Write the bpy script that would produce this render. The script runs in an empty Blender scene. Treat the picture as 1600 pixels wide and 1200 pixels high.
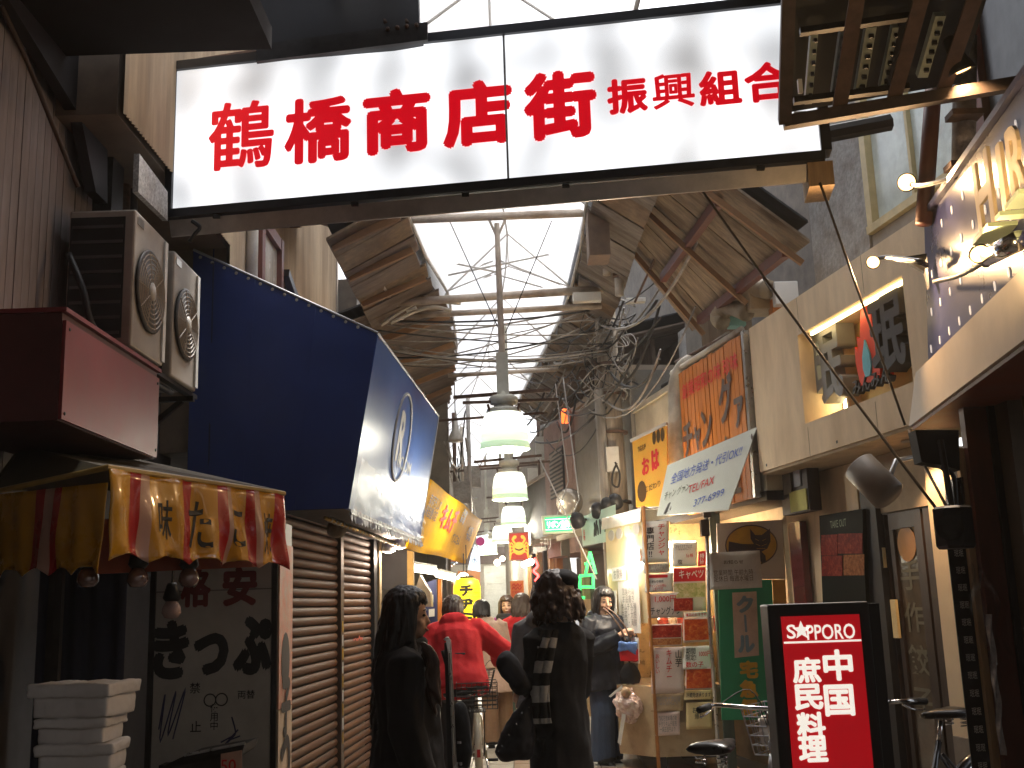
import bpy, math, random
from mathutils import Vector, Matrix, noise
from mathutils.kdtree import KDTree
random.seed(11)
V = Vector
sc = bpy.context.scene
COL = sc.collection
# ---------------------------------------------------------------- camera
F = 1700.0
pit, rol = math.atan(347 / F), math.atan(0.033)
fw = V((0, math.cos(pit), math.sin(pit)))
u0 = V((0, -math.sin(pit), math.cos(pit)))
rt = V((1, 0, 0)) * math.cos(rol) - u0 * math.sin(rol)
up = V((1, 0, 0)) * math.sin(rol) + u0 * math.cos(rol)
EYE = V((0, 0, 1.5))
cam = bpy.data.cameras.new('camera')
cam.sensor_width = 36; cam.lens = 36 * F / 1600; cam.clip_start = 0.05; cam.clip_end = 400
camo = bpy.data.objects.new('camera', cam); COL.objects.link(camo)
m = Matrix((rt, up, -fw)).transposed().to_4x4(); m.translation = EYE
camo.matrix_world = m
sc.camera = camo
# ---------------------------------------------------------------- sky, sun, exposure
SUN_EL, SUN_AZ = math.radians(62), math.radians(25)
w = bpy.data.worlds.new('World'); sc.world = w; w.use_nodes = True
nt = w.node_tree; nt.nodes.clear()
sky = nt.nodes.new('ShaderNodeTexSky'); sky.sky_type = 'NISHITA'; sky.sun_disc = False
sky.sun_elevation = SUN_EL; sky.sun_rotation = SUN_AZ; sky.dust_density = 3.0
hsv = nt.nodes.new('ShaderNodeHueSaturation'); hsv.inputs['Saturation'].default_value = 0.35
bg = nt.nodes.new('ShaderNodeBackground'); bg.inputs['Strength'].default_value = 0.13
wo = nt.nodes.new('ShaderNodeOutputWorld')
nt.links.new(sky.outputs[0], hsv.inputs['Color']); nt.links.new(hsv.outputs[0], bg.inputs[0]); nt.links.new(bg.outputs[0], wo.inputs[0])
sl = bpy.data.lights.new('sun', 'SUN'); sl.energy = 1.2; sl.angle = math.radians(14); sl.color = (1, 0.96, 0.9)
so = bpy.data.objects.new('sun', sl); COL.objects.link(so)
sd = V((math.sin(SUN_AZ) * math.cos(SUN_EL), math.cos(SUN_AZ) * math.cos(SUN_EL), math.sin(SUN_EL)))
so.rotation_euler = sd.to_track_quat('Z', 'Y').to_euler()
vs = sc.view_settings
vs.view_transform = 'Standard'; vs.look = 'None'; vs.gamma = 1; vs.use_curve_mapping = False
vs.exposure = 1.85
sc.cycles.use_denoising = True
sc.cycles.max_bounces = 8; sc.cycles.diffuse_bounces = 5; sc.cycles.transparent_max_bounces = 12
sc.cycles.sample_clamp_indirect = 6
sc.cycles.caustics_reflective = False; sc.cycles.caustics_refractive = False

# ---------------------------------------------------------------- survey: sight lines met with the planes things stand in
def ray(x, y): return fw + rt * ((x - 800) / F) - up * ((y - 600) / F)
def W(x, y, Y): d = ray(x, y); return EYE + d * (Y / d.y)
def WX(x, y, X): d = ray(x, y); return EYE + d * (X / d.x)
def WZ(x, y, Z): d = ray(x, y); return EYE + d * ((Z - 1.5) / d.z)
RA, RB = 3.55, -0.18          # right shop front:  X = RA + RB*Y
LA, LB = -1.99, 0.052         # left shop front
def WR(x, y, off=0): d = ray(x, y); return EYE + d * ((RA + off) / (d.x - RB * d.y))
def WL(x, y, off=0): d = ray(x, y); return EYE + d * ((LA + off) / (d.x - LB * d.y))
def RP(Y, Z, off=0): return V((RA + RB * Y + off, Y, Z))
def LP(Y, Z, off=0): return V((LA + LB * Y + off, Y, Z))
RD = V((RB, 1, 0)).normalized(); RN = V((-1, RB, 0)).normalized()     # along / out of the right front
LD = V((LB, 1, 0)).normalized(); LN = V((1, -LB, 0)).normalized()
ZZ = V((0, 0, 1)); XX = V((1, 0, 0)); YY = V((0, 1, 0))

# ---------------------------------------------------------------- mesh builder
class MB:
    def __init__(s): s.v = []; s.f = []; s.m = []; s.mi = 0
    def add(s, vs, fs):
        o = len(s.v); s.v += [V(p) for p in vs]
        s.f += [tuple(i + o for i in f) for f in fs]; s.m += [s.mi] * len(fs); return s
    def para(s, p, a, b, c):
        p, a, b, c = V(p), V(a), V(b), V(c)
        if a.cross(b).dot(c) < 0: a, b = b, a
        return s.add([p, p + a, p + a + b, p + b, p + c, p + a + c, p + a + b + c, p + b + c],
                     [(0, 3, 2, 1), (4, 5, 6, 7), (0, 1, 5, 4), (1, 2, 6, 5), (2, 3, 7, 6), (3, 0, 4, 7)])
    def box(s, a, b): a, b = V(a), V(b); d = b - a; return s.para(a, XX * d.x, YY * d.y, ZZ * d.z)
    def bx(s, c, x, y, z): return s.box((c[0] - x / 2, c[1] - y / 2, c[2] - z / 2), (c[0] + x / 2, c[1] + y / 2, c[2] + z / 2))
    def slab(s, poly, vec):
        poly = [V(p) for p in poly]; vec = V(vec); n = len(poly)
        nn = V((0, 0, 0))
        for i in range(1, n - 1): nn += (poly[i] - poly[0]).cross(poly[i + 1] - poly[0])
        if nn.dot(vec) < 0: poly.reverse()
        return s.add(poly + [p + vec for p in poly], [tuple(range(n))[::-1], tuple(range(n, 2 * n))] +
                     [(i, (i + 1) % n, n + (i + 1) % n, n + i) for i in range(n)])
    def beam(s, p, q, a, b, u=None):
        p, q = V(p), V(q); d = (q - p).normalized(); u = V(u) if u else (ZZ if abs(d.z) < .9 else XX)
        r = d.cross(u).normalized(); u = r.cross(d)
        return s.para(p - r * a / 2 - u * b / 2, r * a, u * b, q - p)
    def tube(s, path, r, n=8, ring=False, sy=1.0):
        path = [V(p) for p in path]; L = len(path); vs = []; fs = []; prev = None
        for i, p in enumerate(path):
            d = (path[(i + 1) % L] - path[i - 1]) if ring else (path[min(i + 1, L - 1)] - path[max(i - 1, 0)])
            d = d.normalized() if d.length > 1e-9 else ZZ
            a = prev if prev else (ZZ if abs(d.z) < .9 else XX)
            x = a - d * a.dot(d)
            if x.length < 1e-6: x = d.orthogonal()
            x.normalize(); prev = x; y = d.cross(x)
            rr = r[i] if isinstance(r, (list, tuple)) else r
            vs += [p + x * (rr * math.cos(t)) + y * (rr * sy * math.sin(t)) for t in [2 * math.pi * k / n for k in range(n)]]
        for i in range(L if ring else L - 1):
            j = (i + 1) % L
            fs += [(i * n + k, i * n + (k + 1) % n, j * n + (k + 1) % n, j * n + k) for k in range(n)]
        if not ring: fs += [tuple(range(n))[::-1], tuple(range((L - 1) * n, L * n))]
        return s.add(vs, fs)
    def lathe(s, prof, c=(0, 0, 0), n=20, ax=None):
        c = V(c); ax = V(ax).normalized() if ax else ZZ; x = ax.orthogonal().normalized(); y = ax.cross(x)
        if ax == ZZ: x, y = XX, YY
        vs = []; fs = []
        for r, z in prof: vs += [c + ax * z + x * (r * math.cos(t)) + y * (r * math.sin(t)) for t in [2 * math.pi * k / n for k in range(n)]]
        for i in range(len(prof) - 1): fs += [(i * n + k, i * n + (k + 1) % n, (i + 1) * n + (k + 1) % n, (i + 1) * n + k) for k in range(n)]
        if prof[0][0] > 1e-4: fs.append(tuple(range(n))[::-1])
        if prof[-1][0] > 1e-4: fs.append(tuple(range((len(prof) - 1) * n, len(prof) * n)))
        return s.add(vs, fs)
    def ball(s, c, r, n=14, k=8):
        r = r if isinstance(r, (tuple, list)) else (r, r, r); c = V(c); vs = []; fs = []
        for i in range(k + 1):
            a = math.pi * (i + (.04 if i == 0 else -.04 if i == k else 0)) / k
            vs += [c + V((r[0] * math.sin(a) * math.cos(t), r[1] * math.sin(a) * math.sin(t), -r[2] * math.cos(a))) for t in [2 * math.pi * j / n for j in range(n)]]
        for i in range(k): fs += [(i * n + j, i * n + (j + 1) % n, (i + 1) * n + (j + 1) % n, (i + 1) * n + j) for j in range(n)]
        fs += [tuple(range(n))[::-1], tuple(range(k * n, k * n + n))]
        return s.add(vs, fs)
    def grid(s, nu, nv, fn):
        vs = [fn(i / nu, j / nv) for j in range(nv + 1) for i in range(nu + 1)]
        return s.add(vs, [(j * (nu + 1) + i, j * (nu + 1) + i + 1, (j + 1) * (nu + 1) + i + 1, (j + 1) * (nu + 1) + i) for j in range(nv) for i in range(nu)])
    def mesh(s, name, org=None):
        me = bpy.data.meshes.new(name); org = org or V((0, 0, 0))
        me.from_pydata([p - org for p in s.v], [], s.f); me.polygons.foreach_set('material_index', s.m); me.update(); return me

ORG = {}
def link(o, parent=None):
    COL.objects.link(o)
    if parent: o.parent = parent
    return o
def tag(o, label=None, cat=None, group=None, kind=None):
    for k, v in (('label', label), ('category', cat), ('group', group), ('kind', kind)):
        if v: o[k] = v
    return o
def T(name, label, cat, loc, group=None, rz=0):
    o = bpy.data.objects.new(name, None); o.location = loc; o.rotation_euler = (0, 0, rz); o.empty_display_size = .1
    link(o); ORG[o.name] = V(loc) if not rz else None
    return tag(o, label, cat, group)
def P(name, mb, mat, parent=None, smooth=False, label=None, kind=None, bev=0):
    org = ORG[parent.name] if parent else V((0, 0, 0))
    me = mb.mesh(name, org)
    for k in (mat if isinstance(mat, (list, tuple)) else [mat]): me.materials.append(k)
    if smooth: me.shade_smooth()
    o = link(bpy.data.objects.new(name, me), parent); ORG[o.name] = org
    if bev:
        b = o.modifiers.new('bevel', 'BEVEL'); b.width = bev; b.segments = 2; b.limit_method = 'ANGLE'
    return tag(o, label, None, None, kind)
def S(name, mb, mat, label=None, cat=None, group=None, smooth=False, kind=None, bev=0):
    lo = V((min(p.x for p in mb.v), min(p.y for p in mb.v), min(p.z for p in mb.v)))
    hi = V((max(p.x for p in mb.v), max(p.y for p in mb.v), max(p.z for p in mb.v)))
    org = V(((lo.x + hi.x) / 2, (lo.y + hi.y) / 2, lo.z))
    me = mb.mesh(name, org)
    for k in (mat if isinstance(mat, (list, tuple)) else [mat]): me.materials.append(k)
    if smooth: me.shade_smooth()
    o = link(bpy.data.objects.new(name, me)); o.location = org; ORG[o.name] = org
    if bev:
        b = o.modifiers.new('bevel', 'BEVEL'); b.width = bev; b.segments = 2; b.limit_method = 'ANGLE'
    return tag(o, label, cat, group, kind)
def kids(o): return [c for c in bpy.data.objects if c.parent == o]
def copy_tree(o, loc=None, rz=None, label=None, parent=None):
    c = o.copy(); link(c, parent)
    if loc is not None: c.location = loc
    if rz is not None: c.rotation_euler = (0, 0, rz)
    if label: c['label'] = label
    for ch in kids(o): copy_tree(ch, parent=c)
    return c

# ---------------------------------------------------------------- materials
MC = {}
def M(key, col=(.5, .5, .5), rough=.7, var=.25, sc_=6.0, metal=0, bump=.15, grime=.3, spec=.4, col2=None, stretch=(1, 1, 1), alpha=1, trans=0, coat=0):
    if key in MC: return MC[key]
    mt = bpy.data.materials.new(key); mt.use_nodes = True; t = mt.node_tree; b = t.nodes['Principled BSDF']; N = t.nodes.new; K = t.links.new
    tc = N('ShaderNodeTexCoord'); mp = N('ShaderNodeMapping'); mp.inputs['Scale'].default_value = stretch
    K(tc.outputs['Object'], mp.inputs[0])
    n1 = N('ShaderNodeTexNoise'); n1.inputs['Scale'].default_value = sc_; n1.inputs['Detail'].default_value = 8; n1.inputs['Roughness'].default_value = .65
    K(mp.outputs[0], n1.inputs['Vector'])
    n2 = N('ShaderNodeTexNoise'); n2.inputs['Scale'].default_value = sc_ * .23; n2.inputs['Detail'].default_value = 5
    K(mp.outputs[0], n2.inputs['Vector'])
    r1 = N('ShaderNodeMapRange'); r1.inputs[1].default_value = .3; r1.inputs[2].default_value = .7
    K(n1.outputs[0], r1.inputs[0])
    mx = N('ShaderNodeMix'); mx.data_type = 'RGBA'
    c2 = col2 or tuple(c * (1 - var) for c in col)
    mx.inputs[6].default_value = (*c2, 1); mx.inputs[7].default_value = (*[min(1, c * (1 + var * .5)) for c in col], 1)
    K(r1.outputs[0], mx.inputs[0])
    r2 = N('ShaderNodeMapRange'); r2.inputs[1].default_value = .42; r2.inputs[2].default_value = .68; r2.inputs[3].default_value = 0; r2.inputs[4].default_value = grime
    K(n2.outputs[0], r2.inputs[0])
    m2 = N('ShaderNodeMix'); m2.data_type = 'RGBA'; m2.blend_type = 'MULTIPLY'; m2.inputs[7].default_value = (.45, .36, .27, 1)
    K(r2.outputs[0], m2.inputs[0]); K(mx.outputs[2], m2.inputs[6]); K(m2.outputs[2], b.inputs['Base Color'])
    rr = N('ShaderNodeMapRange'); rr.inputs[3].default_value = max(.02, rough - .12); rr.inputs[4].default_value = min(1, rough + .12)
    K(n1.outputs[0], rr.inputs[0]); K(rr.outputs[0], b.inputs['Roughness'])
    b.inputs['Metallic'].default_value = metal; b.inputs['Specular IOR Level'].default_value = spec
    b.inputs['Alpha'].default_value = alpha; b.inputs['Transmission Weight'].default_value = trans; b.inputs['Coat Weight'].default_value = coat
    if bump:
        bp = N('ShaderNodeBump'); bp.inputs['Strength'].default_value = bump; bp.inputs['Distance'].default_value = .01
        K(n1.outputs[0], bp.inputs['Height']); K(bp.outputs[0], b.inputs['Normal'])
    MC[key] = mt; return mt
def EM(key, col, st, base=(.6, .6, .6)):
    if key in MC: return MC[key]
    mt = bpy.data.materials.new(key); mt.use_nodes = True; b = mt.node_tree.nodes['Principled BSDF']
    b.inputs['Base Color'].default_value = (*base, 1); b.inputs['Emission Color'].default_value = (*col, 1); b.inputs['Emission Strength'].default_value = st
    b.inputs['Roughness'].default_value = .4
    MC[key] = mt; return mt
def FILM(key, tint=(1, 1, 1), gloss=.15, rough=.08, milky=.0, refl=1.0):
    if key in MC: return MC[key]
    mt = bpy.data.materials.new(key); mt.use_nodes = True; t = mt.node_tree; t.nodes.clear(); N = t.nodes.new; K = t.links.new
    o = N('ShaderNodeOutputMaterial'); a = N('ShaderNodeBsdfTransparent'); a.inputs[0].default_value = (*tint, 1)
    g = N('ShaderNodeBsdfGlossy'); g.inputs['Roughness'].default_value = rough
    d = N('ShaderNodeBsdfTranslucent'); d.inputs[0].default_value = (.85, .85, .85, 1)
    fr = N('ShaderNodeFresnel'); fr.inputs[0].default_value = 1.45
    ad = N('ShaderNodeMath'); ad.operation = 'ADD'; ad.inputs[1].default_value = gloss * .3; K(fr.outputs[0], ad.inputs[0])
    mu = N('ShaderNodeMath'); mu.operation = 'MULTIPLY'; mu.inputs[1].default_value = refl; K(ad.outputs[0], mu.inputs[0])
    x = N('ShaderNodeMixShader'); K(mu.outputs[0], x.inputs[0]); K(a.outputs[0], x.inputs[1]); K(g.outputs[0], x.inputs[2])
    y = N('ShaderNodeMixShader'); y.inputs[0].default_value = milky; K(x.outputs[0], y.inputs[1]); K(d.outputs[0], y.inputs[2]); K(y.outputs[0], o.inputs[0])
    MC[key] = mt; return mt
def FOOD(key, a, b_, c, scale=30):
    if key in MC: return MC[key]
    mt = bpy.data.materials.new(key); mt.use_nodes = True; t = mt.node_tree; b = t.nodes['Principled BSDF']; N = t.nodes.new; K = t.links.new
    tc = N('ShaderNodeTexCoord'); vo = N('ShaderNodeTexVoronoi'); vo.inputs['Scale'].default_value = scale
    n = N('ShaderNodeTexNoise'); n.inputs['Scale'].default_value = scale * .6; n.inputs['Detail'].default_value = 6
    K(tc.outputs['Object'], n.inputs['Vector']); K(n.outputs['Color'], vo.inputs['Vector'])
    vo.inputs['Scale'].default_value = 5
    cr = N('ShaderNodeValToRGB'); e = cr.color_ramp.elements
    e[0].color = (*a, 1); e[1].color = (*c, 1); e[1].position = 1; q = e.new(.6); q.color = (*b_, 1)
    K(vo.outputs['Distance'], cr.inputs[0]); K(cr.outputs[0], b.inputs['Base Color']); b.inputs['Roughness'].default_value = .6; b.inputs['Specular IOR Level'].default_value = .12
    MC[key] = mt; return mt

TC = {}
def glyphs(body, bold=0.0, depth=0.0, shear=0.0):
    k = (body, bold, depth, shear)
    if k not in TC:
        c = bpy.data.curves.new('t', 'FONT'); c.body = body; c.offset = bold; c.extrude = depth; c.resolution_u = 3; c.shear = shear
        c.space_line = .95; c.align_x = 'CENTER'
        o = bpy.data.objects.new('t', c); COL.objects.link(o); bpy.context.view_layer.update()
        dg = bpy.context.evaluated_depsgraph_get(); me = bpy.data.meshes.new_from_object(o.evaluated_get(dg))
        vs = [v.co.copy() for v in me.vertices]; fs = [tuple(p.vertices) for p in me.polygons]
        bpy.data.objects.remove(o); bpy.data.curves.remove(c); bpy.data.meshes.remove(me)
        x0, x1 = min(v.x for v in vs), max(v.x for v in vs); y0, y1 = min(v.y for v in vs), max(v.y for v in vs)
        TC[k] = ([V((v.x - (x0 + x1) / 2, v.y - (y0 + y1) / 2, v.z)) for v in vs], fs, x1 - x0, y1 - y0)
    return TC[k]
def text(mb, body, c, r, u, h=None, wd=None, bold=.02, depth=0, lift=.003, shear=0, heavy=0):
    """lettering centred on c, running along r, upright along u; h / wd = its height / width in metres; heavy = stroke growth in metres"""
    vs, fs, tw, th = glyphs(body, 0 if heavy else min(bold, .014), 0.5 if depth else 0, shear)
    r, u = V(r).normalized(), V(u).normalized(); n = r.cross(u)
    sy = h / th if h else wd / tw; sx = wd / tw if wd else sy
    if heavy: sy *= 1 - 2 * heavy / (th * sy); sx *= 1 - 2 * heavy / (tw * sx)
    offs = [(0, 0)] + ([(heavy * math.cos(a), heavy * math.sin(a)) for a in [math.pi * k / 4 for k in range(8)]] if heavy else [])
    for i, (ox, oy) in enumerate(offs):
        e = lift + .00012 * i
        mb.add([V(c) + r * (v.x * sx + ox) + u * (v.y * sy + oy) + n * (e + v.z * depth + depth / 2) for v in vs], fs)
    return mb
def sag(a, b, d, n=10):
    a, b = V(a), V(b)
    return [a.lerp(b, i / n) - ZZ * (d * 4 * (i / n) * (1 - i / n)) for i in range(n + 1)]
def bend(pts, n=5):
    """smooth a polyline"""
    pts = [V(p) for p in pts]; out = []
    for i in range(len(pts) - 1):
        p0, p1, p2, p3 = pts[max(i - 1, 0)], pts[i], pts[i + 1], pts[min(i + 2, len(pts) - 1)]
        for k in range(n):
            t = k / n
            out.append(.5 * (2 * p1 + (p2 - p0) * t + (2 * p0 - 5 * p1 + 4 * p2 - p3) * t * t + (3 * p1 - p0 - 3 * p2 + p3) * t ** 3))
    return out + [pts[-1]]
def spot(parent_loc, target, watts, size, col, name='lamp_light', blend=.5, rad=.03):
    l = bpy.data.lights.new(name, 'SPOT'); l.energy = watts; l.spot_size = math.radians(size); l.spot_blend = blend; l.color = col; l.shadow_soft_size = rad
    o = bpy.data.objects.new(name, l); COL.objects.link(o); o.location = parent_loc
    o.rotation_euler = (V(target) - V(parent_loc)).to_track_quat('-Z', 'Y').to_euler(); return o
def point(loc, watts, col, rad=.06, name='lamp_light'):
    l = bpy.data.lights.new(name, 'POINT'); l.energy = watts; l.color = col; l.shadow_soft_size = rad; l.specular_factor = .25
    o = bpy.data.objects.new(name, l); COL.objects.link(o); o.location = loc; return o

# palette
BLACK = M('black_paint', (.012, .012, .014), .5, .4, 9, bump=.1, grime=.1)
STEEL = M('dark_steel', (.035, .032, .03), .5, .5, 14, .6, .2)
RUST = M('rusty_steel', (.13, .075, .05), .75, .5, 18, .2, .4, col2=(.05, .03, .022))
PIPEW = M('cream_pipe', (.52, .48, .4), .5, .2, 12, bump=.1, grime=.75)
CABLE = M('black_cable', (.03, .028, .027), .6, .3, 20)
CABLEW = M('grey_cable', (.32, .3, .27), .6, .3, 20, grime=.6)
BEIGE = M('beige_plaster', (.72, .56, .37), .85, .09, 9, bump=.15, grime=.32, stretch=(2, 2, .6))
CREAM = M('cream_wall', (.62, .55, .4), .8, .1, 10, bump=.1, grime=.3)
CONC = M('concrete', (.34, .32, .29), .9, .35, 30, bump=.5, grime=.5)
SIDE = M('tan_siding', (.5, .37, .23), .6, .25, 5, bump=.1, grime=.6, stretch=(3, 3, .3))
SIDW = M('white_siding', (.3, .27, .27), .6, .3, 7, bump=.1, grime=.6, stretch=(2, 2, .4))
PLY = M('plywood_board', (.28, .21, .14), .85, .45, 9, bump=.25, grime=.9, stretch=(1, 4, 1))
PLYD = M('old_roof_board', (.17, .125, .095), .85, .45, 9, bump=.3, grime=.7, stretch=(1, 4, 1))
GREYW = M('grey_wall', (.2, .185, .16), .9, .12, 40, bump=.2, grime=.2)
PINKW = M('mauve_wall', (.3, .2, .17), .85, .12, 20, bump=.1, grime=.35)
BLUEV = M('blue_vinyl', (.006, .03, .17), .45, .12, 4, bump=.03, grime=.1, spec=.5)
BLUEF = M('blue_glossy_panel', (.05, .11, .32), .33, .1, 3, bump=.03, grime=.1, spec=.16)
YEL = M('yellow_banner', (.72, .38, .008), .8, .08, 6, bump=.05, grime=.15, spec=.1)
REDP = M('red_paint', (.62, .012, .018), .45, .08, 6, bump=.03, grime=.05)
REDW = M('maroon_board', (.23, .03, .035), .42, .18, 7, bump=.08, grime=.35)
BROWN = M('red_brown_board', (.13, .035, .02), .5, .25, 8, bump=.1, grime=.3, stretch=(3, 3, .4))
WOODD = M('dark_wood', (.03, .018, .013), .45, .4, 10, bump=.1, stretch=(4, 4, .5))
WOODL = M('light_wood', (.5, .33, .17), .6, .3, 8, bump=.15, stretch=(6, 6, .5))
WOODO = M('orange_wood', (.6, .2, .035), .55, .2, 9, bump=.15, grime=.25, stretch=(5, 5, .4))
PAPER = M('white_paper', (.78, .75, .7), .75, .06, 10, bump=.05, grime=.08)
PAPERY = M('buff_paper', (.72, .56, .28), .75, .1, 10, bump=.05, grime=.15)
INKK = M('black_ink', (.02, .02, .02), .6, .2, 10, bump=0, grime=0)
INKR = M('red_ink', (.62, .02, .02), .6, .1, 10, bump=0, grime=0)
INKB = M('blue_ink', (.08, .14, .5), .6, .1, 10, bump=0, grime=0)
INKG = M('grey_ink', (.28, .26, .25), .6, .1, 10, bump=0, grime=0)
WHITEP = M('white_paint', (.75, .74, .7), .5, .08, 9, bump=.05, grime=.25)
ALU = M('brushed_metal', (.55, .54, .52), .3, .2, 15, .85, .05, grime=.2)
CHROME = M('chrome', (.7, .7, .7), .15, .1, 20, 1, 0, grime=.2)
PLASTW = M('pale_plastic', (.58, .56, .5), .45, .12, 12, bump=.05, grime=.4)
GLASS = FILM('window_glass', (.8, .85, .85))
CLEAR = FILM('clear_vinyl', (.9, .9, .9), .05, .35, .004, .1)
RUBBER = M('rubber', (.015, .015, .016), .7, .3, 20)
GREENB = M('green_board', (.02, .3, .13), .5, .1, 8, bump=.02, grime=.1)
MINT = M('mint_board', (.5, .68, .58), .5, .08, 8, bump=.02, grime=.2)
KIMCHI = FOOD('food_photo_red', (.18, .008, .006), (.42, .03, .012), (.6, .2, .1))
FRIED = FOOD('food_photo_brown', (.25, .06, .02), (.5, .18, .05), (.65, .4, .2), 40)
CRABM = FOOD('food_photo_orange', (.4, .02, .008), (.6, .09, .015), (.7, .3, .08), 20)
def rbox(mb, Y0, Y1, Z0, Z1, t=.1, off=0):
    p = RP(Y0, Z0, off); return mb.para(p, RP(Y1, Z0, off) - p, -RN * t, ZZ * (Z1 - Z0))
def lbox(mb, Y0, Y1, Z0, Z1, t=.1, off=0):
    p = LP(Y0, Z0, off); return mb.para(p, LP(Y1, Z0, off) - p, -LN * t, ZZ * (Z1 - Z0))
# ================================================================ ground
g = P('ground', MB().slab([(-45, -25, 0), (45, -25, 0), (45, 90, 0), (-45, 90, 0)], (0, 0, -.4)), M('asphalt', (.06, .058, .055), .85, .3, 25), None, kind='structure')
gp = P('pavement', MB().slab([(-2.2, -4, .004), (2.9, -4, .004), (1.9, 9, .004), (.9, 16, .004), (-1.2, 28, .004), (-3.2, 28, .004), (-1.6, 17, .004), (-1.75, 9, .004)], (0, 0, .02)),
       M('grout', (.16, .145, .125), .9, .3, 20), None, kind='structure')
tm = [M('floor_tile_pale', (.5, .46, .39), .42, .12, 9, bump=.08, grime=.35), M('floor_tile_tan', (.4, .25, .16), .42, .15, 9, bump=.08, grime=.35)]
tme = []
for k in range(2):
    q = MB().box((-.195, -.195, 0), (.195, .195, .014)); a = q.mesh('paving_tile'); a.materials.append(tm[k]); tme.append(a)
for j in range(34):
    for i in range(9):
        x = -1.5 + i * .4 + (.1 if j > 24 else 0); y = 6.2 + j * .4
        if x > RA + RB * y + .1 or x < LA + LB * y - .2: continue
        if len([1]) and (y > 16 and abs(x + .4) > 1.0): continue
        o = bpy.data.objects.new('paving_tile', tme[1 if (i == 4 and j < 14) or (j % 7 == 3 and j < 14) else 0]); link(o, gp); o.location = (x, y, .025 + random.uniform(-.0015, .0015))
        o.rotation_euler = (random.uniform(-.003, .003), random.uniform(-.003, .003), 0)
# ================================================================ covered street behind the viewer and the entrance canopies
b = T('opposite_building', 'plain dark building across the covered street behind the viewer', 'building', (0, -7.2, 0))
P('wall', MB().box((-14, -8, 0), (14, -7.2, 9)), M('dark_render', (.1, .09, .08), .9), b)
c = T('entrance_canopy', 'black roof deck over the alley mouth at the very top of the picture', 'canopy', (0, 0, 4.3))
P('deck', MB().box((-3.4, -1.6, 4.3), (-1.16, 5.05, 4.42)).box((-1.16, -1.6, 4.9), (1.32, 5.3, 5.0)).box((1.32, -1.6, 4.86), (4.6, 5.6, 4.98)), M('soot_black', (.004, .004, .004), .8, .3, 6, bump=.05), c)  # middle bay is out of view, added to keep sky light off the fronts
P('fascia', MB().slab([WX(14, 0, -2.2), WX(168, 0, -2.2), WX(168, 318, -2.2), WX(150, 300, -2.2), WX(127, 185, -2.2)], (-.06, 0, 0)), BLACK, c)
for y in (2.2, 3.2, 4.2):
    P('joist', MB().box((-3.3, y, 4.18), (-1.2, y + .09, 4.297)), STEEL, c)
# dark steel junction box at the top, left of the sky gap
b = T('steel_beam', 'black bolted steel beam end above the left half of the big white sign', 'beam', W(520, 40, 5.7))
P('web', MB().slab([W(398, -60, 5.7), W(652, -60, 5.7), W(655, 36, 5.7), W(662, 50, 5.7), W(660, 62, 5.7), W(400, 84, 5.7)], (0, .1, 0)), BLACK, b)
P('flange', MB().slab([W(400, 70, 5.66), W(668, 34, 5.66), W(668, 62, 5.66), W(400, 96, 5.66)], (0, .03, 0)), STEEL, b)
for i in range(4):
    q = W(606 + 15 * i, 46 - 2 * i, 5.655); P('bolt', MB().lathe([(.013, 0), (.013, .012), (.006, .02)], q, 6, (0, -1, 0)), RUST, b)
for x in (598, 632):
    P('hanger', MB().tube(bend([W(x, -60, 5.75), W(x + 6, -20, 5.78), W(x - 6, 10, 5.75), W(x + 5, 36, 5.7)]), .012, 6), RUST, b, True)
P('rail', MB().box((-.75, 5.2, 4.95), (-.55, 5.3, 5.6)), STEEL, b)
# ================================================================ left: corner building with white board siding
cb = T('corner_building', 'dark near-left building clad in narrow pale vertical boards', 'building', (-2.6, 3, 0))
P('wall', MB().box((-4.2, -5, 0), (-2.34, 5.7, 8)).box((-4.2, 5.72, 0), (-2.42, 7.6, 4.0)), M('dark_plaster', (.05, .045, .045), .9, .3, 10), cb)
bm_ = MB().box((-2.337, .003, 1.9), (-2.31, .078, 4.28)).mesh('siding_board', V((-2.6, 3, 0))); bm_.materials.append(SIDW)
for i in range(36):
    o = bpy.data.objects.new('siding_board', bm_); link(o, cb); o.location = (random.uniform(0, .004), 2.86 + .08 * i, 0)
P('corner_column', MB().box((-2.4, 5.73, 0), (-2.2, 5.9, 5.2)), STEEL, cb)
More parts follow.
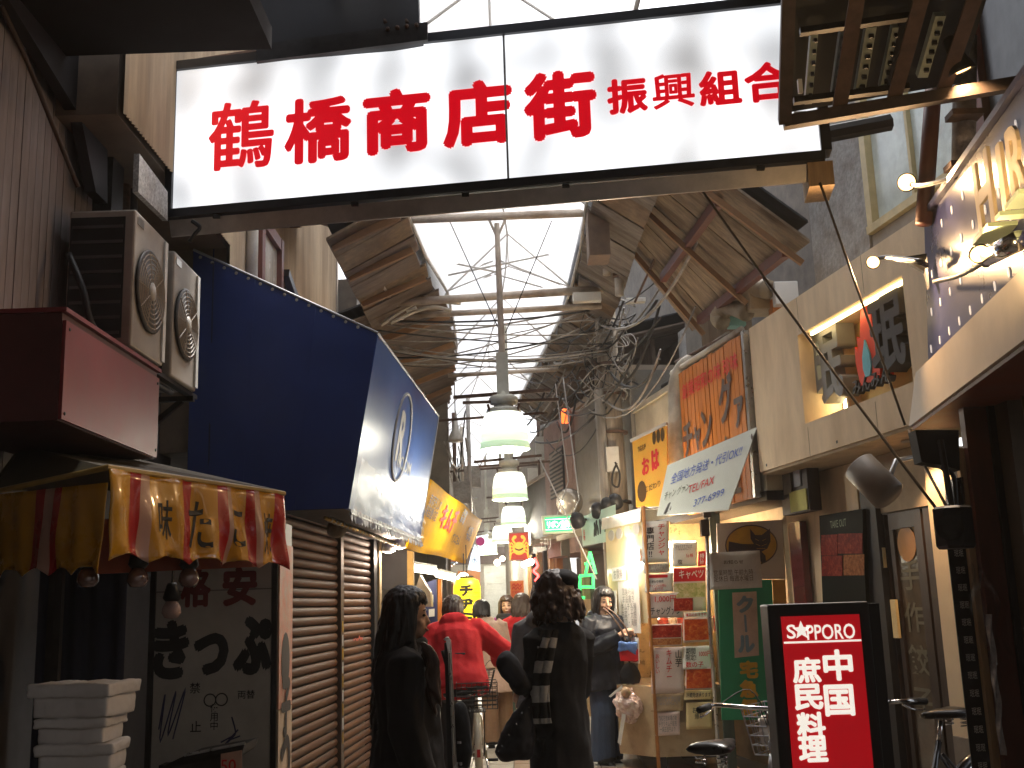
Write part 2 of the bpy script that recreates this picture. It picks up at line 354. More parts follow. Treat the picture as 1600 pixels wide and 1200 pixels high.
# ================================================================ left: shop with roller shutters
sh = T('shuttered_shop', 'closed shop behind two brown roller shutters under the blue sign box', 'shop', (-1.7, 9, 0))
SHO = V((-1.7, 9, 0))
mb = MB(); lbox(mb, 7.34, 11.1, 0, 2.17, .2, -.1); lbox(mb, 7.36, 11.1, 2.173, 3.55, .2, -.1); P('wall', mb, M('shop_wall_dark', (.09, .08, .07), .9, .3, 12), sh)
mb = MB(); lbox(mb, 7.36, 10.6, 2.19, 2.5, .16, .03); P('shutter_housing', mb, M('brown_metal', (.1, .06, .04), .45, .3, 12, .4), sh)
SHUT = M('brown_shutter_slat', (.15, .058, .02), .62, .4, 14, 0, .2, spec=.25, grime=.6, stretch=(1, .25, 3))
for (y0, y1) in ((7.36, 9.14), (9.27, 10.62)):
    mb = MB(); lbox(mb, y0, y1, .02, .1, .03, .01); rs = P('roller_shutter', mb, M('brown_metal'), sh)
    mb = MB(); prof = [(0, 0), (.012, .008), (.02, .03), (.014, .05), (.004, .058), (0, .0585)]
    for (yy) in (y0, y1): pass
    vs = []
    for yy in (y0, y1): vs += [LP(yy, .1 + h) + LN * d for d, h in prof]
    n = len(prof); mb.add(vs, [(i, i + 1, n + i + 1, n + i) for i in range(n - 1)])
    mm = mb.mesh('slat', SHO); mm.materials.append(SHUT); mm.shade_smooth()
    for k in range(31):
        o = bpy.data.objects.new('slat', mm); link(o, rs); o.location = LN * random.uniform(-.002, .002) + ZZ * (.069 * k)
mb = MB(); lbox(mb, 9.15, 9.26, 0, 2.25, .05, .045); P('shutter_post', mb, M('brown_metal'), sh, bev=.004)
mb = MB(); lbox(mb, 10.63, 10.8, 0, 2.6, .1, .05); P('end_post', mb, BLACK, sh)
mb = MB(); lbox(mb, 10.81, 10.93, 0, 2.6, .08, .07); P('end_post', mb, M('tan_metal_trim', (.4, .3, .17), .3, .2, 9, .6), sh, bev=.006)
# strip of small stickers down the middle post, worn sticker on the shutter
mb = MB()
for k in range(9):
    q = LP(9.2, .5 + .11 * k) + LN * .0475
    mb.mi = k % 2; mb.para(q - LD * .018 - ZZ * .045, LD * .036, ZZ * .09, LN * .002)
P('sticker', mb, [M('sticker_yellow', (.6, .35, .03), .5), PAPER], sh)
mb = MB()
for i in range(7): q = LP(9.75 + .06 * i, 1.25 + .01 * math.sin(i * 2)) + LN * .024; mb.para(q, LD * .05, ZZ * random.uniform(.012, .03), LN * .002)
P('sticker', mb, M('torn_red_sticker', (.6, .12, .08), .6), sh)
# ================================================================ left: upper storey with tan siding
us = T('upper_house', 'upper storey in thin tan corrugated siding behind the big sign', 'house', (-2.4, 9, 3.4))
P('wall', MB().box((-4.4, 7.35, 2.6), (-1.99, 11.75, 7.4)).box((-4.4, 5.2, 4.05), (-1.99, 7.348, 7.4)), M('house_core', (.18, .13, .09), .9), us)
def corr(u, v):
    k = round(u * 330); y = 5.2 + k * (6.55 / 330); z0 = 4.05 if y < 7.32 else 2.7; return V((-1.955 + (.014 if k % 2 else 0), y, z0 + v * (7.3 - z0)))
P('siding', MB().grid(330, 1, corr), SIDE, us, kind='stuff')
P('corner_trim', MB().box((-2.0, 11.75, 2.6), (-1.93, 11.84, 7.4)), M('pale_trim', (.4, .33, .26), .7), us)
for a, b_ in ((WX(395, 330, -1.9), WX(398, 450, -1.9)),):
    P('downpipe', MB().tube([(-1.9, a.y, 5.4), (-1.9, a.y, 3.3)], .045, 10), PIPEW, us, True)
    for z in (3.9, 4.6): P('pipe_clip', MB().tube([(-1.9, a.y, z), (-1.9, a.y, z + .03)], .055, 10), RUST, us)
wf = P('window', MB().box((-1.97, 8.05, 3.2), (-1.9, 8.15, 4.6)).box((-1.97, 8.75, 3.2), (-1.9, 8.83, 4.6)).box((-1.97, 8.152, 4.5), (-1.905, 8.748, 4.6)), M('rust_red_frame', (.2, .07, .05), .6), us)
P('pane', MB().box((-1.962, 8.15, 3.2), (-1.945, 8.75, 4.5)), M('frosted_pane', (.55, .56, .54), .25, .2, 14), wf)
P('diagonal_brace', MB().beam((-1.9, 8.9, 4.35), (-1.9, 11.0, 3.75), .06, .07), WOODD, us).location = (0, 0, 0)
P('window', MB().box((-1.965, 9.15, 3.4), (-1.94, 9.8, 4.15)), M('dirty_glass', (.5, .5, .48), .3, .3, 14), us)
# gable timber behind the sign (top left gap)
P('roof_timber', MB().beam((-1.9, 7.6, 5.9), (-1.9, 8.7, 4.9), .07, .09).beam((-1.9, 8.8, 6.0), (-1.9, 9.3, 4.9), .08, .1).beam((-1.9, 9.9, 6.1), (-1.9, 9.1, 4.9), .08, .1), M('aged_timber', (.28, .15, .07), .8), us)
P('awning_board', MB().slab([(-1.93, 7.9, 5.1), (-1.93, 9.6, 5.1), (-1.5, 9.6, 4.95), (-1.5, 7.9, 4.95)], (0, 0, .05)), PLY, us)
# speckled render panel left of the sign
P('render_panel', MB().slab([WX(218, 240, -1.94), WX(262, 300, -1.94), WX(262, 345, -1.94), WX(216, 300, -1.94)], (-.03, 0, 0)), M('speckled_render', (.5, .5, .48), .8, .6, 60, bump=.4), us)
# ================================================================ far left houses
fl = T('left_house', 'dingy house above the yellow banner with boards and boxes on its wall', 'house', (-2, 13.5, 0))
mb = MB(); lbox(mb, 11.85, 17.6, 2.9, 5.2, 1.0, -.35); P('wall', mb, M('sooty_wall', (.14, .12, .1), .9, .4, 8), fl)
mb = MB(); lbox(mb, 11.15, 11.3, 0, 2.45, .12, -.3); P('pier', mb, WOODO, fl)
mb = MB(); lbox(mb, 17.4, 17.7, 0, 3.0, .3, -.05); P('pier', mb, WOODD, fl)
mb = MB(); lbox(mb, 11.2, 17.6, 2.45, 2.9, .9, -.25); P('lintel', mb, M('tan_board', (.34, .25, .15), .8), fl)
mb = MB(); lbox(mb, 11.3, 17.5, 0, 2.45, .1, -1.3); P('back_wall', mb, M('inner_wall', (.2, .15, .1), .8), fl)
P('white_board', MB().slab([WL(617, 556, -.3), WL(640, 562, -.3), WL(640, 605, -.3), WL(612, 590, -.3)], (-.03, 0, 0)), WHITEP, fl)
for y, z, sx in ((12.3, 4.1, .3), (13.2, 3.8, .25), (14.1, 4.2, .35), (15.4, 3.9, .3)):
    mb = MB(); lbox(mb, y, y + sx, z, z + .3, .14, -.2); P('meter_box', mb, PLASTW, fl)
for y in (12.0, 12.9, 13.8, 14.9, 16.1):
    mb = MB(); q = LP(y, 2.9, -.2); mb.tube([q, q + ZZ * 2.0], .035, 8); P('conduit', mb, PIPEW if y != 13.8 else RUST, fl, True)
f2 = T('far_left_house', 'weathered house where the alley bends left in the distance', 'house', (-2, 20, 0))
P('wall', MB().slab([(-1.08, 17.75, 0), (-1.3, 20, 0), (-2.7, 29, 0), (-4, 29, 0), (-4, 17.75, 0)], (0, 0, 5)), M('far_wall', (.2, .17, .13), .9, .4, 5), f2)
for i in range(7):
    y = 18.2 + i * .75; x = -1.02 - (y - 17.75) * .12
    mb = MB().box((x - .05, y, .1), (x + .05, y + .5, 2.1 if i % 2 else 1.9)); P('shop_panel', mb, [M('panel_a%d' % (i % 4), [(.32, .1, .05), (.5, .42, .3), (.1, .12, .2), (.4, .3, .16)][i % 4], .6)], f2)
    mb = MB().box((x - .08, y, 2.3), (x + .14, y + .6, 2.75)); P('sign_board', mb, M('panel_b%d' % (i % 3), [(.6, .55, .4), (.5, .12, .08), (.15, .3, .5)][i % 3], .5), f2)
# ================================================================ right: far wall after the bend
fr = T('far_right_shops', 'row of small shops facing us at the far bend of the alley', 'shop', (.2, 21, 0))
A2, B2 = V((.5, 19.2, 0)), V((-.35, 27.2, 0))
d2 = (B2 - A2).normalized(); n2 = V((-d2.y, d2.x, 0)); n2 = n2 if n2.y < 0 else -n2
def F2(t, z, off=0): return A2 + d2 * t + n2 * off + ZZ * z
mb = MB().para(F2(0, 0), d2 * 7.6, -n2 * .4, ZZ * 4.6); P('wall', mb, M('far_shop_wall', (.24, .2, .15), .85, .35, 5), fr)
GSH = M('grey_shutter', (.42, .42, .38), .45, .15, 12, .3)
P('shop_sign', MB().para(F2(2.2, 2.5, .03), d2 * 2.9, n2 * .12, ZZ * .32), M('dark_sign', (.06, .04, .035), .6), fr)
mb = MB(); text(mb, '鶴橋市場', F2(3.5, 2.66, .152), -d2, ZZ, .2, bold=.01); P('lettering', mb, PAPER, fr)
for t in (.25, 1.0, 1.75): P('door_post', MB().para(F2(t, 0, .02), d2 * .1, n2 * .06, ZZ * 2.4), WOODO, fr)
P('glazing', MB().para(F2(.36, .1, .01), d2 * .62, n2 * .02, ZZ * 2.1), M('dark_glass', (.03, .03, .03), .1, bump=0), fr)
P('glazing', MB().para(F2(1.12, .1, .01), d2 * .6, n2 * .02, ZZ * 2.1), M('lit_glass', (.5, .35, .2), .2, bump=0), fr)  # warm base colour stands in for a lit room behind this pane
# end of the alley
e = T('end_house', 'pale house closing the alley beyond its last lamp', 'house', (-2, 27.6, 0))
P('wall', MB().box((-4, 27.4, 0), (.6, 27.8, 5)), M('end_wall', (.4, .36, .3), .85), e)
rs = P('roller_shutter', MB().box((-.85, 27.36, .02), (-.25, 27.399, 2.5)), GSH, e)
for k in range(17): P('slat', MB().box((-.83, 27.335, .1 + .14 * k), (-.27, 27.358, .21 + .14 * k)), GSH, rs)
P('shop_board', MB().box((-1.6, 27.3, 2.55), (-.1, 27.39, 2.95)), M('end_board', (.1, .05, .04), .6), e)
P('door', MB().box((-1.5, 27.36, .02), (-.95, 27.399, 2.4)), WOODO, e)
# ================================================================ right: restaurant with white box fascia (Y 6 .. 8.75)
rb = T('restaurant', 'cream restaurant with a white box fascia around a glowing recessed sign', 'restaurant', (2.6, 7.5, 0))
Z0, Z1, N0, N1 = 2.492, 3.685, 2.737, 3.402; YA, YB, YC, YD = 5.95, 6.39, 7.87, 8.75
mb = MB()
rbox(mb, YA, YD, N1, Z1, .6); rbox(mb, YA, YD, Z0, N0, .6); rbox(mb, YA, YB, N0, N1, .6); rbox(mb, YC, YD, N0, N1, .6)
P('box_fascia', mb, BEIGE, rb)
for yj in (6.85, 7.83):
    mb = MB(); rbox(mb, yj, yj + .004, Z0 + .002, N0 - .03, .004, -.0015); rbox(mb, yj, yj + .004, N1 + .02, Z1 - .002, .004, -.0015); P('joint', mb, M('joint_brown', (.3, .24, .17), .9), rb)  # panel joints as thin brown strips
for yj in (6.2, 7.4, 8.6): mb = MB(); rbox(mb, yj, yj + .02, Z0 + .03, Z0 + .05, .004, -.002); P('screw', mb, STEEL, rb)
mb = MB(); rbox(mb, YB - .02, YC + .02, N0 - .02, N1 + .02, .05, .3); P('niche_back', mb, M('niche_yellow', (.75, .55, .2), .6, .05), rb)
mb = MB(); rbox(mb, YC - .27, YC - .24, N0, N1, .16, .2); P('niche_fin', mb, BEIGE, rb)
mb = MB(); rbox(mb, YC - .06, YC - .03, N0 + .03, N1 - .03, .02, .28); P('lamp_tube', mb, EM('niche_tube', (1, .82, .45), 7), rb)
mb = MB(); rbox(mb, YB + .05, YC - .1, N1 - .025, N1 - .005, .02, .05); P('lamp_tube', mb, EM('niche_tube2', (1, .75, .35), 3), rb)
DK = M('letter_grey', (.24, .25, .25), .5, .1); DK2 = M('letter_side', (.03, .03, .035), .5, .1)
lt = RN * 0
mb = MB(); text(mb, '珉', WR(1324, 570, .3), -RD, ZZ, .56, .52, depth=.14, lift=.04, heavy=.014); P('letter', mb, DK, rb)
mb = MB(); text(mb, '珉', WR(1425, 520, .24), -RD, ZZ, .5, .42, depth=.14, lift=.04, heavy=.014); P('letter', mb, DK2, rb)
mb = MB(); text(mb, 'みんみん', WR(1392, 596, .26), -RD, ZZ, .1, .5, bold=.03, depth=.05, lift=.1); P('letter', mb, DK2, rb)
fl_ = [(-.13, -.22), (-.17, -.05), (-.16, .06), (-.12, .02), (-.12, .12), (-.08, .1), (-.05, .22), (-.02, .3), (.03, .3), (.05, .22), (.09, .24), (.1, .14), (.14, .15), (.14, .03), (.17, .05), (.17, -.08), (.13, -.22)]
mb = MB(); q = WR(1376, 547, .22); mb.slab([q - RD * a + ZZ * b_ for a, b_ in fl_], RN * .1); P('flame_emblem', mb, M('flame_red', (.75, .06, .02), .4, .1), rb)
mb = MB(); dr = [(0, .13), (-.05, .02), (-.055, -.06), (-.03, -.12), (.03, -.12), (.055, -.06), (.05, .02)]
q = q + RN * .101 - ZZ * .06; mb.slab([q - RD * a + ZZ * b_ for a, b_ in dr], RN * .012); P('drop_emblem', mb, M('drop_blue', (.15, .5, .6), .4), rb)
# soffit, recessed ground floor
mb = MB(); rbox(mb, YA + .02, YD, 2.47, 2.49, .55, .02); P('soffit', mb, M('soffit_beige', (.5, .4, .27), .85), rb)
P('downlight', MB().lathe([(.055, 0), (.06, -.012), (.05, -.014)], RP(6.95, 2.468, .25), 18), CHROME, rb)
P('downlight_lamp', MB().lathe([(.045, -.006), (.02, -.012)], RP(6.95, 2.468, .25), 14), EM('downlight_glow', (1, .55, .25), 14), rb)
spot(RP(6.95, 2.44, .25), RP(6.95, 0, .3), 16, 100, (1, .62, .32))
def yy(px, off): return WR(px, 900, off).y
mb = MB(); rbox(mb, yy(1352, .42), yy(1236, .42), 0, 2.465, .12, .42); P('lower_wall', mb, BEIGE, rb)
mb = MB(); rbox(mb, yy(1462, .44), yy(1353, .44), 2.06, 2.466, .12, .44); P('door_header', mb, M('header_beige', (.45, .36, .25), .8), rb)
mb = MB(); rbox(mb, yy(1256, .34), yy(1238, .34), 0, 2.1, .06, .34); P('maroon_pillar', mb, M('maroon_gloss', (.12, .012, .014), .2, .1, coat=.5), rb)
mb = MB(); rbox(mb, yy(1378, .4), yy(1355, .4), 0, 2.3, .05, .4); P('door_jamb', mb, BLACK, rb)
mb = MB(); da, db, dc, dd, de, df = [yy(x, .45) for x in (1380, 1390, 1402, 1436, 1448, 1462)]
rbox(mb, db, da, 0, 2.05, .05, .45); rbox(mb, dd, dc + .05, 1.94, 2.05, .05, .45); rbox(mb, de, dd, 0, 2.05, .05, .45); rbox(mb, df, de - .03, 0, 2.05, .05, .45); rbox(mb, dd, dc + .05, 0, .25, .05, .45); rbox(mb, dc, dc + .05, 0.252, 1.938, .05, .45)
dr_ = P('door', mb, WOODD, rb)
mb = MB(); rbox(mb, dd, dc, .252, 1.938, .015, .47); P('pane', mb, M('door_glass', (.09, .07, .05), .14, .5, 4, bump=.05), dr_)
mb = MB(); dm = (dc + dd) / 2
for k, ch in enumerate('手作餃子'): text(mb, ch, RP(dm, 1.62 - .28 * k, .468), -RD, ZZ, .2, .26)
P('lettering', mb, M('faded_gold_ink', (.13, .12, .075), .6), dr_)
mb = MB(); mb.lathe([(.12, 0), (.12, .004)], RP(dm, 1.83, .466), 18, RN); P('oval_sticker', mb, M('faded_orange', (.4, .18, .03), .5), dr_)
mb = MB(); rbox(mb, yy(1388, .44), yy(1379, .44), 1.68, 1.82, .02, .42); P('notice', mb, PAPERY, dr_)
mb = MB(); rbox(mb, yy(1399, .44), yy(1391, .44), 1.2, 1.46, .02, .42); P('notice', mb, PAPERY, dr_)
mb = MB(); rbox(mb, yy(1506, .42), yy(1462, .42), 0, 2.4, .2, .42); P('white_pillar', mb, M('pillar_cream', (.62, .5, .34), .8, .06), rb)
mb = MB(); rbox(mb, yy(1506, .41), yy(1464, .41), 0, .62, .03, .40); P('skirting', mb, M('skirting_grey', (.2, .17, .14), .7), rb)
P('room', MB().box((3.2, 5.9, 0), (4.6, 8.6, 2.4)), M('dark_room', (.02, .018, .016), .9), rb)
# upper concrete storey and window over the fascia
mb = MB(); rbox(mb, 7.25, 8.1, 3.69, 6.6, .5, .28); P('pillar', mb, CONC, rb)
mb = MB(); rbox(mb, 5.2, 7.25, 3.69, 3.95, .4, .3); P('sill_wall', mb, M('sill_grey', (.36, .32, .27), .85), rb)
mb = MB(); rbox(mb, 6.16, 7.24, 3.955, 4.01, .1, .26); rbox(mb, 7.17, 7.24, 4.01, 5.4, .08, .27); rbox(mb, 6.66, 6.69, 4.01, 5.4, .05, .29)
wn = P('window', mb, M('cream_frame', (.62, .5, .26), .5), rb)
FROST = M('frosted_window', (.68, .76, .7), .2, .3, 5, bump=.4, spec=.8, grime=.2)
for y0, y1 in ((6.2, 6.66), (6.69, 7.17)): mb = MB(); rbox(mb, y0, y1, 4.01, 5.4, .02, .32); P('pane', mb, FROST, wn)
mb = MB(); rbox(mb, 5.9, 6.16, 3.96, 5.5, .1, .3); P('shutter_box', mb, BROWN, rb)
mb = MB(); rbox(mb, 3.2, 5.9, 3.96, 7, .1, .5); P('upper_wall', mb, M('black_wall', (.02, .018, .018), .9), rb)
# ================================================================ right: kimchi shop unit (Y 8.8 .. 11.9)
kb = T('kimchi_shop', 'cream kimchi shop front with an orange slatted wooden sign', 'shop', (2.2, 10.3, 0))
mb = MB(); rbox(mb, 8.78, 12.3, 2.35, 3.62, .4, .06); P('wall', mb, CREAM, kb)
mb = MB(); rbox(mb, 8.78, 12.3, 2.27, 2.347, .42, .05); P('beam', mb, WOODD, kb)
mb = MB(); rbox(mb, 8.78, 12.3, 3.62, 3.68, .5, .03); P('coping', mb, M('pale_coping', (.5, .46, .36), .7), kb)
mb = MB(); rbox(mb, 8.78, 12.3, 0, 2.34, .1, .55); P('lower_wall', mb, M('shop_inside', (.4, .3, .18), .8), kb)
OR = WR(1066, 590); OL = WR(1168, 505)
yL, yR = WR(1168, 600).y, WR(1066, 600).y
for i in range(16):
    y0 = yL + (yR - yL) * i / 16; y1 = yL + (yR - yL) * (i + 1) / 16
    mb = MB(); rbox(mb, y0 + .006, y1 - .006, 2.3, 3.67 + random.uniform(-.01, .01), .03, -.03 + random.uniform(-.004, .004)); P('slat', mb, WOODO, kb)
mb = MB(); rbox(mb, yL, yR, 2.3, 3.66, .02, .02); P('sign_backing', mb, M('sign_back_brown', (.12, .05, .02), .8), kb)
mb = MB(); rbox(mb, yL - .06, yL - .01, 2.3, 3.69, .05, -.03); P('sign_edge', mb, ALU, kb)
ym = (yL + yR) / 2
mb = MB()
for k, (ch, dy, z, h) in enumerate((('チ', .62, 3.0, .34), ('ャ', .36, 2.97, .24), ('ン', .1, 3.03, .34), ('グ', -.4, 3.2, .42), ('ァ', -.68, 3.03, .26), ('ン', -.85, 2.75, .2), ('日', .05, 2.6, .28), ('々', -.35, 2.75, .26), ('在', -.5, 2.5, .28))):
    text(mb, ch, RP(ym + dy, z, -.04), -RD, ZZ, h, h * .8, heavy=.012)
P('lettering', mb, M('carved_grey', (.12, .09, .08), .7), kb)
mb = MB(); text(mb, '創業昭和の味 珍味', RP(ym - .02, 3.47, -.04), -RD, ZZ, .15, yR - yL - .15, bold=.02); P('lettering', mb, INKR, kb)
# ================================================================ right: grey and mauve walls further on
gb = T('grey_building', 'flat grey wall with a low coping behind the concrete utility pole', 'building', (1.2, 14, 0))
mb = MB(); rbox(mb, 12.32, 15.1, 2.25, 4.14, .5, .02); P('wall', mb, GREYW, gb)
mb = MB(); rbox(mb, 12.32, 15.1, 4.14, 4.2, .6, -.02); P('coping', mb, M('coping_tan', (.36, .3, .23), .8), gb)
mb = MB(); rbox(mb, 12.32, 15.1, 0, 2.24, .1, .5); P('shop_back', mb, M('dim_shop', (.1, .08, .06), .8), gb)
for y in (12.5, 13.7, 15.0): mb = MB(); rbox(mb, y, y + .09, 0, 2.25, .09, .03); P('post', mb, WOODL, gb)
mv = T('mauve_building', 'mauve wall with a dark louvred vent beyond the grey wall', 'building', (.7, 16, 0))
mb = MB(); rbox(mb, 15.12, 16.95, 2.2, 4.2, .5, -.03); P('wall', mb, PINKW, mv)
mb = MB(); rbox(mb, 15.55, 16.45, 3.05, 3.75, .02, -.06); lv = P('louvre', mb, BLACK, mv)
for k in range(11): mb = MB(); rbox(mb, 15.57, 16.43, 3.07 + .062 * k, 3.095 + .062 * k, .03, -.075); P('blade', mb, M('grey_blade', (.3, .26, .23), .6), lv)
P('alarm_lamp', MB().lathe([(.05, 0), (.05, .16), (.03, .2)], RP(15.12, 4.0, -.1), 12), EM('orange_lamp', (1, .12, .02), 1.0, (.8, .1, .02)), mv)
mb = MB(); rbox(mb, 15.08, 15.1, 4.0, 4.16, .06, -.1); P('lamp_bracket', mb, WHITEP, mv)
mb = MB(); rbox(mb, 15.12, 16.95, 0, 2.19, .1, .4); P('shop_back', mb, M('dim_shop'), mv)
dg_ = T('dark_grey_building', 'low dark grey wall beyond the mauve wall', 'building', (.4, 18, 0))
mb = MB(); rbox(mb, 16.97, 19.1, 2.5, 3.5, .5, .02); P('wall', mb, M('dark_grey_wall', (.13, .125, .11), .9, .15, 30), dg_)
mb = MB(); rbox(mb, 16.97, 19.1, 3.5, 3.55, .6, -.02); P('coping', mb, M('coping_tan'), dg_)
mb = MB(); rbox(mb, 15.3, 16.9, 2.4, 2.47, .4, -.3); P('eave', mb, M('coping_tan'), dg_)
mb = MB(); rbox(mb, 16.97, 19.1, 0, 2.35, .1, .1); P('shop_back', mb, M('orange_shopfront', (.35, .17, .06), .7), dg_)
for k in range(5): mb = MB(); rbox(mb, 17.1 + .45 * k, 17.18 + .45 * k, 0, 2.35, .06, .02); P('post', mb, [WOODL, BLACK][k % 2], dg_)
# second storey behind, seen through the cables
ub = T('upper_right_house', 'rusty corrugated upper storey behind the cables on the right', 'house', (2.4, 13, 3.7))
mb = MB(); rbox(mb, 8.2, 24, 4.0, 7.2, 1.2, 1.3); P('wall', mb, M('sooty_board', (.17, .145, .12), .9, .4, 8), ub)
def corr2(u, v):
    k = round(u * 60); q = RP(9.9 + k * .022, 3.9 + v * 1.0, .5); return q + RN * (.014 if k % 2 else 0) + ZZ * (.06 * math.sin(k * .35) * (1 - v))
P('rusty_sheet', MB().grid(60, 2, corr2), M('rusty_sheet', (.22, .15, .09), .8, .45, 6, .2, .2, stretch=(3, 3, .4), grime=.7), ub, kind='stuff')
mb = MB(); rbox(mb, 11.4, 12.3, 3.75, 4.7, .1, .7); P('board', mb, M('grey_board', (.2, .18, .15), .9), ub)
for k in range(9):
    y = 12.8 + k * .8; mb = MB(); rbox(mb, y, y + .5, 4.2 + .2 * (k % 2), 4.8, .05, .95 - .25 * (k % 2)); P('window' if k % 3 else 'sheet', mb, [M('dirty_glass'), PLYD, M('grey_board')][k % 3], ub)
def lerp_tab(tab, y):
    for (y0, a), (y1, b_) in zip(tab, tab[1:]):
        if y <= y1: return a + (b_ - a) * (y - y0) / (y1 - y0)
    return tab[-1][1]
LE = [(2, -1.0), (9.3, -.9), (11.3, -.8), (12, -.68), (14.7, -.74), (18.7, -1.15), (23.3, -1.65), (30, -2.3)]
RE = [(2, .95), (9.3, .72), (11, .74), (13, .66), (15.1, .47), (19.2, .06), (23.9, -.5), (30, -1.15)]
# ================================================================ skylight
sk = T('arcade_skylight', 'milky gabled skylight running over the whole alley', 'skylight', (0, 10, 5))
POLY = FILM('milky_polycarbonate', (.95, .96, 1), .1, .3, .8)
FRM = M('pale_frame', (.5, .48, .45), .5, .2, 10, .2, grime=.5)
def prof(y):
    l, r = lerp_tab(LE, y), lerp_tab(RE, y); c = (l + r) / 2
    return [V((l - .06, y, 4.93)), V((l + .0, y, 5.06)), V((c, y, 5.72)), V((r - .0, y, 5.06)), V((r + .06, y, 4.99))]
ys = [5.4 + 1.3 * i for i in range(19)]
for a, b_ in zip(ys, ys[1:]):
    pa, pb = prof(a + .01), prof(b_ - .01)
    for k in range(4):
        if b_ < 7 and k in (0, 3): continue
        P('panel', MB().slab([pa[k], pa[k + 1], pb[k + 1], pb[k]], (0, 0, .008) if k in (1, 2) else ((-.008, 0, 0) if k == 0 else (.008, 0, 0))), POLY, sk)
for i, a in enumerate(ys):
    pa = [p - ZZ * .03 for p in prof(a)]
    if i % 2: P('rafter', MB().tube(pa[1:4], .013, 6).tube(pa[:2], .012, 6).tube(pa[3:], .012, 6), FRM, sk)
    if i % 4 == 1: P('tie_rod', MB().tube([pa[1], V((pa[2].x, a, 5.3)), pa[3]], .009, 5).tube([pa[2], V((pa[2].x, a, 5.3))], .009, 5), FRM, sk)
for k, rr in ((1, .016), (2, .012), (3, .016)): P('purlin', MB().tube([prof(a)[k] - ZZ * .045 for a in ys], rr, 6), FRM, sk)
# ================================================================ left and right roof slopes
def roofside(name, label, edge, low, y0, y1, step, mat, zt):
    r_ = T(name, label, 'roof', (edge(y0)[0], y0, 4))
    y = y0
    while y < y1:
        d = step * random.uniform(.85, 1.15); e = V(edge(y + d / 2)); l = V(low(y + d / 2)); rag = random.uniform(-.05, .1)
        e2 = e + (e - l).normalized() * rag * .6
        mb = MB(); a = V(low(y)); b_ = V(low(y + d - .012)); j = ZZ * random.uniform(0, .02)
        mb.slab([V((a.x, y, a.z)) + j, V((b_.x, y + d - .012, b_.z)) + j, V((e2.x, y + d - .012, e2.z)) + j, V((e2.x + random.uniform(-.02, .02), y, e2.z)) + j], (0, 0, .025))
        P('roof_board', mb, mat if random.random() < .8 else (PLYD if mat is PLY else M('rusty_sheet')), r_); y += d
    # weather sheet laid on top
    q = [edge(y0), edge(y1)]; l = [low(y0), low(y1)]
    P('weather_sheet', MB().slab([V(edge(y0)) + ZZ * .16, V(edge((y0 + y1) / 2)) + ZZ * .16, V(edge(y1)) + ZZ * .16, V(low(y1)) + ZZ * .16, V(low(y0)) + ZZ * .16], ZZ * .02), BLACK, r_)
    return r_
def redge(y): return (1.13, y, 5.03)
def rlow(y): return (RA + RB * y + .1 if y < 17 else lerp_tab(RE, y) + 1.0, y, 4.08)
def ledge(y): return (lerp_tab(LE, y) - .02, y, 4.88)
def llow(y): return (-2.3 if y < 17 else lerp_tab(LE, y) - 1.0, y, 4.35)
rr_ = roofside('right_roof', 'sloping plywood roof underside right of the skylight', redge, rlow, 7.75, 10.1, .42, PLY, 0)
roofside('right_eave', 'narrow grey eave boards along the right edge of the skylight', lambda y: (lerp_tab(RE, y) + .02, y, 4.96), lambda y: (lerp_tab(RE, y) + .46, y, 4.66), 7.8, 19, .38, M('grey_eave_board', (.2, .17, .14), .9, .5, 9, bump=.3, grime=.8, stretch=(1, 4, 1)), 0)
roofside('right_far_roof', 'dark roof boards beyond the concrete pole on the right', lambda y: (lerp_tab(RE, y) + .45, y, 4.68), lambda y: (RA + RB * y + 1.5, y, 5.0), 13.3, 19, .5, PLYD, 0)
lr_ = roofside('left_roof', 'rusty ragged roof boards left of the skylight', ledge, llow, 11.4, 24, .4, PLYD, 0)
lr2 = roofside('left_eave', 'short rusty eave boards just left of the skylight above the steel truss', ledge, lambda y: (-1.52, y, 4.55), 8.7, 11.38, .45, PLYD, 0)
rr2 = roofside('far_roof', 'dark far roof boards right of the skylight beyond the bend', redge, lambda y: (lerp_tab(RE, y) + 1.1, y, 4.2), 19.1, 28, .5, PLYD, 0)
for fr_ in (.1, .48, .93):
    mb = MB()
    for y in range(8, 10, 2):
        a, b_ = [V(redge(t)).lerp(V(rlow(t)), fr_) - ZZ * .05 for t in (y, y + 1.995)]; mb.beam(a, b_, .06, .08)
    P('purlin', mb, BROWN, rr_)
for y in (7.9, 9.0, 10.06): P('rafter', MB().beam(V(redge(y)) - ZZ * .11, V(rlow(y)) - ZZ * .11, .035, .045), M('aged_timber'), rr_)
for y in (8.9, 9.8, 10.7): P('rafter', MB().beam(V(ledge(y)) - ZZ * .06, V((-1.5, y, 4.56)), .05, .06), M('aged_timber'), lr2)
for y in (12.2, 13.6, 15, 16.4, 18, 20): P('rafter', MB().beam(V(ledge(y)) - ZZ * .06, V(llow(y)) - ZZ * .06, .05, .07), M('aged_timber'), lr_)
# eave flashing hanging beside the gap
P('flashing', MB().slab([V((.73, 9.3, 4.55)), V((.73, 9.3, 5.0)), V((.92, 9.3, 5.0)), V((.92, 9.3, 4.55))], (0, .3, 0)), M('rust_box', (.2, .14, .1), .8, .4), rr_)
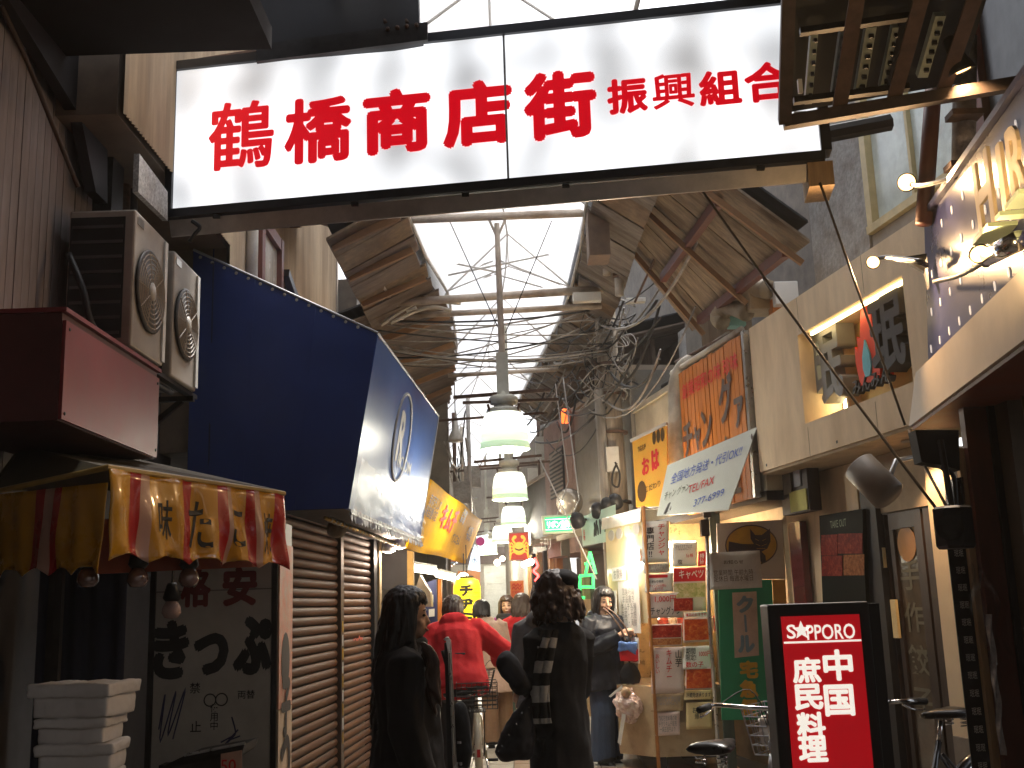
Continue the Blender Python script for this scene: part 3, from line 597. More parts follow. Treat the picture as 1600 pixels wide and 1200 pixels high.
# ================================================================ steel trusses and cross pipes
def truss(label, a0, a1, b0, b1, n=6, mat=FRM, r=.03):
    t = T('steel_truss', label, 'truss', (V(a0) + V(a1)) / 2)
    a0, a1, b0, b1 = V(a0), V(a1), V(b0), V(b1)
    P('chord', MB().tube([a0, a1], r, 8), mat, t, True); P('chord', MB().tube([b0, b1], r * .8, 8), mat, t, True)
    mb = MB()
    for i in range(n):
        p, q = a0.lerp(a1, i / n), b0.lerp(b1, (i + .5) / n); q2 = a0.lerp(a1, (i + 1) / n)
        P('web', MB().tube([p, q], r * .55, 6).tube([q, q2], r * .55, 6), mat, t, True)
    return t
PIPET = M('truss_paint', (.5, .43, .36), .5, .25, 12, .2, grime=.7)
truss('pale lattice truss climbing along the left roof edge above the blue sign box', W(556, 372, 9.1), W(628, 497, 11.9), W(578, 352, 9.1), W(634, 466, 11.9), 7, PIPET)
truss('slim lattice truss on the right beyond the concrete pole', W(935, 500, 14.2), W(866, 640, 18), W(958, 500, 14.2), W(880, 640, 18), 8, FRM, .025)
def crosspipe(a, b_, r, label, mat=PIPET):
    S('cross_pipe', MB().tube([a, b_], r, 10), mat, label, 'pipe', 'pipes spanning the alley under the skylight', True)
crosspipe(W(512, 348, 9.6), W(985, 330, 9.6), .04, 'thick cream pipe spanning the alley just under the big white sign')
crosspipe(W(572, 476, 11.3), W(942, 452, 11.3), .045, 'upper of the two cream pipes crossing behind the lamp rod')
crosspipe(W(622, 494, 11.7), W(940, 478, 11.7), .035, 'lower of the two cream pipes crossing behind the lamp rod')
crosspipe(W(700, 587, 14.5), W(955, 572, 14.5), .03, 'thin pale pipe crossing the alley beside the square lamp stem')
crosspipe(W(648, 660, 16), W(850, 645, 16), .02, 'thin rusty rod crossing behind the first lamp', RUST)
crosspipe(W(690, 738, 20), W(850, 725, 20), .02, 'farthest thin rod crossing between the second and third lamps', RUST)
for i, (x0, y0, x1, y1, Y) in enumerate(((640, 455, 770, 408, 12.2), (890, 450, 775, 405, 12.2), (650, 470, 768, 430, 12.8), (895, 462, 772, 428, 12.8), (700, 430, 870, 395, 11.5), (665, 402, 775, 425, 11.5))):
    S('stay_wire', MB().tube([W(x0, y0, Y), W(x1, y1, Y)], .012, 5), FRM, ('first', 'second', 'third', 'fourth', 'fifth', 'sixth')[i] + ' stay wire from the front, fanned under the skylight ridge', 'wire', 'stay wires under the skylight', True)
# bundled conduits by the right eave
cd = T('conduit_bundle', 'bundle of cream conduits curling down beside the concrete pole', 'conduit', W(960, 350, 10.6))
for pts, r in ((((945, 290), (947, 350), (948, 430)), .04), (((962, 300), (965, 380), (968, 462)), .045), (((950, 335), (958, 362), (975, 370), (990, 345), (1000, 310), (1012, 290)), .03), (((1000, 300), (988, 340), (982, 368), (972, 380)), .02), (((925, 322), (945, 316), (972, 318)), .025)):
    P('conduit', MB().tube(bend([W(x, y, 10.6) for x, y in pts]), r, 8), PIPEW, cd, True)
P('junction_box', MB().bx(W(984, 318, 10.5), .2, .1, .1), PLASTW, cd)
for q in ((968, 430), (950, 330)): P('clamp', MB().bx(W(*q, 10.55), .14, .06, .03), RUST, cd)
for (x, y, Y, w_, h_, lab) in ((635, 478, 11.6, .22, .13, 'small pale junction box under the cream pipe on the left'), (917, 465, 11.2, .3, .1, 'flat pale junction box on the right end of the cream pipes'), (993, 470, 11.9, .22, .05, 'thin white bracket plate beside the pole top')):
    S('junction_box', MB().bx(W(x, y, Y), w_, .1, h_), PLASTW, lab, 'box', bev=.006)
for pts, lab in ((((595, 508), (640, 478), (665, 470), (720, 474)), 'grey hose looping from the truss foot to the cream pipe'), (((610, 505), (650, 486), (680, 480), (705, 486)), 'second grey hose under the looping one')):
    S('hose', MB().tube(bend([W(x, y, 11.5) for x, y in pts]), .022, 6), PIPEW, lab, 'hose', None, True)
# ================================================================ utility pole with tangled cables
up_ = T('utility_pole', 'weathered concrete utility pole wrapped in black cables', 'pole', (1.17, 12.4, 0))
pb_, pt_ = V((1.17, 12.4, 0)), V((1.12, 12.4, 5.08))
P('shaft', MB().tube([pb_, pb_.lerp(pt_, .5), pt_], [.15, .135, .12], 20), M('pole_concrete', (.36, .3, .23), .85, .4, 14, bump=.4, grime=.8, stretch=(3, 3, .3)), up_, True)
P('cover_pipe', MB().tube([pb_ + V((-.13, -.12, 0)), pb_ + V((-.17, -.11, 3.9))], .06, 12), M('pole_cover', (.42, .37, .3), .6, .3, 12, grime=.6, stretch=(3, 3, .4)), up_, True)
for z in (2.6, 3.4, 3.85, 4.2): P('strap', MB().tube([pb_ + V((-.03, 0, z)), pb_ + V((-.03, 0, z + .03))], .175, 18), RUST, up_)
for i in range(30):
    z = random.uniform(3.7, 4.9); a = random.uniform(0, 6.28); pts = []
    for k in range(5):
        a += random.uniform(.5, 1.1); rr = random.uniform(.14, .38); pts.append(pb_ + V((-.05 + rr * math.cos(a), -abs(rr * math.sin(a)) * .9, z + random.uniform(-.25, .25))))
    P('cable_loop', MB().tube(bend(pts, 4), random.choice([.005, .007, .01]), 5), random.choice([CABLE, CABLEW, CABLEW]), up_, True)
P('switch_box', MB().bx(W(957, 718, 12.2), .14, .1, .28), PLASTW, up_)
P('hanging_cable', MB().tube(bend([W(961, 722, 12.15), W(968, 740, 12.15), W(966, 760, 12.15), W(957, 756, 12.15), W(958, 738, 12.15), W(964, 724, 12.15)]), .012, 5), CABLE, up_, True)
# cables strung across the alley
for i in range(15):
    t = i / 16; y0 = random.uniform(495, 575); y1 = random.uniform(465, 560); Y0 = random.uniform(11.6, 13.5)
    S('overhead_cable', MB().tube(sag(W(560 + random.uniform(-15, 45), y0, Y0), W(958, y1, 12.25), random.uniform(.03, .28), 14), random.choice([.005, .007, .009, .012]), 5), random.choice([CABLE, CABLEW, CABLEW]),
      'black or grey cable strung across the alley to the concrete pole', 'cable', 'cables strung across the alley', True)
for i in range(44):
    a = WR(random.uniform(850, 950), random.uniform(480, 650), -.1 - .25 * random.random()); b_ = a + RD * random.uniform(1.0, 4.0) * random.choice([-1, 1]) + ZZ * random.uniform(-.5, .3)
    if b_.y > 21: b_.y = 21
    S('wall_cable', MB().tube(sag(a, b_, random.uniform(.1, .45), 10), random.choice([.008, .012, .016]), 5), random.choice([CABLE, CABLEW]),
      'cable drooping in the tangle along the right wall top', 'cable', 'cable tangle along the right wall', True)
for i in range(10):
    a = W(random.uniform(690, 730), random.uniform(620, 720), random.uniform(17, 20)); b_ = W(random.uniform(700, 760), random.uniform(720, 830), random.uniform(20, 24))
    S('far_cable', MB().tube(sag(a, b_, random.uniform(.05, .3), 8), .014, 5), random.choice([CABLE, CABLEW, FRM]), 'cable or rod in the far thicket left of the lamps', 'cable', 'far cables left of the lamps', True)
for i, x in enumerate((700, 712, 724, 735, 846, 858)):
    Y = 18 + (i % 3) * 1.6; q = W(x, 800, Y)
    S('far_pipe', MB().tube([q, V((q.x, q.y, 5.0))], .035, 8), [FRM, RUST, PIPEW][i % 3], ('outermost', 'second', 'third', 'innermost')[i] + ' of the upright pipes far off left of the lamps' if i < 4 else ('nearer the lamps', 'nearer the grey wall')[i - 4] + ', upright pipe far off right of the lamps', 'pipe', 'upright pipes far down the alley', True)
for (x, y, Y, s_, lb_) in ((722, 770, 18, .28, 'middle grey meter box far off left of the lamps'), (705, 800, 19, .22, 'lowest grey meter box, just above the yellow banner'), (738, 745, 20, .3, 'grey meter box close to the left of the second lamp'), (850, 700, 19, .3, 'upper grey meter box far off right of the first lamp'), (835, 745, 20, .24, 'lower grey meter box close to the right of the second lamp')):
    S('meter_box', MB().bx(W(x, y, Y), s_, .15, s_ * 1.3), random.choice([PLASTW, CONC]), lb_, 'box', 'far meter boxes')
# long slanting wires
def wire(label, pts, r, mat=CABLE):
    mb = MB(); mb.tube(pts, r, 6); return S('guy_wire', mb, mat, label, 'wire', None, True)
WB = M('brown_wire', (.09, .065, .04), .5, .3)
wire('long brown wire slanting from the big sign down to the black octagonal speaker', sag(W(1086, 282, 5.7), W(1476, 812, 4.7), .02, 12), .0075, WB)
wire('brown wire from the big sign past the niche sign to the white slab corner', [W(1281, 285, 5.45), W(1414, 664, 5.9)], .007, WB)
wire('short brown wire below the white slab corner down to the speaker', [W(1420, 672, 5.8), W(1430, 700, 5.6), W(1494, 820, 4.75)], .007, WB)
wire('rusty chain-like wire hanging left of the plywood roof', [W(1072, 300, 9.5), W(1032, 385, 9.8), W(992, 472, 10.4)], .012, RUST)
for (x0, y0, x1, y1, lb) in ((1075, 300, 1160, 395, 'left one'), (1145, 300, 1172, 392, 'middle one'), (1105, 300, 1205, 455, 'right one')):
    wire('thin wire fanned across the plywood roof, ' + lb, [W(x0, y0, 8.3), W(x1, y1, 8.8)], .006)
wire('pale rod slanting down from the first lamp to the green cross lamp', [W(842, 715, 11.5), W(932, 905, 11.0)], .008, FRM)
wire('pair of pale wires holding up the green sign, left strand', [W(868, 600, 13), W(888, 752, 12.6), W(870, 806, 12.0)], .006, FRM)
wire('pair of pale wires holding up the green sign, right strand', [W(880, 590, 13), W(905, 780, 12.5), W(894, 806, 12.0)], .008, FRM)
wire('diagonal thin wire from the skylight to the square lamp stem, left', [W(700, 340, 9.8), W(782, 520, 9.6)], .005)
wire('diagonal thin wire from the skylight to the square lamp stem, right', [W(862, 345, 9.8), W(790, 520, 9.6)], .005)
wire('dark rope sloping down the pale siding at far left', [W(2, 10, 4.2), W(40, 90, 4.5), W(80, 190, 4.9), W(122, 292, 5.1)], .011, M('rope', (.06, .04, .03), .9))
# dark lamp end dangling in the sky gap at the very top
hl = T('hanging_bracket', 'dark bracket dangling in the white sky gap above the big sign', 'bracket', W(800, 5, 7.5))
P('plate', MB().bx(W(800, 10, 7.5), .24, .1, .05).bx(W(800, -10, 7.5), .1, .1, .12), BLACK, hl)
P('hook', MB().tube([W(775, 12, 7.5), W(775, 22, 7.5)], .012, 6).tube([W(826, 8, 7.5), W(828, 18, 7.5)], .012, 6), BLACK, hl)
P('rod', MB().tube([W(800, -20, 7.5), W(800, -20, 7.5) + ZZ * .8], .02, 6), BLACK, hl)
# ================================================================ pendant lamps
LG = EM('lamp_glass_lit', (.96, 1, .88), .5, (.8, .85, .75)); LGR = EM('lamp_glass_rim', (.62, .85, .52), .2, (.6, .75, .55)); BULB = EM('lamp_bulb', (1, .98, .9), 5)
LCAP = M('lamp_cap', (.55, .55, .47), .45, .15, 12, bump=.05, grime=.5)
lp = T('pendant_lamp', 'nearest bell-shaped glass lamp, hung on a long rod and a square stem', 'lamp', (0, 0, 0), 'bell lamps hung along the alley')
P('shade', MB().lathe([(.14, .335), (.165, .325), (.19, .28), (.205, .2), (.212, .14)], n=28), LG, lp, True)
P('shade_band', MB().lathe([(.2121, .1399), (.2165, .06)], n=28), EM('lamp_glass_band', (.8, .95, .68), .3, (.75, .82, .7)), lp, True)
P('shade_rim', MB().lathe([(.2166, .0599), (.219, .03), (.226, 0), (.22, .001), (.214, .05)], n=28), LGR, lp, True)
P('bulb', MB().ball((0, 0, .14), (.1, .1, .11)), BULB, lp, True)
P('cap', MB().lathe([(.16, .33), (.15, .37), (.09, .385), (.085, .41), (.12, .415), (.13, .44), (.13, .47), (.1, .49), (.06, .5), (.05, .56)], n=24), LCAP, lp, True)
P('crossbar', MB().beam((-.45, .05, .5), (.42, -.05, .52), .03, .03), RUST, lp); P('crossbar', MB().beam((-.36, -.1, .42), (.5, .1, .46), .025, .025), RUST, lp)
for s_ in (-1, 1): P('finial', MB().tube([(s_ * .12, -.08, .33), (s_ * .14, -.1, .4)], .012, 6), RUST, lp)
LL = [(789, 703, 9.6), (797, 781, 13.4), (802.5, 822, 18.8), (785.5, 848, 22), (762, 866, 24.6)]
LLAB = ['second bell lamp from the front, just below the nearest one', 'third bell lamp, above the red crab poster', 'fourth bell lamp, between the crab poster and the yellow banner', 'farthest bell lamp, half hidden behind the pale blue sign']
for i, (x, y, Y) in enumerate(LL[1:]):
    c = copy_tree(lp, W(x, y, Y), random.uniform(-.3, .3), LLAB[i])
    P('stem', MB().box((-.05, -.05, .5), (.05, .05, 1.0)).tube([(0, 0, 1.0), (0, 0, 2.2)], .03, 6), LCAP, None).parent = c
lp.location = W(*LL[0])
P('stem', MB().box((-.055, -.055, .5), (.05, .05, .88)), LCAP, None).parent = lp
P('rod', MB().tube([(0, 0, .88), (-.01, 0, 2.12)], [.03, .025], 8), PIPET, None).parent = lp
P('rod_fork', MB().tube([(-.01, 0, 1.98), (-.08, 0, 2.16)], .012, 6).tube([(-.01, 0, 1.98), (.07, 0, 2.16)], .012, 6), PIPET, None).parent = lp
for x, y, Y in LL: point(W(x, y, Y) + ZZ * -.03, 20 if Y < 12 else 34 if Y < 15 else 75, (1, .94, .8), .12)
# small far lamp hung among the cables on the left
sl_ = T('hanging_bulb_cover', 'small pale conical lamp far off against the white sky', 'lamp', W(712, 690, 17))
P('cone', MB().lathe([(.03, .35), (.05, .2), (.12, .05), (.13, 0)], W(712, 690, 17), 14), PLASTW, sl_, True)
P('rod', MB().tube([W(712, 690, 17) + ZZ * .34, W(712, 690, 17) + ZZ * 1.4], .01, 5), CABLEW, sl_)
# ================================================================ the big lit sign over the alley
SLB, RBp = W(262, 335, 6.0), W(1300, 240, 5.45); RBp.z = SLB.z = 3.815
sx = (RBp - SLB); SW = sx.length; sx.normalize(); SH = .9; sn = V((sx.y, -sx.x, 0)); sn = sn if sn.y < 0 else -sn
sg = T('arcade_sign', 'long white backlit sign with red characters spanning the alley', 'sign', SLB + sx * SW / 2)
def SP(u, v, d=0): return SLB + sx * (SW * u) + ZZ * (SH * v) + sn * d
def face_mat():
    mt = bpy.data.materials.new('lit_sign_face'); mt.use_nodes = True; t = mt.node_tree; b = t.nodes['Principled BSDF']; N = t.nodes.new; K = t.links.new
    b.inputs['Base Color'].default_value = (.75, .75, .74, 1); b.inputs['Roughness'].default_value = .3
    tc = N('ShaderNodeTexCoord'); sp = N('ShaderNodeSeparateXYZ'); K(tc.outputs['Object'], sp.inputs[0])
    # fluorescent tubes glowing through the acrylic: nine upright tubes behind the face
    w1 = N('ShaderNodeMath'); w1.operation = 'MULTIPLY'; w1.inputs[1].default_value = 2 * math.pi / .42; K(sp.outputs[0], w1.inputs[0])
    s1 = N('ShaderNodeMath'); s1.operation = 'SINE'; K(w1.outputs[0], s1.inputs[0])
    n = N('ShaderNodeTexNoise'); n.inputs['Scale'].default_value = 2.2; n.inputs['Detail'].default_value = 1; K(tc.outputs['Object'], n.inputs['Vector'])
    a = N('ShaderNodeMath'); a.operation = 'MULTIPLY_ADD'; a.inputs[1].default_value = .055; a.inputs[2].default_value = .3; K(s1.outputs[0], a.inputs[0])
    a2 = N('ShaderNodeMath'); a2.operation = 'MULTIPLY_ADD'; a2.inputs[1].default_value = .5; a2.inputs[2].default_value = -.26; K(n.outputs[0], a2.inputs[0])
    ad = N('ShaderNodeMath'); K(a.outputs[0], ad.inputs[0]); K(a2.outputs[0], ad.inputs[1])
    b.inputs['Emission Color'].default_value = (.95, .97, 1, 1); K(ad.outputs[0], b.inputs['Emission Strength']); return mt
FM = face_mat()
for u0, u1 in ((.008, .533), (.537, .985)):
    P('face_panel', MB().slab([SP(u0, .015), SP(u1, .015), SP(u1, .985), SP(u0, .985)], -sn * .02), FM, sg)
P('mullion', MB().slab([SP(.5335, .012, .004), SP(.5365, .012, .004), SP(.5365, .988, .004), SP(.5335, .988, .004)], -sn * .03), M('mullion_grey', (.4, .4, .4), .5), sg)
mb = MB()
for (u0, v0, u1, v1) in ((-.004, -.045, .99, .012), (-.004, .988, .99, 1.05), (-.004, .0125, .0075, .9875), (.9855, .0125, 1.0, .9875)):
    mb.slab([SP(u0, v0, .02), SP(u1, v0, .02), SP(u1, v1, .02), SP(u0, v1, .02)], -sn * .12)
P('frame', mb, M('sign_frame_dark', (.02, .022, .028), .4, .2, bump=.05), sg)
P('back', MB().slab([SP(0, 0, -.28), SP(1, 0, -.28), SP(1, 1.03, -.28), SP(0, 1.03, -.28)], -sn * .02), STEEL, sg)
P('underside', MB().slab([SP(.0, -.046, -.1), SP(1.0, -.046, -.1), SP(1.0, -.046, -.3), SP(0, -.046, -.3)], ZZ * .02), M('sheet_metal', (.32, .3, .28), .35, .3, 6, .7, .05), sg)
P('skirt', MB().slab([SP(0.0, -.05, -.02), SP(.985, -.05, -.02), SP(.985, -.15, -.05), SP(0, -.15, -.05)], -sn * .012), M('sheet_metal_lit', (.55, .5, .45), .35, .35, 4, .5, .05), sg)  # paler than the underside: reflections on the skirt are put into the colour
for u in (.08, .3, .47, .62, .9): P('clip', MB().bx(SP(u, -.06, .0), .04, .02, .02), BLACK, sg)
P('end_block', MB().slab([SP(.965, -.05, .0), SP(1.0, -.05, 0), SP(1.0, -.2, 0), SP(.965, -.2, 0)], -sn * .25), WOODL, sg)
def S2(x, y):           # point on the sign face seen at a survey mark
    d = ray(x, y); t = (SLB - EYE).dot(sn) / d.dot(sn); return EYE + d * t
SIGNRED = EM('sign_red', (.75, .0, .01), .2, (.6, .005, .012))
mb = MB()
for ch, x, y, h, wd in (('鶴', 377, 211, 108, 102), ('橋', 497, 203, 105, 104), ('商', 620, 189, 104, 104), ('店', 746, 177, 106, 106), ('街', 875, 164, 110, 110), ('振', 980, 150, 59, 62), ('興', 1052, 142, 58, 64), ('組', 1125, 137, 58, 64), ('合', 1199, 128, 66, 70)):
    q = S2(x, y); k = q.y / F * (1.13 if h > 80 else 1.1)
    text(mb, ch, q, sx, ZZ, h * k, wd * k, bold=.01, lift=.003, heavy=(.0085 if ch == '鶴' else .013 if ch == '橋' else .019) if h > 80 else .0085 if ch != '興' else .0045)
P('lettering', mb, SIGNRED, sg)
P('arm', MB().tube([SP(-.003, .99, -.1), SP(-.06, .93, -.1), W(175, 98, 6.15)], [.05, .06, .06], 8), BLACK, sg)
P('arm', MB().tube([SP(.98, .2, -.2), SP(1.1, .3, -.3)], .05, 8), BLACK, sg)
P('rear_tube', MB().tube([SP(.03, 1.09, -.1), SP(.35, 1.16, -.1)], .03, 8), RUST, sg)
# pipes standing left of the sign
for i, (x, r, mt) in enumerate(((172, .03, STEEL), (186, .05, M('brown_pipe', (.1, .07, .055), .5, .4, 12, .3)), (200, .04, RUST), (213, .035, STEEL))):
    q = W(x, 200, 6.15 + .08 * (i % 2)); S('wall_pipe', MB().tube([(q.x, q.y, 2.7), (q.x - .02, q.y, 5.6)], r, 10), mt,
      ['thin dark pipe, outermost of the pipes left of the big sign', 'thick brown pipe left of the big sign', 'rusty pipe between the thick brown pipe and the sign', 'dark pipe closest to the left end of the big sign'][i], 'pipe', None, True)
for i, (x, y0, y1, Y, r) in enumerate(((205, 45, 215, 6.4, .022), (228, 35, 165, 6.6, .018), (150, 60, 300, 5.95, .03))):
    a, b_ = W(x, y0, Y), W(x, y1, Y); S('wall_pipe', MB().tube(bend([V((a.x, Y, a.z + .3)), V((a.x, Y, (a.z + b_.z) / 2)), V((a.x - .04, Y, b_.z))]), r, 8), [RUST, STEEL, BLACK][i], ['bent rusty pipe crossing the tan siding left of the sign', 'thin dark pipe against the tan siding beside the sign top', 'black pipe beside the pale siding under the canopy'][i], 'pipe', None, True)
for i, (p, q) in enumerate((((165, 60), (260, 40)), ((150, 130), (262, 175)), ((180, 250), (262, 285)))):
    S('wall_cable', MB().tube(sag(W(*p, 6.1), W(*q, 6.3), .06, 8), .009, 5), CABLE, ['upper black cable left of the big sign', 'middle black cable left of the big sign', 'lower black cable left of the big sign'][i], 'cable', None, True)
for i, (x, y) in enumerate(((215, 70), (235, 150))):
    S('junction_box', MB().bx(W(x, y, 6.5), .12, .07, .16), RUST, ['rusty box high on the tan siding left of the sign', 'rusty box lower on the tan siding left of the sign'][i], 'box', bev=.005)
# hanging hardware at the sign foot
S('hook_chain', MB().tube(bend([W(300, 345, 5.9), W(312, 355, 5.9), W(304, 366, 5.9), W(296, 378, 5.9)]), .012, 6), BLACK, 'small dark hook under the left end of the big sign', 'hook')
# ================================================================ tilted rack at top right
rk = T('tube_light_rack', 'rusty tilted frame holding greenish fluorescent fittings at the upper right', 'rack', W(1360, 100, 5.0))
def K2(x, y, d=0): t = min(1.2, max(-.3, (190 - y) / 190)); return W(x, y, 5.0 - .55 * t + d)
mb = MB().beam(K2(1226, 190), K2(1233, -40), .06, .05).beam(K2(1224, 192), K2(1640, 122), .05, .06)
P('frame', mb, M('brown_frame', (.07, .05, .042), .6, .4, 14, .2), rk)
for a, b_ in (((1310, 180), (1345, -40)), ((1393, 168), (1450, -40)), ((1468, 158), (1535, -40))): P('bar', MB().beam(K2(*a, .03), K2(*b_, .03), .07, .012), M('brown_bar', (.1, .06, .042), .65, .4, 14, .2), rk)
FIT = M('green_grey_enamel', (.4, .45, .4), .35, .2, 9, bump=.05, grime=.5)
for (x0, y0, x1, y1, w_) in ((1262, 160, 1272, 45, .035), (1302, 145, 1316, 45, .025), (1342, 145, 1360, 40, .05), (1378, 135, 1398, 40, .03), (1440, 118, 1468, 22, .05)):
    ft = P('fitting', MB().beam(K2(x0, y0, .16), K2(x1, y1, .16), w_, .04), FIT, rk)
    for k in range(6): q = K2(x0, y0, .16).lerp(K2(x1, y1, .16), .12 + .15 * k); P('slot', MB().bx(q + V((0, -.03, -.025)), w_ * .45, .012, .02), BLACK, ft)
P('cross_rail', MB().beam(K2(1240, 158, .12), K2(1420, 136, .12), .04, .03), STEEL, rk); P('cross_rail', MB().beam(K2(1250, 50, .12), K2(1420, 26, .12), .04, .03), STEEL, rk)
P('backing', MB().slab([K2(1236, 175, .3), K2(1500, 130, .3), K2(1560, -60, .3), K2(1236, -60, .3)], (0, .04, .04)), M('backing_dark', (.025, .026, .024), .6), rk)
P('ceramic_plug', MB().bx(K2(1250, 135, .05), .02, .02, .07).bx(K2(1250, 178, .05), .06, .02, .02), WHITEP, rk)
# ================================================================ spot lamps, upper right
def spotlamp(c, aim, label, watts, col=(1, .62, .3), r=.065, arm=None, size=95):
    c, aim = V(c), V(aim); d = (aim - c).normalized()
    t = T('spot_lamp', label, 'lamp', c, 'warm spot lamps at the upper right')
    P('housing', MB().lathe([(r * .35, -r * 3.0), (r * .55, -r * 2.8), (r * .6, -r * 1.6), (r * 1.05, -r * .3), (r * 1.1, 0), (r * 1.0, .002), (r * .95, -r * .3)], c, 18, d), BLACK, t, True)
    P('lamp_face', MB().lathe([(r * .97, -r * .25), (r * .7, -r * .05), (.001, 0)], c, 18, d), EM('warm_lamp_face', (1, .55, .2), 1.7), t, True)
    if arm: P('arm', MB().tube(bend([c - d * r * 2.4] + [V(a) for a in arm]), .012, 6), BLACK, t, True)
    spot(c + d * .02, aim, watts, size, col); return t
C1 = W(1417, 285, 5.3); spotlamp(C1, C1 + V((-.12, -.5, -.22)), 'round warm spot lamp glowing under the frosted window', 13, arm=[W(1440, 290, 5.2), W(1500, 275, 4.9)], r=.045, size=120)
C2 = W(1364, 410, 5.75); spotlamp(C2, C2 + V((-.2, -.4, -.22)), 'warm spot lamp on an arm over the restaurant fascia', 22, arm=[W(1385, 402, 5.7), W(1440, 408, 5.2)], r=.035, size=165)
C3 = W(1503, 112, 4.8); spotlamp(C3, C3 + V((.1, .05, -.3)), 'reddish spot lamp below the tilted rack', 9, arm=[W(1490, 80, 4.75), W(1500, 40, 4.7)], r=.06, size=110)
# ================================================================ HIRO shop: blue dotted fascia on a white slab
H0 = W(1420, 667, 6.2); Hd = WZ(1600, 531, H0.z) - H0; HD = V((Hd.x, Hd.y, 0)).normalized(); HN = V((-HD.y, HD.x, 0)); HN = HN if HN.x < 0 else -HN      # toward the viewer / out of the fascia
HZ = H0.z; H0.z = 0
def HP(s_, z, off=0): return H0 + HD * s_ + ZZ * z + HN * off
def HI(x, y, off=0): d = ray(x, y); o_ = H0 + HN * off; return EYE + d * ((o_ - EYE).dot(HN) / d.dot(HN))
def HS(x, y): return (HI(x, y, -.07) - H0).dot(HD)
hs = T('corner_shop', 'shop at right with a blue dotted fascia over a white slab and HIRO letters', 'shop', (2.6, 4.6, 0))
BLq, BRq, TRq, TLq = HI(1451, 580, -.07), HI(1600, 442, -.07), HI(1600, 132, -.07), HI(1444, 350, -.07)
fdir = (BRq - BLq); tdir = (TRq - TLq); eb, et = BLq + fdir * 1.7, TLq + tdir * 1.7
P('slab', MB().slab([HP(0, HZ), HP(4.2, HZ), V((HP(4.2, 0).x, HP(4.2, 0).y, (BLq + fdir * 2.2).z)), BLq + HN * .07 - ZZ * .004], -HN * 1.2), M('white_slab', (.6, .52, .43), .6, .08, 8, bump=.05, grime=.15), hs)
P('fascia', MB().slab([BLq, eb, et, TLq], -HN * .3), M('navy_panel', (.03, .036, .13), .3, .25, 3, bump=.05, grime=.25), hs)
P('fascia_cap', MB().slab([TLq + HN * .03 + ZZ * .002, et + HN * .03 + ZZ * .002, et - HN * .3 + ZZ * .002, TLq - HN * .3 + ZZ * .002], ZZ * .03), M('navy_cap', (.04, .04, .1), .4), hs)
P('upper_fascia', MB().para(HP(.05, 3.57, -.6), HD * 4.1, -HN * .1, ZZ * 1.3), BLACK, hs)
mb = MB()
for r_ in range(4):
    for k in range(15):
        u = .03 + .07 * k + .012 * r_; v = .13 + .24 * r_ + (.07 if k % 2 else 0) * 0
        if r_ == 3 and k < 1: continue
        q = BLq.lerp(eb, u).lerp(TLq.lerp(et, u), v) + HN * .001
        mb.slab([q + HD * (.011 * math.cos(t)) + ZZ * (.023 * math.sin(t)) for t in [2 * math.pi * i / 8 for i in range(8)]], HN * .004)
P('dash', mb, EM('white_dash_glow', (1, .9, .85), .13, (.75, .7, .66)), hs, kind='stuff')  # white paint; a faint glow stands in for light on the dashes
P('soffit', MB().para(HP(0, HZ - .02, -.02), HD * 4.1, -HN * 1.1, ZZ * .018), M('soffit_red_brown', (.22, .05, .028), .45, .2, 6, bump=.06), hs)
# lettering: four boxed letters standing off the fascia
LC = M('letter_cream', (.72, .58, .4), .5, .06); LS = M('letter_green_edge', (.42, .52, .36), .5, .1)
LT = [('H', (1523, 262), (1538, 374), (1562, 340)), ('I', (1566, 222), (1575, 335), (1582, 326)), ('R', (1585, 195), (1590, 318), (1612, 290)), ('O', (1618, 160), (1624, 285), (1650, 255))]
for ch, tl, bl, br_ in LT:
    a, b_, c = HI(*tl, .0), HI(*bl, .0), HI(*br_, .0); wd = (c - b_).dot(HD); hh = a.z - b_.z
    cc = b_ + HD * (wd / 2) + ZZ * (hh / 2)
    mb = MB(); text(mb, ch, cc, HD, ZZ, hh, wd, depth=.014, heavy=.01); lt = P('letter', mb, LC, hs)
    mb = MB(); mb.para(b_ - HN * .066 - ZZ * .022, HD * wd, HN * .115, ZZ * .018); P('ledge', mb, LS, lt)
P('canister', MB().tube([HI(1545, 400, .02), HI(1592, 376, .02)], .04, 16), CHROME, hs, True)
C4 = HI(1530, 396, .06); spotlamp(C4, C4 + HD * .8 + HN * .42 + ZZ * .12, 'blazing lamp on the navy fascia beside the letters', 16, (1, .66, .32), .04, [HI(1500, 430, .03), HI(1460, 440, 0)], 140)
C5 = HI(1545, 372, .24); spot(C5, HI(1585, 270, 0), 6, 120, (1, .66, .3))
P('bracket_arm', MB().tube(bend([HI(1448, 415, .0), HI(1430, 408, .06), W(1395, 404, 5.7)]), .014, 6), BLACK, hs)
P('bracket_plate', MB().slab([W(1408, 402, 5.62), W(1448, 396, 5.5), W(1452, 450, 5.5), W(1446, 425, 5.55)], (0, .03, 0)), BLACK, hs)
P('dark_pipe', MB().tube([W(1443, 350, 5.45), W(1462, 90, 5.45)], .045, 10), BROWN, hs, True)
P('pipe', MB().tube([W(1505, 300, 5.2), W(1508, 60, 5.2)], .06, 10), CONC, hs, True)
for q in ((1505, 260), (1507, 180)): P('clamp', MB().bx(W(*q, 5.12), .16, .1, .03), RUST, hs)
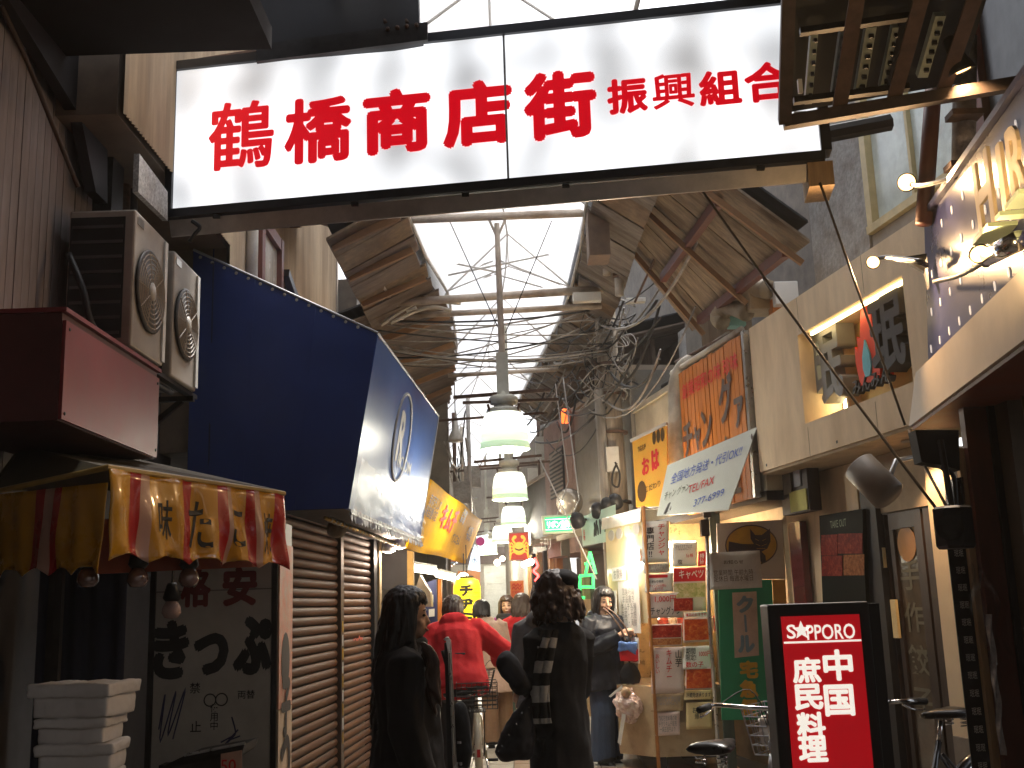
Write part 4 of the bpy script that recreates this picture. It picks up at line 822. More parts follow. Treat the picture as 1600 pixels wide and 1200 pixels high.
# ground floor of the corner shop 
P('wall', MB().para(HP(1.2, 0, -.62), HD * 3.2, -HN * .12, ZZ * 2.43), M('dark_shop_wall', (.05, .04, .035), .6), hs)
P('light_jamb', MB().slab([W(1496, 700, 5.5), W(1506, 700, 5.5), W(1506, 700, 5.5) - ZZ * 2.3, W(1496, 700, 5.5) - ZZ * 2.3], (0, .04, 0)), WOODL, hs)
q = W(1507, 700, 5.5); P('red_board', MB().box((q.x, 5.46, 0), (q.x + .115, 5.52, 2.43)), BROWN, hs)
P('dark_board', MB().box((q.x + .118, 5.44, 0), (q.x + .15, 5.52, 2.43)), BLACK, hs)
P('brown_wall', MB().box((q.x + .152, 5.3, 0), (q.x + .9, 5.5, 2.43)), M('brown_plaster', (.11, .075, .045), .7, .3, 8), hs)
TILE = M('brown_glazed_tile', (.14, .1, .06), .2, .3, 10, bump=.1)
for j in range(12):
    for i in range(3):
        x0 = q.x + .26 + i * .17; P('tile', MB().box((x0, 5.285 - random.uniform(0, .004), .03 + j * .2), (x0 + .162, 5.299, .222 + j * .2)), TILE, hs)
P('rail_pipe', MB().tube([(q.x + .22, 5.2, 0), (q.x + .2, 5.2, 2.43)], .022, 8), M('tan_metal_trim'), hs, True)
# black cloth strip with small repeated characters
cs = T('cloth_strip', 'narrow black hanging strip printed with a column of small white characters', 'banner', W(1510, 1000, 5.55))
a, b_ = W(1479, 840, 5.55), W(1532, 1200, 5.55)
P('cloth', MB().slab([V((a.x, 5.55, a.z)), V((a.x + .11, 5.55, a.z)), V((a.x + .11, 5.55, .5)), V((a.x, 5.55, .5))], (0, .008, 0)), M('black_cloth', (.02, .02, .022), .8), cs)
mb = MB()
for k in range(14): text(mb, '珉珉', V((a.x + .05, 5.548, a.z - .08 - .085 * k)), XX, ZZ, .035, .045, bold=0)
P('lettering', mb, PAPER, cs)
pw = T('plastic_wrap', 'crumpled clear plastic hanging beside the black strip', 'plastic', W(1525, 950, 5.45))
def wrp(u, v): q = W(1508 + 30 * v, 890 + 130 * v, 5.45); return q + V((.12 * u + .02 * math.sin(9 * v + 5 * u), -.03 * math.sin(14 * u + 6 * v), .03 * math.sin(11 * u)))
P('sheet', MB().grid(14, 20, wrp), CLEAR, pw, True)
P('sheet', MB().grid(8, 24, lambda u, v: W(1540 + 22 * v, 960 + 220 * v, 5.42) + V((.03 * u, .012 * math.sin(18 * v + 6 * u), 0))), M('worn_white_film', (.5, .45, .42), .25, .5, 20), pw, True)
# black octagonal speaker, black housing above, tilted can lamp, notice holder
sp_ = T('speaker', 'black octagonal loudspeaker fixed at the right doorway', 'speaker', W(1490, 832, 4.7))
q = W(1491, 826, 4.7)
P('cabinet', MB().lathe([(.001, 0), (.075, 0), (.085, .012), (.085, .17), (.07, .18)], q - ZZ * .085, 8), BLACK, sp_)
P('face_ring', MB().lathe([(.05, 0), (.055, .01), (.03, .012)], q + V((-.05, -.078, 0)), 16, (-.3, -1, 0)), STEEL, sp_)
P('bracket', MB().tube([q + V((.02, .05, .1)), q + V((.03, .12, .4))], .015, 6), BLACK, sp_)
bh = T('awning_motor', 'black box housing hung under the white slab corner', 'box', W(1460, 700, 5.3))
P('case', MB().slab([W(1430, 672, 5.3), W(1498, 672, 5.3), W(1500, 735, 5.3), W(1478, 728, 5.3), W(1440, 722, 5.3)], (0, .1, 0)), M('soot_black'), bh)
P('cable', MB().tube(bend([W(1470, 730, 5.29), W(1490, 745, 5.29), W(1494, 800, 5.29)]), .012, 6), BLACK, bh, True)
P('fitting', MB().slab([W(1488, 748, 5.5), W(1505, 745, 5.5), W(1510, 800, 5.5), W(1490, 805, 5.5)], (0, .1, 0)), M('smoked_metal', (.1, .09, .09), .25, .4, 20, .7), bh)
cl = T('can_lamp', 'big tilted cream can lamp hung before the restaurant door', 'lamp', W(1372, 750, 6.3))
a, b_ = W(1342, 728, 6.3), W(1382, 768, 6.2); d = (b_ - a).normalized()
P('can', MB().lathe([(.09, 0), (.1, .004), (.1, .25), (.085, .262)], a, 22, d), M('can_beige', (.26, .21, .16), .5, .1), cl, True)
P('cover', MB().lathe([(.001, -.006), (.088, -.005), (.09, .001)], a, 22, d), M('can_cover', (.7, .65, .55), .4), cl)
P('arm', MB().tube([b_, b_ + V((.1, .05, .18)), W(1440, 712, 6.3)], .015, 8), ALU, cl, True)
nh = T('notice_holder', 'wall niche of small notices with a yellow-green leaflet under the fascia', 'notice', WR(1255, 770, .3))
mb = MB(); q = WR(1262, 765, .3)
P('case', MB().para(q - RD * .22 - ZZ * .18, RD * .5, RN * .1, ZZ * .42), WOODD, nh)
P('leaflet', MB().para(q - RD * .2 + RN * .102 - ZZ * .17, RD * .3, RN * .01, ZZ * .16), M('lime_paper', (.5, .48, .12), .7), nh)
P('leaflet', MB().para(q - RD * .12 + RN * .102 + ZZ * .02, RD * .12, RN * .01, ZZ * .16), M('glossy_blue_grey', (.3, .32, .36), .3), nh)
P('leaflet', MB().para(q + RD * .06 + RN * .102 - ZZ * .02, RD * .14, RN * .01, ZZ * .16), M('grey_board'), nh)
# menu board
mbd = T('menu_board', 'dark TAKE OUT board with red food pictures beside the door', 'board', WR(1320, 850, .36))
def MBD(x, y, o=.36): return WR(x, y, o)
P('panel', MB().slab([MBD(1280, 806), MBD(1347, 795), MBD(1354, 962), MBD(1286, 955)], -RN * .03), M('menu_black', (.012, .015, .012), .6, spec=.05), mbd)
for i, (x0, y0, x1, y1, mt) in enumerate(((1283, 836, 1308, 868, FOOD('menu_red', (.08, .004, .003), (.2, .012, .006), (.35, .08, .04))), (1309, 834, 1347, 865, FOOD('menu_red', (.08, .004, .003), (.2, .012, .006), (.35, .08, .04))), (1284, 869, 1316, 900, FOOD('menu_red', (.08, .004, .003), (.2, .012, .006), (.35, .08, .04))), (1318, 867, 1350, 899, FOOD('menu_brown', (.1, .03, .01), (.3, .1, .03), (.4, .22, .1), 40)))):
    P('picture', MB().slab([MBD(x0, y0, .354), MBD(x1, y0 - 1, .354), MBD(x1, y1, .354), MBD(x0, y1, .354)], -RN * .004), mt, mbd)
mb = MB(); text(mb, 'TAKE OUT', MBD(1310, 818, .356), -RD, ZZ, .055, .26, bold=.0); P('lettering', mb, M('dull_green_ink', (.2, .26, .16), .6), mbd)
# ================================================================ SAPPORO standing sign
ss = T('standing_sign', 'red lit standing sign reading SAPPORO in a black frame', 'sign', (1.4, 5.0, 0))
a = W(1199, 946, 5.0); b_ = W(1357, 940, 5.0); x0, x1, zt = a.x, b_.x, W(1280, 942, 5.0).z
P('case', MB().box((x0, 5.0, .06), (x1, 5.16, zt)), BLACK, ss, bev=.008)
P('side', MB().box((x1 + .002, 5.012, .06), (x1 + .05, 5.14, zt - .01)), M('case_side', (.016, .016, .018), .5), ss)
fm = P('face', MB().box((x0 + .055, 4.99, .12), (x1 - .05, 4.998, zt - .055)), EM('lit_red_face', (.7, .004, .012), .11, (.4, .008, .012)), ss)
SWH = EM('sign_white', (1, .93, .82), .24, (.7, .66, .6)); xc = (x0 + x1) / 2
def q_(x, y): return W(x, y, 4.989)
mb = MB(); text(mb, 'S', q_(1236, 987), XX, ZZ, .062, .04, bold=.02); text(mb, 'PPORO', q_(1298, 987), XX, ZZ, .066, .215, bold=.02)
c = q_(1252, 985); st = []
zt = W(1280, 942, 5.0).z
for k in range(10): t = math.pi / 2 + k * math.pi / 5; rr = .042 if k % 2 == 0 else .018; st.append(c + V((rr * math.cos(t), 0, rr * math.sin(t))))
mb.slab(st, (0, -.003, 0)); mb.box((x0 + .058, 4.985, q_(1280, 1004).z), (x1 - .053, 4.989, q_(1280, 1001).z))
for ch, x, y in (('中', 1309, 1039), ('国', 1311, 1094), ('庶', 1260, 1047), ('民', 1263, 1089), ('料', 1267, 1133), ('理', 1270, 1170)): text(mb, ch, q_(x, y), XX, ZZ, .135 if ch in '中国' else .112, .132 if ch in '中国' else .128, heavy=.005)
P('lettering', mb, SWH, ss)
P('foot', MB().box((x0 + .02, 4.92, 0), (x0 + .08, 5.24, .058)).box((x1 - .08, 4.92, 0), (x1 - .02, 5.24, .058)), STEEL, ss)
# ================================================================ blue sign box over the shutters
ba = T('blue_sign_box', 'big dark blue vinyl sign box projecting over the roller shutters', 'sign', (-1.4, 7.4, 2.2))
def BS(y): return [LP(y, 4.03, -.6), LP(y, 3.383, .692), LP(y, 2.178, .485), LP(y, 2.178, -.6)]
b0, b1 = BS(7.3), BS(10.7)
def sidef(u, v): p = b0[0].lerp(b0[1], u).lerp(b0[3].lerp(b0[2], u), v); return p + V((0, -.018 * math.sin(u * 3.14159) * math.sin(v * 3.14159) - .006 * noise.noise(V((u * 6, v * 5, 2))), 0))
P('side_panel', MB().grid(40, 40, sidef), BLUEV, ba, True)
for u_ in (.34, .67): P('rib', MB().tube([sidef(u_, v / 10) + YY * .004 for v in range(11)], .005, 6), BLUEV, ba, True)
for k in range(14): P('eyelet', MB().lathe([(.01, 0), (.012, .003), (.006, .004)], sidef(.04 + .066 * k, .018) - YY * .002, 10, (0, -1, 0)), ALU, ba)
P('seam', MB().slab([b0[0].lerp(b0[3], .0) + XX * .14, b0[0] + XX * .15, b0[3] + XX * .15, b0[3] + XX * .14], (0, -.004, 0)), M('seam_dark', (.01, .02, .06), .5), ba)
P('end_panel', MB().slab(b1, (0, -.03, 0)), BLUEV, ba)
def nudge(p, q, a, b_): return [p + V((0, a, 0)), q + V((0, b_, 0))]
c0, c1 = [p + YY * .032 for p in b0], [p - YY * .032 for p in b1]
P('front_panel', MB().slab([c0[1], c1[1], c1[2], c0[2]], (-.03, 0, 0)), BLUEF, ba)
P('top_panel', MB().slab([c0[0], c1[0], c1[1] - XX * .035, c0[1] - XX * .035], (0, 0, -.03)), BLUEV, ba)
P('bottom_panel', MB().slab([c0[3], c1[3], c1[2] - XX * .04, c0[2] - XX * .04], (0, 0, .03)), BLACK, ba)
P('edge_trim', MB().tube([b0[0], b0[1]], .009, 6).tube([b0[1], b1[1]], .009, 6).tube([b1[1], b1[2]], .008, 6), M('trim_grey', (.35, .36, .38), .4), ba)
fd = (c1[1] - c0[1]).normalized(); fu = (c0[1] - c0[2]).normalized(); fn = fd.cross(fu).normalized()
def BF(x, y): d = ray(x, y); t = (c0[1] - EYE).dot(fn) / d.dot(fn); return EYE + d * t
ce = BF(627, 683); RING = M('emblem_cream', (.36, .36, .36), .5)
P('emblem_ring', MB().tube([ce + fn * .004 + fd * (.36 * math.cos(t)) + fu * (.36 * math.sin(t)) for t in [2 * math.pi * k / 40 for k in range(40)]], .012, 6, ring=True), RING, ba)
mb = MB(); text(mb, 'R', ce, fd, fu, .42, .3, heavy=.02, lift=.003); P('emblem_letter', mb, RING, ba)
mb = MB(); text(mb, 'ROOM', BF(628, 748) + fu * .12, fd, fu, .11, .7, bold=.01, lift=.003); P('lettering', mb, RING, ba)
def crum(u, v):
    p = c0[2].lerp(c1[2], u) + fu * (.36 * (1 - v) * (1 - .55 * u)) + fn * .012
    return p + fn * (.02 + .025 * noise.noise(V((u * 9, v * 4, 1))) + .02 * noise.noise(V((u * 30, v * 9, 4)))) - ZZ * (.05 * v)
clr = S('clear_sheet', MB().grid(60, 14, crum), CLEAR, 'crumpled clear plastic sheet along the lower edge of the blue sign box', 'plastic', None, True)
fr_ = P('fringe', MB().tube([c0[2] - ZZ * .03 + fn * .01, c1[2] - ZZ * .03 + fn * .01], .012, 6), M('trim_grey'), ba)
FLP = M('fringe_grey', (.3, .3, .34), .5, .2)
for k in range(30):
    a = c0[2].lerp(c1[2], k / 30) + fn * .012; b_ = c0[2].lerp(c1[2], (k + .86) / 30) + fn * .012
    P('flap', MB().slab([a, b_, b_ - ZZ * .07 + fn * random.uniform(-.03, .03), a.lerp(b_, .5) - ZZ * .09, a - ZZ * .06], fn * .004), FLP, fr_)
P('rod', MB().tube([LP(7.45, 2.13, .3), LP(10.6, 2.1, .3)], .014, 8), M('gold_rod', (.5, .33, .12), .3, .2, 9, .7), ba, True)
for k in range(22): P('rod_ring', MB().lathe([(.02, -.008), (.024, 0), (.02, .008)], LP(7.6 + k * .135, 2.13 - .001 * k, .3), 8, LD), ALU, ba)
cv = T('covered_lamp', 'grey cloth-covered lamp hanging in front of the middle shutter post', 'lamp', W(526, 822, 8.4))
q = W(526, 840, 8.4)
P('cover', MB().lathe([(.02, 0), (.05, .005), (.075, .04), (.07, .09), (.05, .15), (.045, .22), (.03, .25)], q, 16), M('grey_cloth', (.24, .2, .15), .9, .25, 12, bump=.4), cv, True)
P('cord', MB().tube([q + ZZ * .25, q + ZZ * .42], .008, 5), CABLE, cv)
for i, (x, y) in enumerate(((607, 862), (624, 856))):
    q = W(x, y, 10.9); t = T('shop_spot', ['white reflector lamp below the end of the blue sign box, lower of two', 'white reflector lamp below the end of the blue sign box, upper of two'][i], 'lamp', q, 'reflector lamps under the blue sign box')
    P('reflector', MB().lathe([(.02, .16), (.035, .14), (.05, .06), (.07, 0), (.066, .002)], q, 16), M('lamp_white', (.7, .66, .62), .4), t, True)
    P('lamp_face', MB().lathe([(.064, .004), (.03, -.012), (.001, -.016)], q, 16), EM('pinkish_face', (1, .82, .75), 5), t, True)
    P('cord', MB().tube([q + ZZ * .16, q + ZZ * .3], .008, 5), CABLE, t); point(q - ZZ * .06, 3, (1, .78, .6), .04)
# ================================================================ air conditioners, red box
def aircon(y0, w_, x1, z0, label):
    t = T('air_conditioner', label, 'air conditioner', (x1 - .17, y0 + w_ / 2, z0), 'air conditioners on the left wall')
    x0 = x1 - .34; h = .72
    P('casing', MB().box((x0, y0, z0), (x1, y0 + w_, z0 + h)), M('aircon_casing', (.42, .38, .33), .45, .2, 8, bump=.05, grime=.7), t, bev=.012)
    c = V((x1 + .001, y0 + w_ * .48, z0 + h * .48)); R_ = w_ * .43
    P('fan_guard', MB().lathe([(R_, 0), (R_ * 1.04, .012), (R_ * .98, .018)], c, 28, XX), M('guard_dark', (.06, .055, .05), .5), t, True)
    P('fan_well', MB().lathe([(.001, .003), (R_ * .97, .002)], c, 28, XX), M('fan_well', (.035, .03, .026), .7), t)
    mb = MB()
    for k in range(7): mb.tube([c + XX * .016 + YY * (R_ * (.2 + .12 * k) * math.cos(a)) + ZZ * (R_ * (.2 + .12 * k) * math.sin(a) * 1.0) for a in [2 * math.pi * j / 28 for j in range(28)]], (.006), 4, ring=True)
    for k in range(10): a = 2 * math.pi * k / 10; mb.tube([c + XX * .018 + YY * (.05 * math.cos(a)) + ZZ * (.05 * math.sin(a)), c + XX * .018 + YY * (R_ * .97 * math.cos(a)) + ZZ * (R_ * .97 * math.sin(a))], .004, 4)
    P('grille', mb, M('grille_tan', (.4, .33, .26), .5), t, kind='stuff')
    P('label_plate', MB().box((x1 + .001, y0 + .03, z0 + h - .07), (x1 + .004, y0 + .12, z0 + h - .03)), ALU, t)
    P('fan_hub', MB().lathe([(.045, .006), (.05, .022), (.02, .03), (.001, .031)], c, 16, XX), M('hub_pale', (.6, .56, .5), .4), t, True)
    P('corner_strip', MB().box((x1 + .001, y0 + w_ - .05, z0 + .02), (x1 + .012, y0 + w_ - .005, z0 + h - .02)), WHITEP, t)
    for k in range(8): P('fin', MB().box((x0 + .02, y0 - .008, z0 + .06 + k * .08), (x1 - .06, y0 - .001, z0 + .075 + k * .08)), M('fin_dark', (.09, .085, .085), .5), t)
    P('fin_panel', MB().box((x0 + .01, y0 - .004, z0 + .04), (x1 - .05, y0 - .0005, z0 + h - .04)), BLACK, t)
    P('rear_louvre', MB().box((x1 + .0005, y0 + w_ * .9, z0 + .1), (x1 + .004, y0 + w_ * .99, z0 + h - .1)), ALU, t) if False else None
    return t
aircon(5.28, .5, -1.9, 2.84, 'nearer air conditioner unit on the left wall, its fan facing the alley')
aircon(5.83, .47, -1.87, 2.8, 'farther air conditioner unit, tucked against the blue sign box')
br = T('aircon_bracket', 'dark steel shelf carrying the two air conditioners', 'bracket', (-2.1, 5.8, 2.75))
P('rail', MB().box((-1.93, 5.2, 2.775), (-1.89, 6.4, 2.8)).box((-2.25, 5.2, 2.775), (-2.21, 6.4, 2.798)), STEEL, br)
for y in (5.3, 6.3): P('strut', MB().beam((-2.3, y, 2.76), (-1.88, y, 2.76), .04, .03).beam((-2.32, y, 2.45), (-1.95, y, 2.75), .03, .03), STEEL, br)
P('hose', MB().tube(bend([(-2.2, 5.2, 3.3), (-2.1, 5.15, 3.1), (-2.05, 5.2, 2.9), (-1.95, 5.5, 2.76), (-1.92, 6.0, 2.74)]), .018, 6), BLACK, br, True)
rd = T('red_box_sign', 'plain maroon box sign on the left wall below the air conditioners', 'sign', (-2.0, 4.7, 2.25))
P('box', MB().box((-2.31, 4.13, 2.26), (-1.76, 5.27, 2.69)), M('box_dark_red', (.09, .02, .02), .5), rd)
P('face', MB().box((-1.759, 4.135, 2.265), (-1.745, 5.265, 2.66)), REDW, rd)
P('lid', MB().box((-2.31, 4.12, 2.692), (-1.74, 5.28, 2.71)), REDW, rd)
for y, z in ((4.16, 2.29), (5.24, 2.3), (4.17, 2.63), (5.24, 2.63)): P('screw', MB().lathe([(.008, 0), (.006, .004)], (-1.745, y, z), 8, XX), STEEL, rd)
# ================================================================ takoyaki stall
st = T('food_stall', 'corner food stall under a red and yellow striped takoyaki awning', 'stall', (-1.7, 4.8, 0))
CX = V((-1.58, 4.2, 0)); EX = V((-1.10, 5.17, 0)); WXp = V((-2.28, 4.68, 0))
YV, RV, PV = M('valance_yellow', (.62, .3, .015), .28, .1, 5, bump=.05, grime=.25, coat=.4), M('valance_red', (.45, .012, .012), .28, .1, 5, bump=.05, grime=.2, coat=.4), M('valance_pale', (.6, .36, .28), .3, .1, 5, bump=.05, coat=.4)
def valance(a, b_, zt, zb, cuts, folds, name):
    d = (b_ - a); L = d.length; d = d.normalized(); n = V((d.y, -d.x, 0)); mb = MB(); N_ = 90; R_ = 12
    def f(u, v):
        am = folds * (.25 + v); w_ = math.sin(u * 23 + 2.2 * v) * .35 + math.sin(u * 41 + 1 - 3 * v) * .3 + noise.noise(V((u * 7, v * 2, 3))) * .9
        hem = .035 * abs(math.sin(u * math.pi * 5)) if v > .95 else 0
        return a + d * (L * u) + n * (am * w_ + .02 * v) + ZZ * (zt + (zb - zt) * v + hem - .02 * u)
    mb.grid(N_, R_, f)
    for k in range(N_ * R_):
        u = (k % N_ + .5) / N_; m_ = 0
        for c, mi in cuts:
            if u < c: m_ = mi; break
        mb.m[len(mb.m) - N_ * R_ + k] = m_
    o = P(name, mb, [YV, RV, PV], st, True); s_ = o.modifiers.new('solid', 'SOLIDIFY'); s_.thickness = .004; return f, d, n
fv, dv, nv = valance(CX, EX, 2.075, 1.72, [(.10, 0), (.16, 1), (.2, 2), (.37, 0), (.42, 1), (.57, 0), (.62, 1), (.65, 2), (.75, 0), (.79, 1), (.82, 2), (.92, 0), (1.1, 1)], .035, 'awning_valance')
valance(WXp, CX, 2.04, 1.69, [(.45, 0), (.52, 1), (.6, 2), (.66, 1), (1.1, 0)], .016, 'awning_valance')
mb = MB()
for ch, u, v, h, w_ in (('味', .27, .5, .16, .075), ('た', .47, .52, .2, .12), ('こ', .69, .52, .16, .1), ('焼', .875, .55, .19, .1)):
    vs, fs, tw, th = glyphs(ch, .012)
    mb.add([fv(u + (p.x * w_ / tw) / 1.08, v - (p.y * h / th) / .355) + nv * .006 for p in vs], fs)
P('lettering', mb, INKK, st)
P('awning_top', MB().slab([CX + ZZ * 2.08, EX + ZZ * 2.06, EX + V((-.9, .25, 2.3)), WXp + V((0, .3, 2.3)), WXp + ZZ * 2.05], (0, 0, .012)), M('awning_top_dark', (.12, .1, .06), .6), st)
P('awning_rail', MB().tube([WXp + ZZ * 2.05, CX + ZZ * 2.08, EX + ZZ * 2.06], .012, 6), M('rail_yellow', (.45, .3, .08), .4), st)
P('inner_skirt', MB().slab([CX + V((-.1, .2, 1.68)), EX + V((-.12, 0, 1.72)), EX + V((-.12, 0, 1.9)), CX + V((-.1, .2, 1.9))], (0, .02, 0)), M('skirt_red_dark', (.3, .06, .02), .6), st)
for x, y in ((-1.92, 4.62), (-1.98, 4.7)): P('post', MB().box((x - .015, y - .015, 0), (x + .015, y + .015, 2.0)), STEEL, st)
P('counter', MB().box((-2.28, 4.5, .72), (-1.42, 5.2, .78)), ALU, st)
P('counter_front', MB().box((-2.27, 4.52, 0), (-1.44, 5.18, .715)), M('counter_dark', (.06, .04, .03), .5), st)
P('back_cloth', MB().grid(20, 6, lambda u, v: V((-2.28 + .42 * u, 5.25 + .02 * math.sin(u * 25), 1.9 - 1.1 * v))), M('blue_black_cloth', (.02, .025, .05), .8), st, True)
gt = T('griddle_hood', 'low metal griddle hood with a price card at the stall edge', 'griddle', (-1.4, 5.0, .79))
P('hood', MB().slab([W(240, 1204, 4.95), W(290, 1180, 4.9), W(382, 1163, 4.9), W(378, 1178, 4.9), W(342, 1204, 4.9)], (0, .25, 0)), STEEL, gt)
P('lip', MB().tube([W(288, 1180, 4.88), W(383, 1161, 4.88)], .006, 6), ALU, gt)
P('price_card', MB().slab([W(345, 1178, 4.87), W(378, 1172, 4.87), W(378, 1215, 4.87), W(345, 1215, 4.87)], (0, .004, 0)), M('card_pink', (.6, .35, .25), .6), gt)
mb = MB(); text(mb, '50', W(357, 1196, 4.865), XX, ZZ, .05, bold=.01); P('lettering', mb, INKR, gt)
P('hood_base', MB().box((-1.62, 5.05, .783), (-1.3, 5.15, .86)), STEEL, gt)
for i, (x, y, Y, lb) in enumerate(((137, 905, 4.5, 'leftmost dark heat bulb under the striped awning'), (215, 905, 4.55, 'dark heat bulb hanging at the awning corner'), (295, 905, 4.75, 'dark heat bulb hanging below the black characters of the awning'), (268, 955, 5.15, 'pale round bulb hanging in front of the ticket machine'))):
    q = W(x, y, Y); t = T('stall_bulb', lb, 'bulb', q, 'bulbs under the striped awning')
    P('bulb', MB().lathe([(.001, -.035), (.03, -.03), (.044, -.008), (.04, .02), (.022, .05)], q, 18), M('bulb_glass_pale', (.55, .4, .36), .12, .1, bump=0) if i == 3 else M('bulb_glass_red', (.2, .1, .08), .06, .1, bump=0, spec=.9, coat=1), t, True)
    P('socket', MB().lathe([(.03, .045), (.042, .06), (.026, .12), (.02, .13)], q, 14), BLACK, t, True)
    P('cord', MB().tube([q + ZZ * .13, q + V((0, .03, .3))], .006, 5), CABLE, t)
FOAM = M('foam_white', (.75, .72, .7), .8, .08, 14, bump=.1, grime=.15)
zz = .785; FOAMJOBS = []
for i, (w_, d_, h, lb) in enumerate(((.3, .24, .13, 'lowest white foam box on the stall counter'), (.31, .25, .11, 'second white foam box from the bottom of the stack'), (.29, .25, .1, 'third white foam box in the stack on the stall counter'), (.34, .28, .13, 'topmost white foam box, wider than those below'))):
    c = V((-1.78 + .012 * (i % 2), 4.56, zz)); t = T('foam_box', lb, 'foam box', c, 'white foam boxes stacked on the stall')
    FOAMJOBS.append((t, c, w_, d_, h, zz)); zz += h
# ================================================================ discount ticket machine
tk = T('ticket_machine', 'tall grey ticket machine lettered in dark red and black behind the food stall', 'machine', (-1.53, 5.6, 0))
xa, xb = W(232, 1040, 5.4).x, W(433, 1040, 5.4).x
P('cabinet', MB().box((xa, 5.4, 0), (xb, 5.72, 1.95)), M('cabinet_grey', (.2, .19, .17), .5, .15, 8, bump=.05), tk)
FP = M('machine_panel', (.55, .52, .46), .55, .15, 7, bump=.04, grime=.4)
P('front_panel', MB().box((xa + .03, 5.39, .05), (xb - .03, 5.398, 1.62)), FP, tk)
P('front_panel', MB().box((xa + .03, 5.39, 1.626), (xb - .03, 5.398, 1.9)), FP, tk)
P('edge_post', MB().box((xb - .025, 5.385, 0), (xb, 5.399, 1.95)).box((xa, 5.385, 0), (xa + .025, 5.399, 1.95)), STEEL, tk)
mb = MB(); text(mb, '格', W(306, 918, 5.389), XX, ZZ, .19, .15, heavy=.007); text(mb, '安', W(375, 916, 5.389), XX, ZZ, .19, .17, heavy=.009); P('lettering', mb, M('dark_red_ink', (.2, .03, .03), .6), tk)
mb = MB()
for ch, x, y, h, w_ in (('き', 267, 1015, .28, .18), ('つ', 330, 1022, .2, .17), ('ぷ', 395, 1008, .28, .19)): text(mb, ch, W(x, y, 5.389), XX, ZZ, h, w_, heavy=.016)
for tx, x, y, h in (('禁', 305, 1075, .05), ('止', 306, 1135, .05), ('使\n用\n中', 335, 1120, .12), ('両替', 385, 1085, .04)): text(mb, tx, W(x, y, 5.389), XX, ZZ, h, bold=.01)
for x, y in ((328, 1094), (346, 1093)):
    q = W(x, y, 5.388); mb.tube([q + XX * (.028 * math.cos(a)) + ZZ * (.028 * math.sin(a)) for a in [2 * math.pi * k / 18 for k in range(18)]], .003, 4, ring=True)
P('lettering', mb, INKK, tk)
mb = MB()
for pts in (((248, 1140), (258, 1085), (250, 1160), (275, 1080), (262, 1150), (290, 1075), (270, 1155)), ((345, 1160), (365, 1150), (350, 1165), (372, 1140)), ((362, 1120), (368, 1145), (360, 1155), (375, 1150))):
    mb.tube(bend([W(x, y, 5.388) for x, y in pts]), .0035, 4)
P('scrawl', mb, M('pen_ink', (.05, .05, .12), .6), tk)
sp0 = P('side_panel', MB().box((xb + .001, 5.405, 1.05), (xb + .008, 5.715, 1.84)), M('side_red_print', (.6, .2, .13), .6, .5, 14, col2=(.55, .4, .3), grime=.4), tk)
P('side_panel', MB().box((xb + .001, 5.405, .05), (xb + .008, 5.715, 1.045)), M('side_tan_print', (.7, .55, .4), .6, .25, 9, grime=.4), tk)
mb = MB(); 
for ch, z, h in (('子', 1.0, .28), ('つ', .72, .3)): text(mb, ch, V((xb + .0085, 5.56, z + .05)), YY, ZZ, h, .22, heavy=.014)
mb.ball((xb + .009, 5.55, 1.27), (.002, .1, .14)); P('lettering', mb, M('faded_black', (.06, .05, .045), .7), tk)
# ================================================================ yellow banner and lantern, left
bn = T('yellow_banner', 'yellow banner printed in black and red hanging along the left shops', 'banner', (-1.0, 14, 1.9))
bTL, bTR, bBR, bBL = W(672, 748, 11.2), W(752, 812, 17.4), W(727, 880, 17.4), W(632, 856, 11.2)
def bnf(u, v):
    p = bTL.lerp(bTR, u).lerp(bBL.lerp(bBR, u), v); return p + V((.008 * math.sin(u * 14 + v * 3), 0, -.01 * math.sin(u * 9)))
o = P('cloth', MB().grid(40, 8, bnf), YEL, bn, True); o.modifiers.new('solid', 'SOLIDIFY').thickness = .006
def bntext(mb, ch, u, v, du, dv, heavy=False):
    vs, fs, tw, th = glyphs(ch, .014)
    for ox in ((0, .06, -.06) if heavy else (0,)):
        mb.add([bnf(u + (p.x / tw + ox) * du, v - p.y / th * dv) + V((.02, 0, .002 * (ox != 0))) for p in vs], fs)
mb = MB()
for i, (a, b_) in enumerate((('まぼろし', .2), ('しの味', .36))): bntext(mb, 'まぼろしの\n味自慢の店', .13, .33, .17, .34); break
bntext(mb, '名物\n本場', .6, .2, .1, .28); bntext(mb, 'ヤンニョム', .62, .62, .16, .2); bntext(mb, '大阪\n鶴橋', .82, .4, .1, .3); P('lettering', mb, M('dark_brown_ink', (.1, .05, .01), .6), bn)
mb = MB(); bntext(mb, 'キ', .31, .36, .07, .4, True); bntext(mb, 'ム', .39, .38, .07, .4, True); bntext(mb, 'チ', .47, .38, .07, .44, True); P('lettering', mb, INKR, bn)
ln = T('paper_lantern', 'bright yellow paper lantern lettered in black katakana', 'lantern', W(730, 985, 14))
q = W(730, 945, 14)
P('paper', MB().lathe([(.09, -.33), (.15, -.3), (.172, -.22), (.175, 0), (.172, .22), (.15, .3), (.09, .33)], q, 28), EM('lantern_yellow', (1, .72, .01), .62, (.75, .5, .02)), ln, True)
for k in range(9): P('rib', MB().lathe([(.1745, -.004), (.1768, 0), (.1745, .004)], q + ZZ * (-.2 + .05 * k), 28), M('lantern_rib', (.65, .42, .02), .6), ln)
P('cap', MB().lathe([(.085, .33), (.09, .35), (.06, .36)], q, 18).lathe([(.085, -.36), (.09, -.33)], q, 18), BLACK, ln)
P('cord', MB().tube([q + ZZ * .36, q + ZZ * .75], .006, 5), BLACK, ln)
mb = MB()
for ch, z in (('チ', .175), ('ヂ', .01), ('ミ', -.16)): text(mb, ch, q + V((0, -.18, z)), XX, ZZ, .14, .17, heavy=.008)
P('lettering', mb, INKK, ln)
